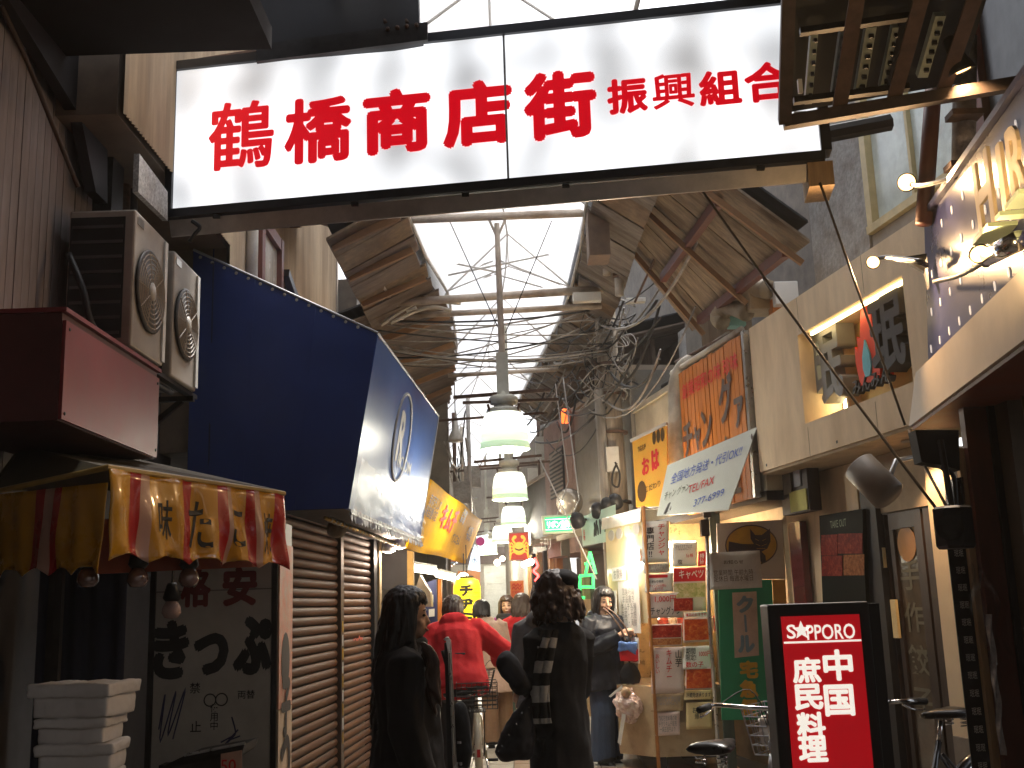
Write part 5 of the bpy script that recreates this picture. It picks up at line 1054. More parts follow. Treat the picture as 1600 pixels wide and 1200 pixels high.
# storefront under the banner
for i, (x0, x1, y, Y) in enumerate(((638, 678, 889, 12.6), (684, 708, 900, 14.8))):
    t = T('strip_light', ['long glaring strip light under the yellow banner', 'shorter glaring strip light farther under the yellow banner'][i], 'lamp', W((x0 + x1) / 2, y, Y), 'strip lights under the yellow banner')
    a, b_ = W(x0, y - 3, Y - .5), W(x1, y + 3, Y + .5)
    P('batten', MB().beam(a + ZZ * .05, b_ + ZZ * .05, .08, .03), WHITEP, t); P('tube', MB().tube([a, b_], .045, 10), EM('strip_tube', (1, .93, .72), 4), t, True)
    point(a.lerp(b_, .5) - ZZ * .12, 4, (1, .85, .6), .15)
t = T('shop_bulb', 'round glowing bulb just above the yellow lantern', 'lamp', W(724, 904, 15.5)); P('bulb', MB().ball(W(724, 904, 15.5), .085), EM('bulb_warm', (1, .85, .55), 7), t, True); P('cord', MB().tube([W(724, 895, 15.5), W(724, 865, 15.5)], .008, 5), CABLE, t)
def board(name, label, cat, px, Y, mat, th=.02, group=None):
    pts = [W(x, y, Y) for x, y in px]; return S(name, MB().slab(pts, (0, th, 0)), mat, label, cat, group)
board('hanging_screen', 'dark hanging screen in the shop beyond the shutters', 'screen', ((594, 848), (636, 858), (637, 918), (594, 922)), 11.9, M('charcoal_panel', (.06, .055, .055), .5))
board('shop_post', 'yellow-brown timber post under the near end of the banner', 'post', ((636, 860), (646, 862), (646, 1060), (637, 1060)), 11.6, M('yellow_timber', (.55, .33, .08), .6), .1)
board('shop_post', 'orange-brown timber post farther under the banner', 'post', ((684, 905), (690, 905), (690, 1060), (684, 1060)), 14.2, WOODO, .1)
board('shop_counter', 'sloping grey-brown stall hood left of the red jacket', 'hood', ((648, 925), (656, 898), (672, 925), (674, 948), (650, 948)), 12.4, M('hood_brown', (.3, .22, .15), .5), .3)
board('poster', 'dark blue poster with white cards behind the man in red', 'poster', ((660, 912), (682, 905), (684, 1020), (662, 1030)), 13.0, M('navy_poster', (.04, .05, .16), .5))
for i, (x, y) in enumerate(((668, 930), (670, 952), (664, 975))): board('card', ['upper white card on the dark blue poster', 'middle white card on the dark blue poster', 'lower white card on the dark blue poster'][i], 'card', ((x, y), (x + 9, y - 1), (x + 9, y + 11), (x, y + 12)), 12.95, PAPER, .006)
# lamp-lit hanging signs, far left
hg = T('hanging_sign', 'pale blue tapering lit sign hanging behind the end of the banner', 'sign', W(742, 892, 18))
P('face', MB().slab([W(731, 890, 18), W(750, 893, 18), W(749, 862, 18), W(742, 850, 18), (W(736, 866, 18))], (0, .12, 0)), EM('lit_pale_blue', (.72, .86, 1), .5, (.6, .7, .8)), hg)
mb = MB(); text(mb, '水', W(741, 875, 17.99), XX, ZZ, .1, bold=.01); P('lettering', mb, INKK, hg)
hg = T('hanging_sign', 'pale lit sign with a magenta disc above the pale blue one', 'sign', W(752, 862, 18.6))
P('face', MB().slab([W(744, 838, 18.6), W(762, 835, 18.6), W(761, 863, 18.6), W(748, 864, 18.6)], (0, .12, 0)), EM('lit_mint', (.8, .95, .95), .42, (.6, .75, .75)), hg)
P('disc', MB().lathe([(.075, 0), (.075, .01), (.001, .011)], W(750.5, 846, 18.59), 18, (0, -1, 0)), M('magenta', (.55, .03, .25), .5), hg)
cs_ = T('crab_sign', 'square red and gold crab picture sign with a pale frame', 'sign', W(812, 876, 18.5))
P('frame', MB().slab([W(794.5, 832, 18.5), W(826, 830, 18.5), W(827.5, 876, 18.5), W(795, 876, 18.5)], (0, .08, 0)), M('sign_frame_pink', (.6, .45, .4), .5), cs_)
P('picture', MB().slab([W(796, 834, 18.49), W(824.5, 832, 18.49), W(826, 874.5, 18.49), W(796.5, 874.5, 18.49)], (0, .008, 0)), EM('crab_red', (.8, .05, .01), .12, (.55, .03, .015)), cs_)
GOLD = EM('crab_gold', (1, .55, .08), .3, (.75, .4, .03)); q = W(811, 857, 18.48)
mb = MB(); mb.lathe([(.11, 0), (.08, .012), (.001, .016)], q, 20, (0, -1, 0))
for s_ in (-1, 1):
    for k in range(4): mb.tube(bend([q + V((s_ * .08, 0, .03 - .03 * k)), q + V((s_ * .13, -.005, .1 - .06 * k)), q + V((s_ * .155, -.005, .02 - .07 * k))], 3), .011, 5)
    mb.tube(bend([q + V((s_ * .05, 0, .07)), q + V((s_ * .1, -.005, .15)), q + V((s_ * .04, -.005, .21))], 3), [.016, .016, .018, .022, .026, .03, .012][:7], 6)
P('crab', mb, GOLD, cs_, True)
mb = MB(); mb.tube(bend([q + V((-.07, -.02, .0)), q + V((0, -.022, -.03)), q + V((.07, -.02, .0))], 4), .012, 5); P('mouth', mb, M('crab_dark', (.15, .02, .08), .5), cs_)
op = T('orange_poster', 'small orange poster with red squiggles under the crab sign', 'poster', W(807, 936, 17.5))
P('sheet', MB().slab([W(797, 908, 17.5), W(818, 907, 17.5), W(819, 936, 17.5), W(798, 936, 17.5)], (0, .012, 0)), M('poster_orange', (.75, .22, .04), .5), op)
mb = MB()
for z in (4, 9): mb.tube(bend([W(800 + 3 * k, 910 + z + 2 * (-1) ** k, 17.49) for k in range(6)], 4), .008, 4)
text(mb, '市場案内\nかに料理', W(808, 928, 17.49), XX, ZZ, .1, .17, bold=0); P('print', mb, INKR, op)
for i, (x, y, Y, r_) in enumerate(((819, 882, 17, .05), (824, 880, 17.1, .05), (829, 878, 17.2, .055), (777, 879, 20, .06), (785, 873, 20.2, .05))):
    S('globe_bulb', MB().ball(W(x, y, Y), r_, 12, 8), EM('globe_lit', (1, .75, .55), 5) if i > 2 else EM('globe_lit_pink', (1, .8, .78), 5), ['left of three small globe bulbs right of the crab sign', 'middle of three small globe bulbs right of the crab sign', 'right of three small globe bulbs beside the red neon', 'lower small warm globe bulb left of the crab sign', 'upper small warm globe bulb left of the crab sign'][i], 'bulb', 'small globe bulbs around the crab sign', True)
S('neon_tube', MB().tube(bend([W(835, 872, 16.5), W(840, 884, 16.5), W(834, 892, 16.5), W(841, 900, 16.5), W(836, 908, 16.5)]), .018, 6), EM('red_neon', (1, .02, .02), 4), 'wavy red neon tube right of the crab sign', 'neon', None, True)
# ================================================================ right middle: green sign, neon, mint sign, mirror, lamps
gs = T('green_sign', 'green lit sign with white katakana in a pale frame hung over the alley', 'sign', W(872, 820, 12))
def GS(x, y, d=0): return W(x, y, 12 + d)
P('frame', MB().slab([GS(846, 806), GS(896, 803), GS(898, 832), GS(849, 835)], (0, .14, 0)), M('frame_cream', (.6, .62, .5), .5), gs)
P('face', MB().slab([GS(851, 809, -.012), GS(893, 806.5, -.012), GS(894, 829, -.012), GS(853, 831, -.012)], (0, .01, 0)), EM('lit_green', (.02, .85, .25), .36, (.02, .5, .15)), gs)
mb = MB(); sdir = (GS(893, 806.5) - GS(851, 809)).normalized(); sup = (GS(852, 809) - GS(853, 831)).normalized()
text(mb, 'リボン宝飾', GS(872.5, 819, -.014), sdir, sup, .085, .25, heavy=.003)
for yy in (811.5, 827.5): mb.slab([GS(852, yy, -.015), GS(893, yy - 2, -.015), GS(893, yy - 1, -.015), GS(852, yy + 1, -.015)], (0, .002, 0))
P('lettering', mb, EM('lit_white_letters', (.9, 1, .92), .75), gs)
mb = MB()
for ch, x, z in (('テ', 846, 0), ('モ', 852, .0), ('リ', 858, 0)): text(mb, ch, GS(x, 850), XX, ZZ, .12, .035, bold=.01, depth=.01)
P('hanging_letter', mb, WHITEP, gs)
gn = T('green_cross_lamp', 'green neon figure of a pointed A over a square frame', 'neon', W(918, 930, 11.2))
GNM = EM('green_neon', (.02, .85, .12), .55, (.02, .4, .1)); GND = M('green_tube_off', (.02, .3, .1), .4)
def GN(x, y): return W(x, y, 11.2)
P('tube', MB().beam(GN(922, 862), GN(915, 897), .022, .03).beam(GN(922, 862), GN(931, 897), .018, .03).beam(GN(913, 881), GN(929, 880), .016, .03), GNM, gn)
P('tube', MB().beam(GN(905, 900), GN(929, 898), .02, .03).beam(GN(906, 900), GN(906, 934), .02, .03).beam(GN(927, 899), GN(927, 920), .03, .03).beam(GN(906, 917), GN(927, 917), .03, .03).beam(GN(906, 934), GN(914, 934), .02, .03), GNM, gn)
P('backing', MB().slab([GN(904, 898) + YY * .03, GN(930, 897) + YY * .03, GN(930, 936) + YY * .03, GN(904, 936) + YY * .03], (0, .01, 0)), FILM('green_pane', (.75, .95, .8)), gn)
P('bracket', MB().tube([GN(922, 862) + YY * .03, WR(922, 862, .3)], .012, 5), STEEL, gn)
ms = T('mint_sign', 'pale mint shop sign brushed with bold black characters', 'sign', WR(935, 830, -.3))
def MS(x, y, o=0): return W(x, y, 12.0 - (x - 908) * .012 + o)
P('board', MB().slab([MS(908, 808), MS(962, 788), MS(962, 844), MS(911, 853)], (.0, .05, 0)), MINT, ms)
sdir = (MS(962, 795) - MS(908, 812)).normalized(); sup = ZZ
mb = MB(); text(mb, 'めじろ', MS(940, 828, -.003), sdir, sup, .24, .33, heavy=.012); P('lettering', mb, INKK, ms)
mb = MB(); text(mb, '名\n物', MS(913, 836, -.003), sdir, sup, .12, .04); P('lettering', mb, INKR, ms)
for i, (x, y) in enumerate(((935, 800), (950, 792), (903, 815), (962, 786))):
    q = W(x, y, 11.7); t = T('black_floodlight', ['black floodlight clamped at the left of the mint sign top', 'second black floodlight over the mint sign', 'lone black floodlight between the green sign and the mint sign', 'black floodlight beside the foot of the concrete pole'][i], 'lamp', q, 'black floodlights over the mint sign')
    P('hood', MB().lathe([(.04, .1), (.075, .06), (.08, -.03), (.065, -.05)], q, 14, (-.3, -.5, .8)), BLACK, t, True)
    P('lens', MB().lathe([(.06, -.045), (.001, -.05)], q, 14, (-.3, -.5, .8)), M('dull_lens', (.2, .2, .2), .2), t); P('arm', MB().tube([q, q + V((.15, .3, .05))], .015, 6), BLACK, t)
mr = T('round_mirror', 'oval grey convex mirror on the mauve wall', 'mirror', W(889, 785, 13.5))
P('disc', MB().lathe([(.001, .05), (.1, .04), (.17, .0), (.175, -.02)], W(889, 785, 13.5), 24, (-.45, -1, -.1)), M('mirror_grey', (.35, .31, .26), .2, .1, bump=0, metal=.6), mr, True); P('arm', MB().tube([W(889, 785, 13.5), W(895, 785, 14.2)], .02, 6), STEEL, mr)
aw = T('white_awning_edge', 'pale sloping awning edge below the green sign', 'awning', W(890, 840, 13))
P('sheet', MB().slab([W(869, 838, 13), W(908, 825, 12.6), W(912, 836, 12.6), W(870, 846, 13)], (.1, .5, .05)), M('awning_cream', (.5, .46, .38), .6), aw)
P('lamp_cluster', MB().bx(W(883, 855, 13), .1, .1, .2).tube([W(885, 845, 13), W(893, 900, 13)], .012, 5), M('grey_board'), aw)
# food banner sign on the cream wall, tilted white board, ducts
fs_ = T('food_sign', 'orange food sign with red and black brush characters next to the concrete pole', 'sign', W(1015, 790, 10.6))
def FS(x, y, o=0): return W(x, y, 10.7 - (x - 988) * .006 + o)
P('board', MB().slab([FS(988, 690), FS(1041, 664), FS(1044, 790), FS(994, 792)], (.02, .05, 0)), M('sign_orange', (.75, .32, .03), .45, .25, 5, col2=(.7, .42, .06), bump=.03), fs_)
P('rail', MB().beam(FS(986, 689), FS(1042, 662), .03, .03), PLASTW, fs_)
sdir = (FS(1041, 664) - FS(988, 690)).normalized()
mb = MB(); text(mb, 'お', FS(1009, 728, -.004), sdir, ZZ, .17, .1, heavy=.006); text(mb, 'は', FS(1024, 718, -.004), sdir, ZZ, .2, .1, heavy=.008); P('lettering', mb, INKR, fs_)
mb = MB(); text(mb, '鶴橋名産', FS(1003, 700, -.004), sdir, ZZ, .06, .11); text(mb, 'こだわり', FS(1020, 760, -.004), sdir, ZZ, .06, .2)
for k in range(3): mb.slab([FS(1022 + 6.5 * k + 3 * math.cos(a), 684 - 2.5 * k + 11 * math.sin(a), -.004) for a in [2 * math.pi * j / 12 for j in range(12)]], (0, -.002, 0))
mb.slab([FS(1003 + 7 * math.cos(a), 768 + 17 * math.sin(a), -.004) for a in [2 * math.pi * j / 12 for j in range(12)]], (0, -.002, 0)); P('print', mb, M('dark_brown_ink'), fs_)
tb = T('tilted_board', 'tilted white board with handwritten blue shipping notice over the booth', 'board', W(1105, 760, 9.4))
tq = [W(1043, 727, 9.55), W(1183, 667, 8.75), None, W(1026, 806, 9.45)]
tn0 = (tq[1] - tq[0]).cross(tq[0] - tq[3]); d = ray(1138, 797); tq[2] = EYE + d * ((tq[0] - EYE).dot(tn0) / d.dot(tn0))
P('board', MB().slab(tq, (.01, .03, 0)), M('board_greenish_white', (.66, .68, .6), .35, .06, 6, bump=.02, grime=.12), tb)
tr_ = (tq[1] - tq[0]).normalized(); tn = tr_.cross((tq[0] - tq[3])).normalized(); tu = (tq[0] - tq[3]).normalized()
def TBp(x, y): d = ray(x, y); return EYE + d * ((tq[0] - EYE).dot(tn) / d.dot(tn))
def ttext(mb, s_, x, y, h, w_): text(mb, s_, TBp(x, y), tr_, tu, h, w_, bold=0, lift=.006)
mb = MB(); ttext(mb, '全国地方発送・代引OK!!', 1103, 727, .105, .82); ttext(mb, '377-6999', 1108, 778, .065, .34); P('lettering', mb, INKB, tb)
mb = MB(); ttext(mb, 'チャン グァン', 1058, 768, .08, .3); P('lettering', mb, M('olive_ink', (.12, .13, .08), .6), tb)
mb = MB(); ttext(mb, 'TEL/FAX', 1096, 758, .075, .3); P('lettering', mb, INKR, tb)
for i, (pts, r_, mt) in enumerate(((((1056, 735), (1057, 640), (1058, 600), (1068, 575), (1092, 560)), .085, PIPEW), (((1130, 505), (1122, 495), (1140, 480), (1168, 490)), .075, M('flex_duct', (.36, .29, .2), .7, .3, 10, bump=.4)), (((1128, 488), (1145, 465), (1170, 450), (1200, 452)), .085, M('flex_duct')))):
    S('duct', MB().tube(bend([W(x, y, 10.6 - .5 * (i > 0) - (x - 1056) * .008) for x, y in pts]), r_, 12), mt, ['fat cream upright duct left of the orange slatted sign', 'short grey flexible duct with a greenish end above the orange sign', 'longer grey flexible duct curling above the orange sign'][i], 'duct', None, True)
for i, (x, y, w_, h_, d_, mt) in enumerate(((1196, 470, .35, .22, .3, M('cardboard', (.5, .38, .24), .8)), (1225, 462, .2, .2, .2, WHITEP), (1150, 500, .15, .14, .15, M('teal_box', (.2, .4, .35), .6)), (1215, 487, .12, .2, .15, WOODO))):
    q = W(x, y, 9.6 - (x - 1150) * .008); S('carton', MB().bx(q, w_, d_, h_), mt, ['cardboard carton on the ledge above the white fascia', 'white container behind the carton above the fascia', 'small teal block by the end of the grey duct', 'orange block among the cartons above the fascia'][i], 'carton', bev=.008)
for i in range(6):
    a = RP(8.9 + .3 * i, 3.72 + .05 * (i % 3), .0 + .06 * i); S('roof_pipe', MB().tube([a, a + RD * 1.6 + ZZ * random.uniform(-.06, .12)], random.choice([.02, .03, .04]), 8), random.choice([STEEL, RUST, CABLE, PIPEW]), 'pipe lying along the coping above the orange sign', 'pipe', 'pipes along the coping above the orange sign', True)
# ================================================================ kimchi booth
bo = T('kimchi_booth', 'clear-walled kimchi booth covered in handwritten posters', 'booth', (1.5, 10.5, 0))
BY = 10.0
def BB(x, y, d=0): return W(x, y, BY + d)
fx0, fx1 = BB(1018, 1000).x, BB(1124, 1000).x; lx = W(958, 1000, 11.2).x
bot = .16
P('cabinet', MB().slab([(fx0, BY + .02, bot), (fx1, BY + .02, bot), (fx1, 11.3, bot), (lx + .05, 11.3, bot), (fx0 - .28, BY + .75, bot), (fx0 - .3, BY + .35, bot)], (0, 0, .6)), M('cabinet_tan', (.46, .34, .2), .3, .2, 7, bump=.03, grime=.4, coat=.3), bo)
for x, y in ((fx0 + .05, BY + .08), (fx1 - .05, BY + .08), (lx + .2, 11.2), (fx1 - .05, 11.2)): P('foot', MB().box((x - .03, y - .03, 0), (x + .03, y + .03, bot)), STEEL, bo)
P('front_sheet', MB().box((fx0, BY, .45), (fx1, BY + .004, 2.33)), CLEAR, bo)
P('corner_pole', MB().tube([(fx0, BY - .01, 0), (fx0 - .01, BY - .01, 2.36)], .017, 8), M('orange_pole', (.5, .2, .05), .4, .2, 12), bo, True)
P('corner_post', MB().box((fx1 - .02, BY - .03, 0), (fx1 + .075, BY + .05, 2.3)), M('green_black_post', (.07, .085, .07), .45, .3, 9, stretch=(3, 3, .5)), bo)
P('top_rail', MB().tube([(fx0, BY, 2.34), (fx1, BY, 2.34)], .014, 8).tube([(fx0, BY, 2.34), (lx, 11.25, 2.34)], .014, 8), ALU, bo, True)
SHEETV = M('cream_vinyl', (.7, .58, .36), .35, .1, 5, bump=.05, grime=.2, coat=.3)
sd_ = V((lx - fx0, 1.25, 0)); 
def LV(u, z, o=0): return V((fx0 - .01, BY, 0)) + sd_ * u + ZZ * z + V((-.96, -.28, 0)) * o
P('side_sheet', MB().grid(16, 10, lambda u, v: LV(u, 2.31 - 1.0 * v, .012 * math.sin(7 * u + 2 * v))), SHEETV, bo, True)
P('side_sheet', MB().grid(10, 6, lambda u, v: LV(u, 1.31 - .6 * v, .01 * math.sin(6 * u + 3 * v))), CLEAR, bo, True)
P('header_flap', MB().slab([LV(0, 2.34, .02), LV(1.05, 2.36, .02), LV(1.05, 2.24, .03), LV(0, 2.22, .03)], V((-.004, -.001, 0))), M('vinyl_white', (.75, .7, .6), .4), bo)
P('shelf', MB().box((fx0 + .1, BY + .3, 1.18), (fx1 - .03, 11.1, 1.21)).box((fx0 + .1, BY + .3, 1.6), (fx1 - .03, 11.1, 1.63)), WOODL, bo)
P('back_board', MB().box((fx0, 11.25, .7), (fx1 + .3, 11.28, 2.3)), M('gold_foil', (.6, .4, .16), .3, .3, 14, .5), bo)
P('tube_lamp', MB().tube([(fx0 + .22, BY + .35, 2.02), (fx1 - .1, BY + .35, 2.02)], .03, 8), EM('booth_tube', (1, .8, .5), 10), bo)
point((fx0 + .4, BY + .4, 1.9), 34, (1, .8, .55), .12); point((fx0 - .14, BY + .4, 1.9), 18, (1, .85, .66), .1)
for k in range(7):
    for z in (1.21, 1.63): P('jar', MB().lathe([(.05, 0), (.055, .02), (.055, .12), (.04, .14)], (fx0 + .18 + .085 * k, BY + .5, z), 10), [M('jar_red', (.4, .05, .02), .2), M('jar_white', (.6, .5, .42), .3)][k % 2], bo)
mb = MB()
for k in range(4): mb.slab([LV(.12 + .22 * k + .09 * math.cos(a), 2.16 + .035 * math.sin(a) * 1.5, .03) for a in [2 * math.pi * j / 14 for j in range(14)]], V((-.003, -.001, 0)))
P('print_oval', mb, M('print_grey', (.45, .42, .38), .6), bo)
P('print_stamp', MB().slab([LV(.06, 1.98, .028), LV(.3, 1.98, .028), LV(.3, 1.86, .028), LV(.06, 1.86, .028)], V((-.003, -.001, 0))), M('stamp_pink', (.65, .3, .22), .6), bo)
# posters taped to the booth
def poster(label, px, mat, items=(), pics=(), d=-.012):
    (x0, y0, x1, y1) = px; j = random.uniform(-1, 1)
    t = T('poster', label, 'poster', BB((x0 + x1) / 2, y1, d), 'posters taped on the booth')
    def f(u, v): return BB(x0 + (x1 - x0) * u + j * v, y0 + (y1 - y0) * v - 1.6 * u, d + .004 * math.sin(5 * u + 4 * v + j) - .006 * v * v)
    o = P('sheet', MB().grid(8, 8, f), mat, t, True); o.modifiers.new('solid', 'SOLIDIFY').thickness = .002
    for (a, b_, c, e, m_) in pics:
        o = P('picture', MB().grid(5, 5, lambda u, v: f(a + (c - a) * u, b_ + (e - b_) * v) - YY * .004), m_, t, True)
    for (s_, u, v, w_, h, ink) in items:
        vs, fs, tw, th = glyphs(s_, .01); mb = MB(); mb.add([f(u + p.x / tw * w_, v - p.y / th * h) - YY * .0055 for p in vs], fs); P('lettering', mb, ink, t)
    return t
PNK = M('pinkish_paper', (.72, .58, .54), .6, .08)
LINES = '鶴橋名物本場の味\n手作りキムチ販売\n一袋五百円より'
poster('white poster with red vertical katakana and black characters at the booth corner', (1003, 815, 1045, 880), PAPER, [('チ\nャ\nン\nジ\nャ', .72, .45, .26, .75, INKR), ('専\n門\n店\n!!', .3, .5, .28, .72, INKK)])
poster('small white price notice under the booth tube light', (1051, 848, 1089, 886), PAPER, [(LINES, .45, .22, .7, .22, INKG), ('価格', .7, .55, .3, .16, INKR), ('塩', .3, .8, .2, .2, INKK)])
poster('red header and cabbage picture poster', (1052, 887, 1103, 956), PNK, [('キャベツ', .55, .16, .75, .2, PAPER)], [(.02, .02, .98, .32, REDP), (.02, .36, .98, .68, FOOD('food_photo_green', (.3, .32, .08), (.6, .5, .25), (.75, .7, .5))), (.02, .7, .6, .98, KIMCHI)])
for c in []: pass
poster('torn strip of faint writing under the corner poster', (1006, 880, 1047, 896), M('clear_tape_paper', (.6, .55, .45), .5), [(LINES, .5, .5, .8, .7, INKG)])
poster('white notice with a red bar across its top', (1008, 896, 1052, 926), PAPER, [('日替わり特売', .4, .45, .5, .16, INKK), ('チャンジャ大特価\n三個で千円', .45, .75, .6, .34, INKR)], [(.12, .1, .8, .25, REDP)])
poster('poster of a red price over bold black katakana', (1012, 927, 1067, 966), PNK, [('1,000円', .5, .25, .6, .28, INKR), ('チャングァン', .5, .72, .85, .34, INKK)])
poster('dark red kimchi photo on the left column of the booth', (1015, 976, 1066, 1010), PNK, [], [(.03, .05, .97, .62, KIMCHI), (.03, .66, .97, .96, FRIED)])
poster('tall pale poster with a red katakana column', (1017, 1012, 1068, 1084), PNK, [('キ\nム\nチ\nー', .55, .35, .17, .6, INKR), ('山\n芋', .84, .25, .2, .36, INKK), ('お\nい\nし\nい', .2, .35, .12, .42, INKR)])
poster('orange kimchi photo on the right column of the booth', (1067, 965, 1109, 1004), PNK, [], [(.05, .08, .95, .92, CRABM)])
poster('poster announcing a limited offer in red and black', (1067, 1010, 1113, 1046), PAPER, [('期間\n限定!', .27, .35, .36, .55, INKK), ('1000円', .75, .35, .4, .24, INKR), ('数の子', .4, .8, .6, .26, INKR)])
poster('slanting orange-red roe photo at the bottom of the booth posters', (1071, 1044, 1118, 1078), PNK, [], [(.03, .06, .97, .94, CRABM)])
poster('dim crinkled sheet hanging below the tall pale poster', (1018, 1085, 1068, 1112), M('dim_film', (.5, .36, .22), .25, .2, 14, bump=.4), [(LINES, .5, .4, .8, .5, INKG)])
poster('narrow buff slip under the orange photo at the right of the booth', (1069, 1079, 1114, 1094), PAPERY, [('冷蔵発送承ります', .5, .5, .85, .5, INKK)])
poster('pale price list low on the booth front', (1024, 1113, 1062, 1150), PNK, [(LINES, .5, .5, .75, .7, INKG)])
poster('small red price flag between the cabbage poster and the tube light', (1091, 862, 1103, 885), REDP, [('特\n価', .5, .5, .6, .7, PAPER)])
poster('faint handwritten sheet between the two photo posters', (1068, 957, 1106, 965), PAPER, [('本日のおすすめ', .5, .5, .85, .6, INKR)])
poster('crinkled buff sheet at the bottom right of the booth front', (1072, 1098, 1112, 1140), PAPERY, [('お持ち\n帰り', .5, .4, .5, .45, INKK)])
def notice(label, a, b_, z0, z1, txt):
    t = T('notice', label, 'notice', LV((a + b_) / 2, z0, .03), 'notices on the booth side'); P('sheet', MB().slab([LV(a, z1, .03), LV(b_, z1, .03), LV(b_, z0, .035), LV(a, z0, .035)], V((-.003, -.001, 0))), PAPER, t)
    mb = MB(); text(mb, txt, LV((a + b_) / 2, (z0 + z1) / 2, .036), -sd_, ZZ, (z1 - z0) * .75, sd_.length * (a - b_) * .7 if a > b_ else sd_.length * (b_ - a) * .7, bold=0); P('lettering', mb, INKG, t)
notice('long white handwritten list on the booth side', .12, .66, 1.22, 1.7, '営業時間\nお品書き\nキムチ各種\n白菜・大根\n胡瓜・海鮮')
notice('short buff notice below the long list on the booth side', .2, .6, .95, 1.18, '地方発送\n致します')
notice('narrow white notice near the far edge of the booth side', .72, .95, 1.25, 1.62, '定休日\n水曜')
notice('small white slip above the long list on the booth side', .45, .8, 1.71, 1.84, 'お買得')
bigN = T('notice', 'wide white notice hung across the post right of the booth', 'notice', W(1148, 920, 9.5))
P('sheet', MB().grid(10, 8, lambda u, v: W(1106 + 81 * u + 4 * v, 864 - 4 * u + 58 * v, 9.5 + .012 * math.sin(5 * u + 3 * v))), M('notice_grey_white', (.62, .58, .54), .6), bigN, True).modifiers.new('solid', 'SOLIDIFY').thickness = .003
mb = MB(); text(mb, 'お知らせ', W(1146, 878, 9.478), XX, ZZ, .035, .17, bold=.014); text(mb, '営業時間 午前九時\n定休日 毎週水曜日', W(1146, 899, 9.478), XX, ZZ, .1, .34, bold=0); P('lettering', mb, M('dark_brown_ink'), bigN)
wl = T('work_lamp', 'grey work lamp clamped sideways on a thin pole at the booth top', 'lamp', W(1103, 800, 9.4))
P('pole', MB().tube([W(1103, 785, 9.42), W(1108, 960, 9.42), V((W(1108, 960, 9.42).x, 9.42, 0))], .016, 8), ALU, wl, True)
hd_ = [W(x, y, 9.35) for x, y in ((1036, 803), (1044, 786), (1062, 777), (1092, 774), (1108, 785), (1090, 792), (1068, 790), (1050, 798))]
P('head', MB().slab(hd_, (.02, .12, 0)), M('lamp_grey', (.36, .36, .35), .4, .1), wl, bev=.008)
P('guard', MB().tube(bend([W(1046, 797, 9.33), W(1056, 786, 9.33), W(1076, 781, 9.33)]), .008, 6), ALU, wl, True)
P('clamp', MB().bx(W(1104, 800, 9.38), .06, .06, .1).bx(W(1101, 825, 9.38), .07, .07, .14), M('clamp_dark', (.08, .06, .05), .5), wl)
bt = T('bag_bundle', 'bundle of crinkled white plastic bags hanging at the booth corner', 'bags', W(980, 1120, 10.15))
q = W(982, 1100, 10.15)
def lump(a, b_):
    th, ph = a * 2 * math.pi, b_ * math.pi; r_ = .115 + .035 * noise.noise(V((math.cos(th) * 2, math.sin(th) * 2, ph * 2))) + .02 * noise.noise(V((th * 3, ph * 5, 1)))
    return q + V((r_ * math.sin(ph) * math.cos(th) * 1.1, r_ * math.sin(ph) * math.sin(th), r_ * 1.15 * math.cos(ph) - .02))
P('bag', MB().grid(36, 22, lump), M('bag_white', (.72, .62, .55), .25, .25, 22, bump=.5, col2=(.6, .38, .34), coat=.5), bt)
P('pouch', MB().ball(W(978, 1082, 10.08), (.045, .04, .05), 12, 8), M('pouch_tan', (.5, .33, .2), .6), bt, True)
P('ribbon', MB().slab([W(972, 1115, 10.05), W(978, 1116, 10.05), W(970, 1165, 10.05), W(965, 1160, 10.05)], (0, .003, 0)), PAPER, bt)
P('card', MB().slab([W(951, 1088, 10.0), W(972, 1070, 10.0), W(973, 1075, 10.0), W(954, 1090, 10.0)], (0, .004, 0)), PAPER, bt)
# delivery banner right of the booth
dbn = T('delivery_banner', 'yellow white and green banner with a black cat in an ellipse beside the booth', 'banner', W(1165, 1100, 9.7))
DY = 9.7
def DB(x, y, d=0): return W(x, y, DY + d)
P('white_cloth', MB().slab([DB(1120, 818), DB(1222, 812), DB(1228, 905), DB(1122, 905)], (0, .02, 0)), M('cloth_pinkwhite', (.6, .5, .42), .4, .1), dbn)
P('green_cloth', MB().slab([DB(1122, 905.5), DB(1206, 905.5), DB(1216, 1125), DB(1128, 1125)], (0, .02, 0)), GREENB, dbn)
P('orange_strip', MB().slab([DB(1207, 905.5), DB(1227, 905.5), DB(1240, 1125), DB(1217, 1125)], (0, .02, 0)), M('cloth_amber', (.62, .3, .03), .5), dbn)
el = [DB(1174 + 40 * math.cos(a), 852 + 31 * math.sin(a), -.004) for a in [2 * math.pi * k / 32 for k in range(32)]]
P('ellipse', MB().slab(el, (0, .003, 0)), M('ellipse_yellow', (.68, .36, .02), .5), dbn)
P('ellipse_rim', MB().tube(el, .006, 5, ring=True), M('rim_brown', (.1, .05, .02), .5), dbn)
CAT = M('cat_black_brown', (.06, .025, .012), .6)
ct = [(1172, 826), (1180, 836), (1190, 836), (1203, 826), (1204, 846), (1199, 857), (1190, 862), (1196, 868), (1197, 878), (1190, 880), (1184, 866), (1160, 863), (1150, 866), (1138, 862), (1139, 846), (1160, 850), (1178, 850), (1173, 842)]
mb = MB(); P('cat', mb.slab([DB(x, y, -.007) for x, y in ct], (0, .002, 0)), CAT, dbn)
mb = MB()
for a, b_ in (((1180, 842), (1186, 845)), ((1191, 845), (1197, 842)), ((1181, 850), (1188, 853)), ((1190, 853), (1198, 850)), ((1182, 857), (1196, 857))): mb.beam(DB(*a, -.0095), DB(*b_, -.0095), .004, .003)
P('cat_marking', mb, M('ellipse_yellow'), dbn)
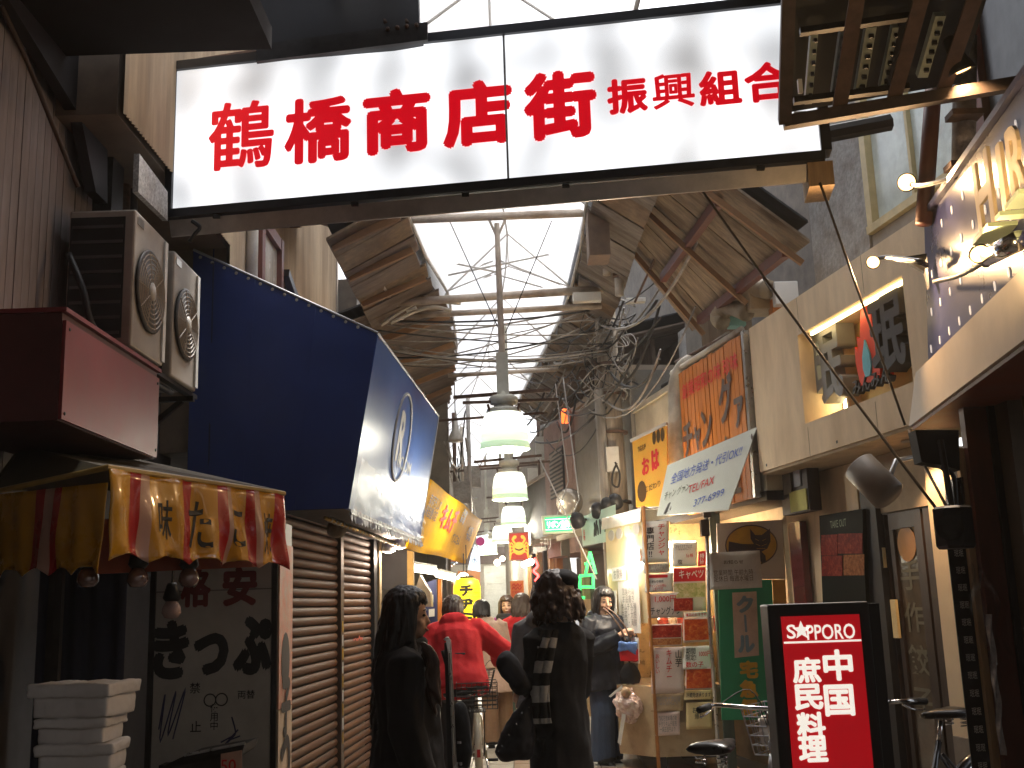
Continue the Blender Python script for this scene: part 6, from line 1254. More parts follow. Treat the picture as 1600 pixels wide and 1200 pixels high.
P('inner_panel', MB().slab([DB(1144, 926, -.003), DB(1182, 924, -.003), DB(1186, 1024, -.003), DB(1148, 1028, -.003)], (0, .002, 0)), M('panel_peach', (.65, .45, .34), .5), dbn)
mb = MB()
for ch, y in (('ク', 944), ('ー', 974), ('ル', 1006)): text(mb, ch if ch != 'ー' else '｜', DB(1164 + (y - 944) * .03, y, -.005), XX, ZZ, .15, .15 if ch != 'ー' else .02, heavy=.01 if ch != 'ー' else .004)
P('lettering', mb, M('slate_ink', (.2, .28, .33), .6), dbn)
mb = MB()
for ch, y in (('宅', 1046), ('急', 1076), ('便', 1106)): text(mb, ch, DB(1170, y, -.004), XX, ZZ, .15, .16, heavy=.008)
P('lettering', mb, M('ellipse_yellow'), dbn)
P('clear_cover', MB().grid(10, 20, lambda u, v: DB(1120 + 112 * u, 812 + 290 * v, -.05 + .012 * math.sin(u * 9 + v * 14))), CLEAR, dbn, True)
P('cover_edge', MB().tube(bend([DB(1236, 812, -.1), DB(1238, 870, -.1), DB(1241, 920, -.1), DB(1243, 950, -.1)]), .009, 6), CHROME, dbn, True)
# ================================================================ people
SKIN = M('skin', (.55, .33, .22), .5, .08, 12, bump=.03, grime=0)
HAIRK = M('hair_black', (.012, .01, .01), .38, .4, 60, bump=.3, grime=0, stretch=(3, 3, .25), spec=.5)
HAIRB = M('hair_brown', (.055, .028, .018), .42, .45, 60, bump=.3, grime=0, stretch=(3, 3, .3), spec=.5)
LIP = M('lip', (.38, .1, .09), .45, .1); EYEM = M('eye_dark', (.01, .008, .008), .15, .1); TOOTH = M('tooth_white', (.7, .68, .62), .3, .05)
COATK = M('black_wool', (.012, .012, .014), .9, .35, 40, bump=.2, grime=.1)
NAVY = M('navy_nylon', (.008, .009, .016), .5, .3, 30, bump=.2, grime=.1)
REDJ = M('red_fleece', (.5, .004, .01), .85, .12, 40, bump=.2, grime=.05)
BEIJ = M('beige_coat', (.52, .36, .27), .8, .12, 30, bump=.2, grime=.1)
TANT = M('tan_trouser', (.26, .15, .08), .85, .15, 30, bump=.2, grime=.1)
GREYH = M('grey_hoodie', (.12, .11, .11), .9, .15, 40, bump=.2, grime=.1)
DENIM = M('blue_denim', (.05, .075, .13), .85, .3, 50, bump=.2, grime=.1, stretch=(3, 3, .5))
DARKT = M('charcoal_trouser', (.03, .03, .035), .9, .3, 40, bump=.2)
SHOE = M('black_shoe', (.015, .014, .013), .4, .3, 20)
def rings(mb, rs, n=16):
    """stack of ellipses: (x, y, z, rx, ry[, turn])"""
    vs = []; fs = []
    for r in rs:
        x, y, z, rx, ry = r[:5]; t0 = r[5] if len(r) > 5 else 0; c, s_ = math.cos(t0), math.sin(t0)
        for k in range(n):
            t = 2 * math.pi * k / n; px, py = rx * math.cos(t), ry * math.sin(t)
            vs.append((x + px * c - py * s_, y + px * s_ + py * c, z))
    for i in range(len(rs) - 1): fs += [(i * n + k, i * n + (k + 1) % n, (i + 1) * n + (k + 1) % n, (i + 1) * n + k) for k in range(n)]
    fs += [tuple(range(n))[::-1], tuple(range((len(rs) - 1) * n, len(rs) * n))]
    return mb.add(vs, fs)
def fuse(name, mb, mats, mx, parent=None, org=None, vox=.009, smooth=4, fold=0, fscale=(9, 9, 4), fine=0, fs2=(60, 60, 8)):
    """weld overlapping volumes into one continuous skin"""
    tmp = mb.mesh('tmp'); kd = KDTree(len(tmp.polygons)); src = []
    for i, p in enumerate(tmp.polygons): kd.insert(p.center, i); src.append(p.material_index)
    kd.balance()
    o = bpy.data.objects.new('tmp', tmp); COL.objects.link(o)
    r = o.modifiers.new('r', 'REMESH'); r.mode = 'VOXEL'; r.voxel_size = vox
    s_ = o.modifiers.new('s', 'SMOOTH'); s_.factor = .5; s_.iterations = smooth
    bpy.context.view_layer.update()
    me = bpy.data.meshes.new_from_object(o.evaluated_get(bpy.context.evaluated_depsgraph_get()))
    bpy.data.objects.remove(o); me.name = name
    me.materials.clear()
    for k in mats: me.materials.append(k)
    if len(mats) > 1: me.polygons.foreach_set('material_index', [src[kd.find(p.center)[1]] for p in me.polygons])
    if fold or fine:
        ns = [v.normal.copy() for v in me.vertices]
        for v, nn in zip(me.vertices, ns):
            c = v.co; d = 0
            if fold: d += fold * (noise.noise(V((c.x * fscale[0], c.y * fscale[1], c.z * fscale[2]))) + .5 * noise.noise(V((c.x * fscale[0] * 2.3, c.y * fscale[1] * 2.3, c.z * fscale[2] * 3 + 5))))
            if fine: d += fine * noise.noise(V((c.x * fs2[0], c.y * fs2[1], c.z * fs2[2])))
            v.co = c + nn * d
    me.transform(mx)
    og = org if org is not None else ORG[parent.name]
    me.transform(Matrix.Translation(-og)); me.shade_smooth()
    o = link(bpy.data.objects.new(name, me), parent)
    if not parent: o.location = og
    ORG[o.name] = og
    return o
def hand(mb, w_, d, side, curl=.6, s_=1.0, palm=None):
    """palm, four uneven curled fingers, side thumb; w_ wrist, d forearm direction"""
    d = V(d).normalized(); pn = V(palm).normalized() if palm else V((-side, 0, -.2)).normalized()
    pn = (pn - d * pn.dot(d)).normalized(); x = d.cross(pn).normalized() * side
    w_ = V(w_); c = w_ + d * (.045 * s_)
    mb.tube([w_ - d * .03, w_ + d * .01, c, c + d * (.035 * s_)], [.026 * s_, .028 * s_, .036 * s_, .033 * s_], 10, sy=.62)
    for k, L in enumerate((.066, .076, .071, .056)):
        b = c + d * (.035 * s_) + x * ((k - 1.5) * .0185 * s_); p = [b - d * .02]; a = 0; q = b
        for sg_, f in ((0, .45), (1, .32), (2, .23)):
            q = q + (d * math.cos(a) + pn * math.sin(a)) * (L * f * s_); a += curl; p.append(q)
        mb.tube(p, [.0095 * s_, .0092 * s_, .0085 * s_, .0068 * s_], 8)
    t = w_ + d * (.03 * s_) - x * (.028 * s_)
    mb.tube([t, t + (d * .6 - x * .8 + pn * .3).normalized() * .032 * s_, t + (d * .9 - x * .5 + pn * .6).normalized() * .062 * s_], [.013 * s_, .0115 * s_, .0085 * s_], 8)
def person(label, loc, yaw, H=1.62, group=None, coat=None, legs=None, armL=None, armR=None, lean=0, side=0, head=(0, 0), hair=None, face=0, sit=False, curl=.7, smile=False, palm=None):
    k = H / 1.62; loc = V(loc); mx = Matrix.Translation(loc) @ Matrix.Rotation(yaw, 4, 'Z') @ Matrix.Scale(k, 4)
    Rl = Matrix.Translation((0, 0, .86)) @ Matrix.Rotation(-lean, 4, 'X') @ Matrix.Rotation(side, 4, 'Y') @ Matrix.Translation((0, 0, -.86))
    def tr(mb, M_, a=0):
        for i in range(a, len(mb.v)): mb.v[i] = (M_ @ mb.v[i].to_4d()).to_3d()
    legm = legs['mat']; wide = legs.get('wide', 0); st_ = legs.get('stride', .08)
    mb = MB(); mb.mi = 1
    rings(mb, [(0, 0, .74, .09, .07), (0, 0, .8, .155, .105), (0, 0, .9, .15, .1), (0, 0, 1.0, .125, .09), (0, 0, 1.1, .13, .095)])
    for s_ in (-1, 1):
        kx = s_ * .08; ky = st_ * s_
        if sit: pts = [(kx, -.02, .84), (kx * 1.15, .34, .76 + .06 * s_), (kx * 1.1, .30, .36 + .12 * s_), (kx * 1.1, .28, .2 + .12 * s_)]; rr = [.095, .075, .055, .045]
        else: pts = [(kx, 0, .84), (kx, ky * .5 + .02, .48), (kx, ky * .8 - .02, .25), (kx, ky - .03, .07)]; rr = [.09 + wide * .3, .068 + wide, .056 + wide * 1.3, .05 + wide * 1.6]
        mb.tube(pts, rr, 12)
        f = V(pts[-1]); mb.mi = 2
        mb.tube([f + V((0, -.05, -.025)), f + V((0, .03, -.03)), f + V((0, .12, -.045)), f + V((0, .17, -.05))], [.038, .04, .036, .022], 10); mb.mi = 1
    a = len(mb.v); mb.mi = 0
    rings(mb, [(0, 0, 1.05, .12, .085), (0, .0, 1.2, .14, .1), (0, -.01, 1.3, .15, .085), (0, -.015, 1.36, .08, .06)])
    tr(mb, Rl, a)
    armpts = {}
    for s_, ar in ((-1, armL), (1, armR)):
        sh_ = (Rl @ V((s_ * .165, -.01, 1.3)).to_4d()).to_3d()
        e, w_ = ar if ar else (sh_ + V((s_ * .05, -.01, -.26)), sh_ + V((s_ * .07, .06, -.49)))
        e, w_ = V(e), V(w_); armpts[s_] = (sh_, e, w_); mb.tube([sh_, e, w_], [.045, .036, .026], 10); hand(mb, w_, w_ - e, s_, curl, palm=palm)
    # head
    hy, hp = head
    nb = (Rl @ V((0, -.01, 1.36)).to_4d()).to_3d(); hc = (Rl @ V((0, .015, 1.505)).to_4d()).to_3d()
    Hm = Matrix.Translation(hc) @ Matrix.Rotation(hy, 4, 'Z') @ Matrix.Rotation(hp, 4, 'X') @ Matrix.Rotation(-lean * .3, 4, 'X')
    mb.tube([nb - ZZ * .04, nb.lerp(hc, .5), hc + V((0, -.012, -.03))], [.058, .05, .052], 12)
    a = len(mb.v)
    mb.ball((0, -.008, .02), (.072, .088, .092), 20, 12); mb.ball((0, .02, -.03), (.058, .062, .07), 18, 10); mb.ball((0, .048, -.075), (.03, .03, .026), 14, 8)
    mb.tube([(0, .072, .018), (0, .086, -.008), (0, .096, -.03), (0, .086, -.036)], [.008, .009, .012, .008], 8)
    for s_ in (-1, 1):
        mb.ball((s_ * .073, -.012, -.012), (.01, .02, .03), 10, 8); mb.ball((s_ * .034, .055, -.03), (.024, .022, .022), 10, 8)
    mb.ball((0, .078, -.058), (.022, .012, .007), 10, 6); mb.ball((0, .075, -.067), (.019, .012, .007), 10, 6)
    tr(mb, Hm, a)
    root = fuse('person', mb, [SKIN, legm, SHOE], mx, None, loc, .0075, 3)
    tag(root, label, 'person', group)
    def hp_(mb2): tr(mb2, mx @ Hm); return mb2
    if face:
        for s_ in (-1, 1):
            P('eye', hp_(MB().ball((s_ * .031, .072, .004), (.013, .008, .0045 if smile else .0065), 10, 6)), EYEM, root, True)
            P('eyebrow', hp_(MB().tube([(s_ * .016, .082, .026), (s_ * .032, .08, .031), (s_ * .047, .07, .026)], [.003, .004, .002], 6)), HAIRK, root, True)
        P('lips', hp_(MB().tube([(-.026, .081, -.056 + .006 * smile), (-.01, .0905, -.0615 - .004 * smile), (.01, .0905, -.0615 - .004 * smile), (.026, .081, -.056 + .006 * smile)], [.003, .006, .006, .003], 6)), LIP, root, True)
        if smile: P('teeth', hp_(MB().tube([(-.02, .088, -.058), (0, .095, -.061), (.02, .088, -.058)], [.002, .0042, .002], 6)), TOOTH, root, True)
    if coat:
        b = coat.get('bulk', .03); hem = coat.get('hem', .5); fl_r = coat.get('flare', .03); mb = MB()
        a = len(mb.v)
        rs = [(0, -.012, 1.375, .075 + b * .4, .07 + b * .4), (0, -.01, 1.33, .15 + b * .6, .09 + b * .6), (0, 0, 1.25, .165 + b, .105 + b), (0, 0, 1.1, .15 + b, .1 + b), (0, 0, .98, .14 + b, .1 + b)]
        rings(mb, rs); tr(mb, Rl, a)
        if hem < .9:
            if sit:
                a = len(mb.v); rings(mb, [(0, 0, .98, .14 + b, .1 + b), (0, .0, .85, .175 + b, .13 + b), (0, .0, hem, .175 + b, .13 + b)]); tr(mb, Rl, a)
            else:
                c = (Rl @ V((0, 0, .98, 1))).to_3d(); rings(mb, [(c.x, c.y, 1.0, .14 + b, .1 + b), (c.x * .5, c.y * .5, .88, .16 + b, .115 + b), (0, 0, (hem + .88) / 2, .17 + b + fl_r * .5, .13 + b + fl_r * .5), (0, 0, hem, .175 + b + fl_r, .135 + b + fl_r)])
        for s_ in (-1, 1):
            sh_, e, w_ = armpts[s_]; mb.tube([sh_ + V((-s_ * .03, 0, .0)), sh_, sh_.lerp(e, .5), e, e.lerp(w_, .5), w_ - (w_ - e).normalized() * .015], [.06 + b * .5, .062 + b * .6, .056 + b * .6, .052 + b * .6, .047 + b * .55, .042 + b * .5], 12)
        if coat.get('hood'):
            a = len(mb.v); mb.ball((0, -.09, 1.36), (.13, .075, .07), 16, 10); mb.tube([(-.1, -.02, 1.37), (-.07, .06, 1.345), (0, .085, 1.33), (.07, .06, 1.345), (.1, -.02, 1.37)], .035, 10); tr(mb, Rl, a)
        if coat.get('collar'):
            a = len(mb.v); mb.tube([V((.085 * math.cos(t), .075 * math.sin(t), 1.385)) for t in [2 * math.pi * j / 14 for j in range(14)]], .03, 8, ring=True); tr(mb, Rl, a)
        c = fuse('coat', mb, [coat['mat']], mx, root, None, .01, 4, .016, (8, 8, 4))
    if hair:
        L = hair.get('len', .2); mt = hair.get('mat', HAIRK); mb = MB(); vol = hair.get('vol', 1.0); wv = hair.get('curl', .0)
        mb.ball((0, -.02, .03), (.078 * vol, .09 * vol, .084 * vol), 20, 12)
        rnd = random.Random(len(label)); n_ = 54; lay = 2
        for j in range(n_):
            t = 2 * math.pi * (j + rnd.uniform(-.3, .3)) / n_; fr = abs(((t - math.pi / 2 + math.pi) % (2 * math.pi)) - math.pi)   # angle away from the brow
            fall = fr > math.radians(58) or hair.get('full')
            pts = []; rw = .0165 if L > .15 else .014
            part = .25 * (1 if math.cos(t) > .12 else -1)
            for q in range(6):
                ph = (q + .3) / 5.3 * (math.pi / 2 if fall else math.radians(64 + 10 * rnd.random())); tt = t + (-part * (1 - q / 5) if not fall else 0)
                rr = 1.0 + .05 * rnd.uniform(-1, 1)
                pts.append((.083 * vol * rr * math.sin(ph) * math.cos(tt), -.012 + .094 * vol * rr * math.sin(ph) * math.sin(tt), .028 + .092 * vol * math.cos(ph)))
            rad = [rw * .8] + [rw] * 5
            if fall:
                Lk = L * rnd.uniform(.8, 1.1) + .0; x, y, z = pts[-1]; m_ = 7 if L > .15 else 3
                for q in range(1, m_ + 1):
                    f = q / m_; sw = 1 + .3 * f * hair.get('flare', .4) - (.1 * f if L < .15 else 0)
                    pts.append((x * sw + wv * math.sin(f * 9 + j), y * sw - .01 * f + wv * math.cos(f * 8 + j * 2), z - Lk * f)); rad.append(rw * (1.05 - .75 * f ** 3))
            else: rad[-1] = rw * .45; rad[-2] = rw * .8
            mb.tube(pts, rad, 7)
        tr(mb, Hm)
        fuse('hair', mb, [mt], mx, root, None, .0065, 1, .004 * hair.get('fuzz', 1), (14, 14, 5), .005, (90, 90, 8))
    return root, mx, Hm, armpts
R_ = math.radians
# woman at left, long dark coat, profile to the right
w1, *_ = person('woman with very long dark hair and a long black coat, her face turned right', (-.515, 5.0, 0), R_(-80), 1.585, None,
    dict(mat=COATK, hem=.42, bulk=.05, flare=.05, collar=1), dict(mat=DARKT), None, None, 0, 0, (R_(-6), R_(-3)), dict(mat=HAIRK, len=.5, vol=1.07, curl=.012, flare=.9), 1)
mb = MB()
for j in range(14):
    a = V((-.425 + .012 * (j % 4), 4.80 + .012 * (j // 4), 1.36 - .006 * j)); mb.tube(bend([a, a + V((.035, -.01, -.07)), a + V((.015 + .01 * (j % 3), 0, -.14)), a + V((.045, -.005, -.2 - .012 * (j % 5)))], 4), [.009] * 12 + [.004], 6)
fuse('hair_lock', mb, [HAIRB], Matrix.Identity(4), w1, None, .007, 2, .005, (20, 20, 8), .004)
fl_p = T('folded_stand', 'narrow upright black stand with a pale metal edge beside the long-haired woman', 'stand', (-.33, 5.15, 0))
P('board', MB().slab([W(694, 1005, 5.2), W(699, 1003, 5.2), W(708, 1210, 5.2), W(700, 1210, 5.2)], (.0, .3, 0)), BLACK, fl_p)
P('edge', MB().tube(bend([W(694, 1000, 5.19), W(701, 998, 5.19), W(703, 1030, 5.19), W(704, 1075, 5.19), W(709, 1180, 5.19)]), .005, 6), ALU, fl_p, True)
P('knob', MB().slab([W(696, 997, 5.18), W(704, 999, 5.18), W(704, 1020, 5.18), W(700, 1021, 5.18)], (0, .02, 0)), CHROME, fl_p)
P('base', MB().slab([W(700, 1205, 5.2), W(710, 1205, 5.2), V((W(710, 1205, 5.2).x, 5.2, 0)), V((W(700, 1205, 5.2).x, 5.2, 0))], (0, .3, 0)), BLACK, fl_p)
hb = T('shoulder_bag', 'soft black bag low behind the long-haired woman', 'bag', W(722, 1200, 5.6))
q = W(719, 1150, 5.7)
o = fuse('bag_body', MB().ball(q, (.055, .08, .17), 18, 12).ball(q - ZZ * .08, (.06, .09, .1), 16, 10), [COATK], Matrix.Identity(4), hb, None, .01, 3, .012, (12, 12, 6))
P('strap', MB().tube(bend([q + V((-.03, 0, .14)), q + V((-.05, 0, .3)), q + V((-.08, 0, .42))]), .01, 6), BLACK, hb, True)
P('buckle', MB().bx(q + V((0, -.09, -.02)), .02, .008, .012).bx(q + V((.005, -.092, -.12)), .015, .008, .015), CHROME, hb)
# man in red on the bicycle
rider, *_ = person('man in a bright red hooded jacket riding away on the cream bicycle', (-.53, 9.5, .02), R_(4), 1.64, None,
    dict(mat=REDJ, hem=.77, bulk=.08, hood=1), dict(mat=DARKT), ((-.33, .1, 1.02), (-.22, .1, .84)), ((.4, .2, 1.08), (.36, .5, 1.0)), R_(23), R_(-3), (R_(-8), R_(-10)), dict(mat=HAIRB, len=.1, vol=1.0, fuzz=.5), 0, True, .9)
# person in the beige coat
p3, *_ = person('person with black hair in a beige coat and tan trousers walking away', (-.27, 12.2, 0), R_(4), 1.6, None,
    dict(mat=BEIJ, hem=.62, bulk=.045, flare=.05, collar=1), dict(mat=TANT, wide=.025, stride=.1), None, None, R_(12), R_(-13), (R_(10), R_(-8)), dict(mat=HAIRK, len=.11, vol=1.04), 0)
# smiling woman coming towards us
p4, mx4, Hm4, _ = person('smiling woman with long dark hair in a magenta jacket facing us', (-.16, 14.0, 0), R_(176), 1.62, None,
    dict(mat=M('magenta_nylon', (.3, .02, .2), .5, .2, 30), hem=.75, bulk=.04, collar=1), dict(mat=DARKT), None, None, 0, 0, (R_(4), R_(2)), dict(mat=HAIRB, len=.3, vol=1.05, flare=.5), 1, smile=True)
mb = MB(); mb.tube([mx4 @ V((.1 * math.cos(t), .02 + .09 * math.sin(t), 1.37)) for t in [2 * math.pi * j / 14 for j in range(14)]], .045, 8, ring=True); mb.tube([mx4 @ V((.03, .13, 1.35)), mx4 @ V((.04, .17, 1.2)), mx4 @ V((.04, .17, 1.0))], [.05, .06, .05], 8)
fuse('scarf', mb, [COATK], Matrix.Identity(4), p4, None, .012, 2, .006)
mb = MB(); rings(mb, [(-.09, .03, 1.32, .09, .1), (-.1, .03, 1.1, .1, .12), (-.1, .03, .8, .11, .13)]); 
for i in range(len(mb.v)): mb.v[i] = (mx4 @ mb.v[i].to_4d()).to_3d()
fuse('vest', mb, [M('olive_print', (.14, .13, .07), .8, .6, 40, col2=(.3, .26, .18))], Matrix.Identity(4), p4, None, .012, 3, .008)
# person with red sleeves, brown hair
p5, *_ = person('person with long brown hair in a red jacket seen from behind', (.0, 12.9, 0), R_(-35), 1.63, None,
    dict(mat=REDJ, hem=.85, bulk=.05), dict(mat=M('grey_green_skirt', (.07, .1, .08), .8), wide=.03), ((-.3, .1, 1.04), (-.16, .26, 1.0)), None, R_(4), 0, (0, 0), dict(mat=HAIRB, len=.34, vol=1.06, curl=.01), 0)
bg5 = T('hand_bag', 'small grey-green bag at the hip of the person with red sleeves', 'bag', W(797, 1035, 12.5))
fuse('bag_body', MB().ball(W(797, 1020, 12.5), (.075, .06, .12), 14, 10), [M('grey_green_skirt')], Matrix.Identity(4), bg5, None, .012, 3, .012)
P('strap', MB().tube([W(800, 1006, 12.5), W(806, 985, 12.6)], .01, 5), BLACK, bg5)
# person in the grey hooded jacket
p6, *_ = person('person in a charcoal hooded jacket half hidden behind the woman in black', (.19, 8.9, 0), R_(-8), 1.66, None,
    dict(mat=GREYH, hem=.7, bulk=.03, hood=1), dict(mat=DARKT), None, None, 0, 0, (0, 0), dict(mat=HAIRB, len=.25, vol=1.02), 0)
# woman in black at the centre, back to us, arm out to the left
def W7(x, y, d=0): return W(x, y, 5.7 + d)
m7 = (Matrix.Translation((.19, 5.7, 0)) @ Matrix.Rotation(R_(40), 4, 'Z') @ Matrix.Scale(1.66 / 1.62, 4)).inverted()
def L7(x, y, d=0): return m7 @ W7(x, y, d)
p7, mx7, Hm7, ap7 = person('woman in a long black coat with bushy brown hair and a black beret', (.19, 5.7, 0), R_(40), 1.66, None,
    dict(mat=COATK, hem=.3, bulk=.004, flare=.0), dict(mat=DARKT), (tuple(L7(830, 1088, -.12)), tuple(L7(806, 1056, -.22))), ((.165, .04, 1.04), (.12, .16, .92)), 0, 0, (R_(8), R_(-4)), dict(mat=HAIRB, len=.17, vol=1.0, curl=.016, fuzz=2.0, flare=.9, full=1), 0)
mb = MB(); mb.ball(W7(882, 906, .0), (.075, .095, .055), 18, 10); mb.ball(W7(889, 930, .02), (.055, .085, .1), 16, 10); mb.ball(W7(896, 906, .0), (.032, .05, .04), 12, 8)
fuse('beret', mb, [M('beret_black', (.01, .01, .012), .95, .3, 50)], Matrix.Identity(4), p7, None, .009, 3, .007)
e, wr_ = [mx7 @ p for p in ap7[-1][1:]]
mb = MB(); d = (wr_ - e).normalized(); mb.tube([wr_ - d * .06, wr_, wr_ + d * .07, wr_ + d * .13, wr_ + d * .155], [.055, .058, .066, .055, .024], 12, sy=.7); mb.tube([wr_ + d * .02, wr_ + d * .06 + V((.02, 0, -.045)), wr_ + d * .09 + V((.015, 0, -.055))], [.022, .022, .013], 8)
fuse('mitten', mb, [M('mitten_navy', (.01, .012, .02), .9, .3, 40)], Matrix.Identity(4), p7, None, .008, 3, .004)
mb = MB(); SCK = M('scarf_black', (.012, .012, .012), .95); SCW = M('scarf_grey', (.45, .44, .42), .9, .15, 60, bump=.3)
sc_pts = [W7(857, 985, -.13), W7(852, 1010, -.155), W7(847, 1045, -.165), W7(845, 1085, -.17), W7(848, 1130, -.17)]
mb = MB(); cur = bend(sc_pts, 12); N_ = len(cur)
def scf(u, v): p = cur[min(N_ - 1, int(round(v * (N_ - 1))))]; return p + V(((u - .5) * .085, -.012 * math.sin(u * 3.14) - .006 * math.sin(u * 15 + v * 6), 0))
mb.grid(10, N_ - 1, scf)
for i in range(len(mb.m)): mb.m[i] = 1 if int((i // 10) / (N_ - 1) * 7.5) % 2 == 1 else 0
o = P('scarf', mb, [SCK, SCW], p7, True); o.modifiers.new('solid', 'SOLIDIFY').thickness = .014
b7 = T('tote_bag', 'big slouchy black bag with tiny studs hanging by the woman in black', 'bag', W(815, 1200, 5.55))
q = W(812, 1150, 5.55); mb = MB()
rings(mb, [(q.x + .06, q.y, q.z + .2, .02, .03), (q.x + .03, q.y, q.z + .12, .045, .06), (q.x - .01, q.y, q.z + .02, .085, .09), (q.x - .03, q.y, q.z - .07, .1, .1), (q.x - .02, q.y, q.z - .11, .07, .07)])
fuse('bag_body', mb, [M('bag_black', (.012, .012, .016), .7, .3, 30)], Matrix.Identity(4), b7, None, .009, 3, .014, (12, 12, 8))
P('strap', MB().tube(bend([q + V((.06, 0, .18)), q + V((.09, 0, .3)), q + V((.12, .02, .42))]), .012, 6), BLACK, b7, True)
for k in range(9): P('stud', MB().ball(q + V((-.10 + .018 * k + random.uniform(-.01, .01), -.06 - .02 * (k % 2), -.06 + .025 * k)), .004, 8, 6), CHROME, b7)
# girl in the navy parka
p8, mx8, Hm8, ap8 = person('girl with a black bob in a navy hooded parka and wide jeans at the booth', (.79, 10.65, 0), R_(214), 1.64, None,
    dict(mat=NAVY, hem=.7, bulk=.055, hood=1), dict(mat=DENIM, wide=.045, stride=.05), ((-.28, .06, 1.05), (-.1, .27, 1.19)), ((.28, .06, 1.03), (.03, .29, 1.19)), R_(2), 0, (R_(-14), R_(-12)), dict(mat=HAIRK, len=.23, vol=1.05, flare=.1), 1, curl=1.0, palm=(0, -.4, -1))
cb8 = T('carried_bag', 'small blue and red bag held up at the chest by the girl in navy', 'bag', W(980, 1035, 10.3))
q = W(981, 1015, 10.3)
fuse('bag_body', MB().bx(q + V((.0, 0, -.03)), .15, .09, .15).bx(q + V((.03, 0, -.05)), .13, .08, .1), [REDJ], Matrix.Identity(4), cb8, None, .01, 3, .01)
fuse('bag_flap', MB().slab([q + V((-.085, -.055, .07)), q + V((.085, -.055, .06)), q + V((.07, -.055, -.06)), q + V((.0, -.055, .0)), q + V((-.09, -.055, -.02))], (0, .12, 0)), [M('bag_blue', (.1, .2, .5), .7, .2, 30)], Matrix.Identity(4), cb8, None, .009, 4, .014, (14, 14, 9))
P('strap', MB().tube(bend([q + V((-.02, 0, .08)), q + V((-.06, .02, .2)), q + V((-.14, .06, .32)), q + V((-.2, .12, .38))]), .008, 6), M('strap_brown', (.14, .08, .05), .6), cb8, True)
P('strap', MB().tube(bend([q + V((.03, 0, .08)), q + V((-.01, .02, .2)), q + V((-.1, .08, .33)), q + V((-.18, .14, .39))]), .008, 6), M('strap_brown'), cb8, True)
b8 = T('shoulder_bag', 'plain black shoulder bag at the far hip of the girl in navy', 'bag', W(985, 1080, 10.5))
fuse('bag_body', MB().ball(W(985, 1058, 10.5), (.1, .07, .13), 14, 10), [COATK], Matrix.Identity(4), b8, None, .011, 3, .012)
P('strap', MB().tube([W(985, 1042, 10.5), W(975, 1000, 10.55)], .01, 5), BLACK, b8)
for t, c, w_, d_, h, z0 in FOAMJOBS:
    a = random.uniform(-.12, .12); mx_ = Matrix.Translation(c) @ Matrix.Rotation(a, 4, 'Z')
    fuse('tub', MB().box((-w_ / 2 + .014, -d_ / 2 + .014, 0), (w_ / 2 - .014, d_ / 2 - .014, h * .62)), [FOAM], mx_, t, None, .008, 4, .004, (14, 14, 14))
    fuse('lid', MB().box((-w_ / 2, -d_ / 2, h * .6), (w_ / 2, d_ / 2, h)), [FOAM], mx_, t, None, .008, 5, .008, (10, 10, 20), .002, (60, 60, 60))
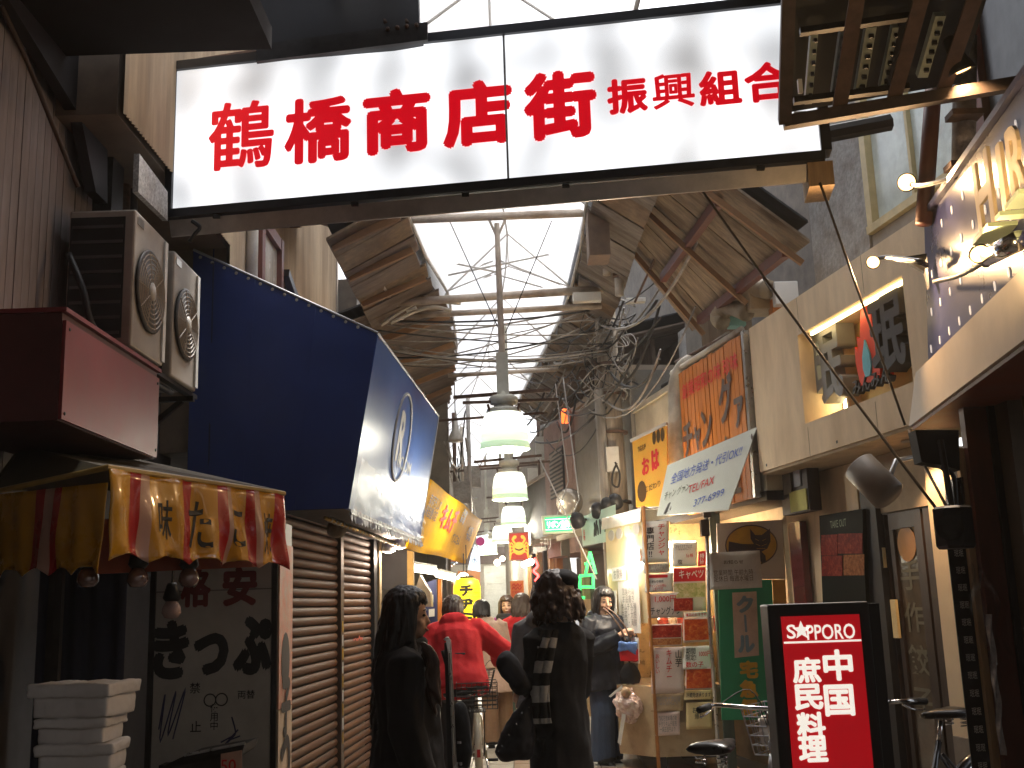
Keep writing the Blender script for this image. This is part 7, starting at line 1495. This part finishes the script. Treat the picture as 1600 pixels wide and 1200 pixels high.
# ================================================================ bicycles
def bicycle(label, loc, rz, fmat, fend, rack=False, basket=None, lean=0):
    t = T('bicycle', label, 'bicycle', (0, 0, 0), 'bicycles in the alley')
    r_ = .325
    for y in (-.5, .58):
        c = V((0, y, r_)); cir = lambda rr, n=32: [c + V((0, rr * math.cos(a), rr * math.sin(a))) for a in [2 * math.pi * k / n for k in range(n)]]
        wh = P('wheel', MB().tube([c - XX * .045, c + XX * .045], .028, 12), CHROME, t, True)
        P('tyre', MB().tube(cir(.308), .018, 8, ring=True), RUBBER, wh, True); P('rim', MB().tube(cir(.287), .011, 6, ring=True), CHROME, wh, True)
        mb = MB()
        for k in range(24): a = 2 * math.pi * k / 24; s_ = .03 * (1 if k % 2 else -1); mb.tube([c + V((s_, .025 * math.cos(a + .8), .025 * math.sin(a + .8))), c + V((0, .285 * math.cos(a), .285 * math.sin(a)))], .0014, 4)
        P('spokes', mb, CHROME, wh, kind='stuff')
        mb = MB(); a0, a1 = (-.35, 2.5) if y < 0 else (.3, 2.6)
        if y < 0: a0, a1 = .5, 3.5
        fd_ = [c + V((0, .345 * math.cos(a0 + (a1 - a0) * k / 16), .345 * math.sin(a0 + (a1 - a0) * k / 16))) for k in range(17)]
        def fen(u, v, fd_=fd_, c=c): p = fd_[min(16, int(round(v * 16)))]; return p + XX * ((u - .5) * .06) + (c - p).normalized() * (.02 * (2 * u - 1) ** 2)
        o = P('mudguard', mb.grid(6, 16, fen), fend, t, True); o.modifiers.new('solid', 'SOLIDIFY').thickness = .003
        P('stay', MB().tube([c + XX * .05, fd_[12] + XX * .03], .003, 5).tube([c - XX * .05, fd_[12] - XX * .03], .003, 5), CHROME, t)
    BBk, ST, HT, HB = V((0, 0, .29)), V((0, -.18, .74)), V((0, .40, .82)), V((0, .44, .58)); RX = V((0, -.5, .325))
    mb = MB(); mb.tube(bend([HT - ZZ * .06, V((0, .2, .42)), BBk + V((0, .05, .03))], 5), .018, 8); mb.tube([HB, BBk + V((0, .06, 0))], .019, 8) if False else None
    mb.tube([BBk, ST], .016, 8); mb.tube([HT, HB], .02, 8)
    for s_ in (-1, 1): mb.tube([BBk + XX * s_ * .03, RX + XX * s_ * .055], .01, 6); mb.tube([ST - ZZ * .06 + XX * s_ * .015, RX + XX * s_ * .055], .009, 6)
    P('frame', mb, fmat, t, True)
    mb = MB(); 
    for s_ in (-1, 1): mb.tube(bend([HB + XX * s_ * .02, HB + V((s_ * .05, .03, -.06)), V((s_ * .05, .58, .325))], 4), .012, 8)
    P('fork', mb, fmat, t, True)
    P('seat_post', MB().tube([ST, ST + V((0, -.03, .1))], .013, 8), CHROME, t, True)
    q = ST + V((0, -.05, .115))
    mb = MB(); rings_ = [(-.16, .09, .02), (-.1, .105, .03), (0, .075, .026), (.08, .03, .022), (.14, .018, .015)]
    n = 12; vs = []; 
    for y, rx, rz_ in rings_: vs += [q + V((rx * math.cos(a), y, rz_ * math.sin(a) + .02)) for a in [2 * math.pi * k / n for k in range(n)]]
    mb.add(vs, [(i * n + k, i * n + (k + 1) % n, (i + 1) * n + (k + 1) % n, (i + 1) * n + k) for i in range(4) for k in range(n)] + [tuple(range(n))[::-1], tuple(range(4 * n, 5 * n))])
    sd = P('saddle', mb, M('saddle_black', (.014, .013, .013), .3, .2, 20, bump=.05), t, True)
    for s_ in (-1, 1): P('spring', MB().tube(bend([q + V((s_ * .05 + .02 * math.cos(a), -.1 + .02 * math.sin(a), -.05 + a * .003)) for a in [k * .8 for k in range(20)]], 2), .004, 5), CHROME, sd, True)
    P('stem', MB().tube([HT, HT + V((0, -.02, .12)), HT + V((0, .03, .15))], .012, 8), CHROME, t, True)
    hb_ = P('handlebar', MB().tube(bend([HT + V((-.27, -.2, .16)), HT + V((-.26, -.06, .17)), HT + V((-.1, .04, .15)), HT + V((.1, .04, .15)), HT + V((.26, -.06, .17)), HT + V((.27, -.2, .16))]), .011, 8), CHROME, t, True)
    for s_ in (-1, 1):
        P('grip', MB().tube([HT + V((s_ * .27, -.22, .16)), HT + V((s_ * .267, -.11, .167))], .017, 10), RUBBER, hb_, True)
        P('brake_lever', MB().tube(bend([HT + V((s_ * .262, -.07, .155)), HT + V((s_ * .28, -.12, .13)), HT + V((s_ * .275, -.2, .125))]), .005, 6), CHROME, hb_, True)
        P('brake_cable', MB().tube(bend([HT + V((s_ * .25, -.05, .16)), HT + V((s_ * .14, .12, .23)), HT + V((s_ * .03, .1, .05))]), .003, 5), CABLE, hb_, True)
        cr = P('pedal', MB().bx(BBk + V((s_ * .14, .12 * s_, -.08 * s_)), .09, .06, .02), RUBBER, t); P('crank', MB().tube([BBk + XX * s_ * .06, BBk + V((s_ * .09, .12 * s_, -.08 * s_))], .009, 6), CHROME, t, True)
    P('chain_guard', MB().slab([(.065, .1, .36), (.065, -.5, .37), (.065, -.5, .29), (.065, .1, .22), (.065, .14, .29)], (.012, 0, 0)), fend, t, bev=.004)
    P('stand', MB().tube([(-.07, -.5, .3), (-.12, -.56, .005)], .009, 6).tube([(.07, -.5, .3), (.12, -.56, .005)], .009, 6), CHROME, t, True)
    rf = P('reflector', MB().box((-.014, -.862, .36), (.014, -.845, .42)), M('reflector_red', (.5, .02, .02), .2), t)
    if rack:
        mb = MB()
        for x in (-.06, -.02, .02, .06): mb.tube([(x, -.26, .7), (x, -.72, .7)], .005, 5)
        for y in (-.3, -.45, -.6, -.72): mb.tube([(-.07, y, .7), (.07, y, .7)], .005, 5)
        mb.tube([(-.06, -.65, .7), (-.055, -.5, .33)], .005, 5).tube([(.06, -.65, .7), (.055, -.5, .33)], .005, 5); P('rack', mb, STEEL, t)
        mb = MB()
        for k in range(7): z = .72 + .035 * k; mb.tube([(-.17, -.7, z), (.17, -.7, z), (.17, -.36, z), (-.17, -.36, z)], .004, 5, ring=True)
        for k in range(9): x = -.17 + .0425 * k; mb.tube([(x, -.36, .72), (x, -.7, .72), (x, -.7, .93)], .003, 4)
        P('rear_basket', mb, STEEL, t, kind='stuff')
    if basket:
        mb = MB(); y0, y1 = .50, .78
        for k in range(6): z = .74 + .045 * k; g_ = .13 + .012 * k; mb.tube([(-g_, y0, z), (g_, y0, z), (g_, y1 + .01 * k, z), (-g_, y1 + .01 * k, z)], .0035, 5, ring=True)
        for k in range(9): f = k / 8 - .5; mb.tube([(f * .26, y0, .74), (f * .26, y1, .74), (f * .38, y1 + .05, .965)], .0025, 4).tube([(f * .26, y0, .74), (f * .38, y0, .965)], .0025, 4)
        for k in range(6): f = y0 + (y1 - y0) * k / 5; mb.tube([(-.13, f, .74), (-.19, f + .02, .965)], .0025, 4).tube([(.13, f, .74), (.19, f + .02, .965)], .0025, 4)
        P('basket', mb, basket, t, kind='stuff')
    t.location = loc; t.rotation_euler = (0, lean, rz); return t
WF = M('bike_cream', (.62, .56, .42), .35, .1, 10, bump=.03, grime=.3); BF_ = M('bike_black', (.015, .015, .017), .25, .2, 10, bump=.03, coat=.4); SF = M('bike_silver', (.4, .4, .42), .3, .15, 10, .8)
bicycle('cream bicycle with a red reflector ridden by the man in red', (-.40, 9.76, 0), R_(3), WF, WF, True, STEEL).scale = (.97, .97, .97)
bicycle('parked bicycle with black saddle and loaded basket left of the red standing sign', (.98, 5.17, 0), R_(-33), SF, BF_, False, SF)
bicycle('black parked bicycle behind the red standing sign at the doorway', (2.0, 5.85, 0), R_(118), BF_, BF_, False, BF_)
ld = T('basket_load', 'pink and white carrier bags heaped in the basket of the parked bicycle', 'bags', W(1170, 1150, 5.6))
mx_ = Matrix.Translation((.98, 5.17, 0)) @ Matrix.Rotation(R_(-33), 4, 'Z')
for i, (x, y, z, r_, mt) in enumerate(((-.06, .62, .84, .09, 'load_white'), (.07, .66, .86, .085, 'load_pink'), (.0, .6, .93, .075, 'load_lilac'))):
    q = mx_ @ V((x, y, z)); fuse('bag', MB().ball(q, (r_, r_, r_), 14, 10), [M(mt, [(.6, .55, .5), (.6, .25, .28), (.35, .33, .45)][i], .35, .2, 20, bump=.3)], Matrix.Identity(4), ld, None, .01, 2, .02, (16, 16, 16))
# haze ================================================================ thin volume added to soften the light like lens glare
hm = bpy.data.materials.new('haze_volume'); hm.use_nodes = True; t = hm.node_tree; t.nodes.clear()
o = t.nodes.new('ShaderNodeOutputMaterial'); v_ = t.nodes.new('ShaderNodeVolumePrincipled'); v_.inputs['Density'].default_value = .0036; v_.inputs['Color'].default_value = (.95, .93, .9, 1)
t.links.new(v_.outputs[0], o.inputs['Volume'])
P('haze', MB().box((-50, -30, -1.4), (50, 95, 9.6)), hm, None, kind='stuff')
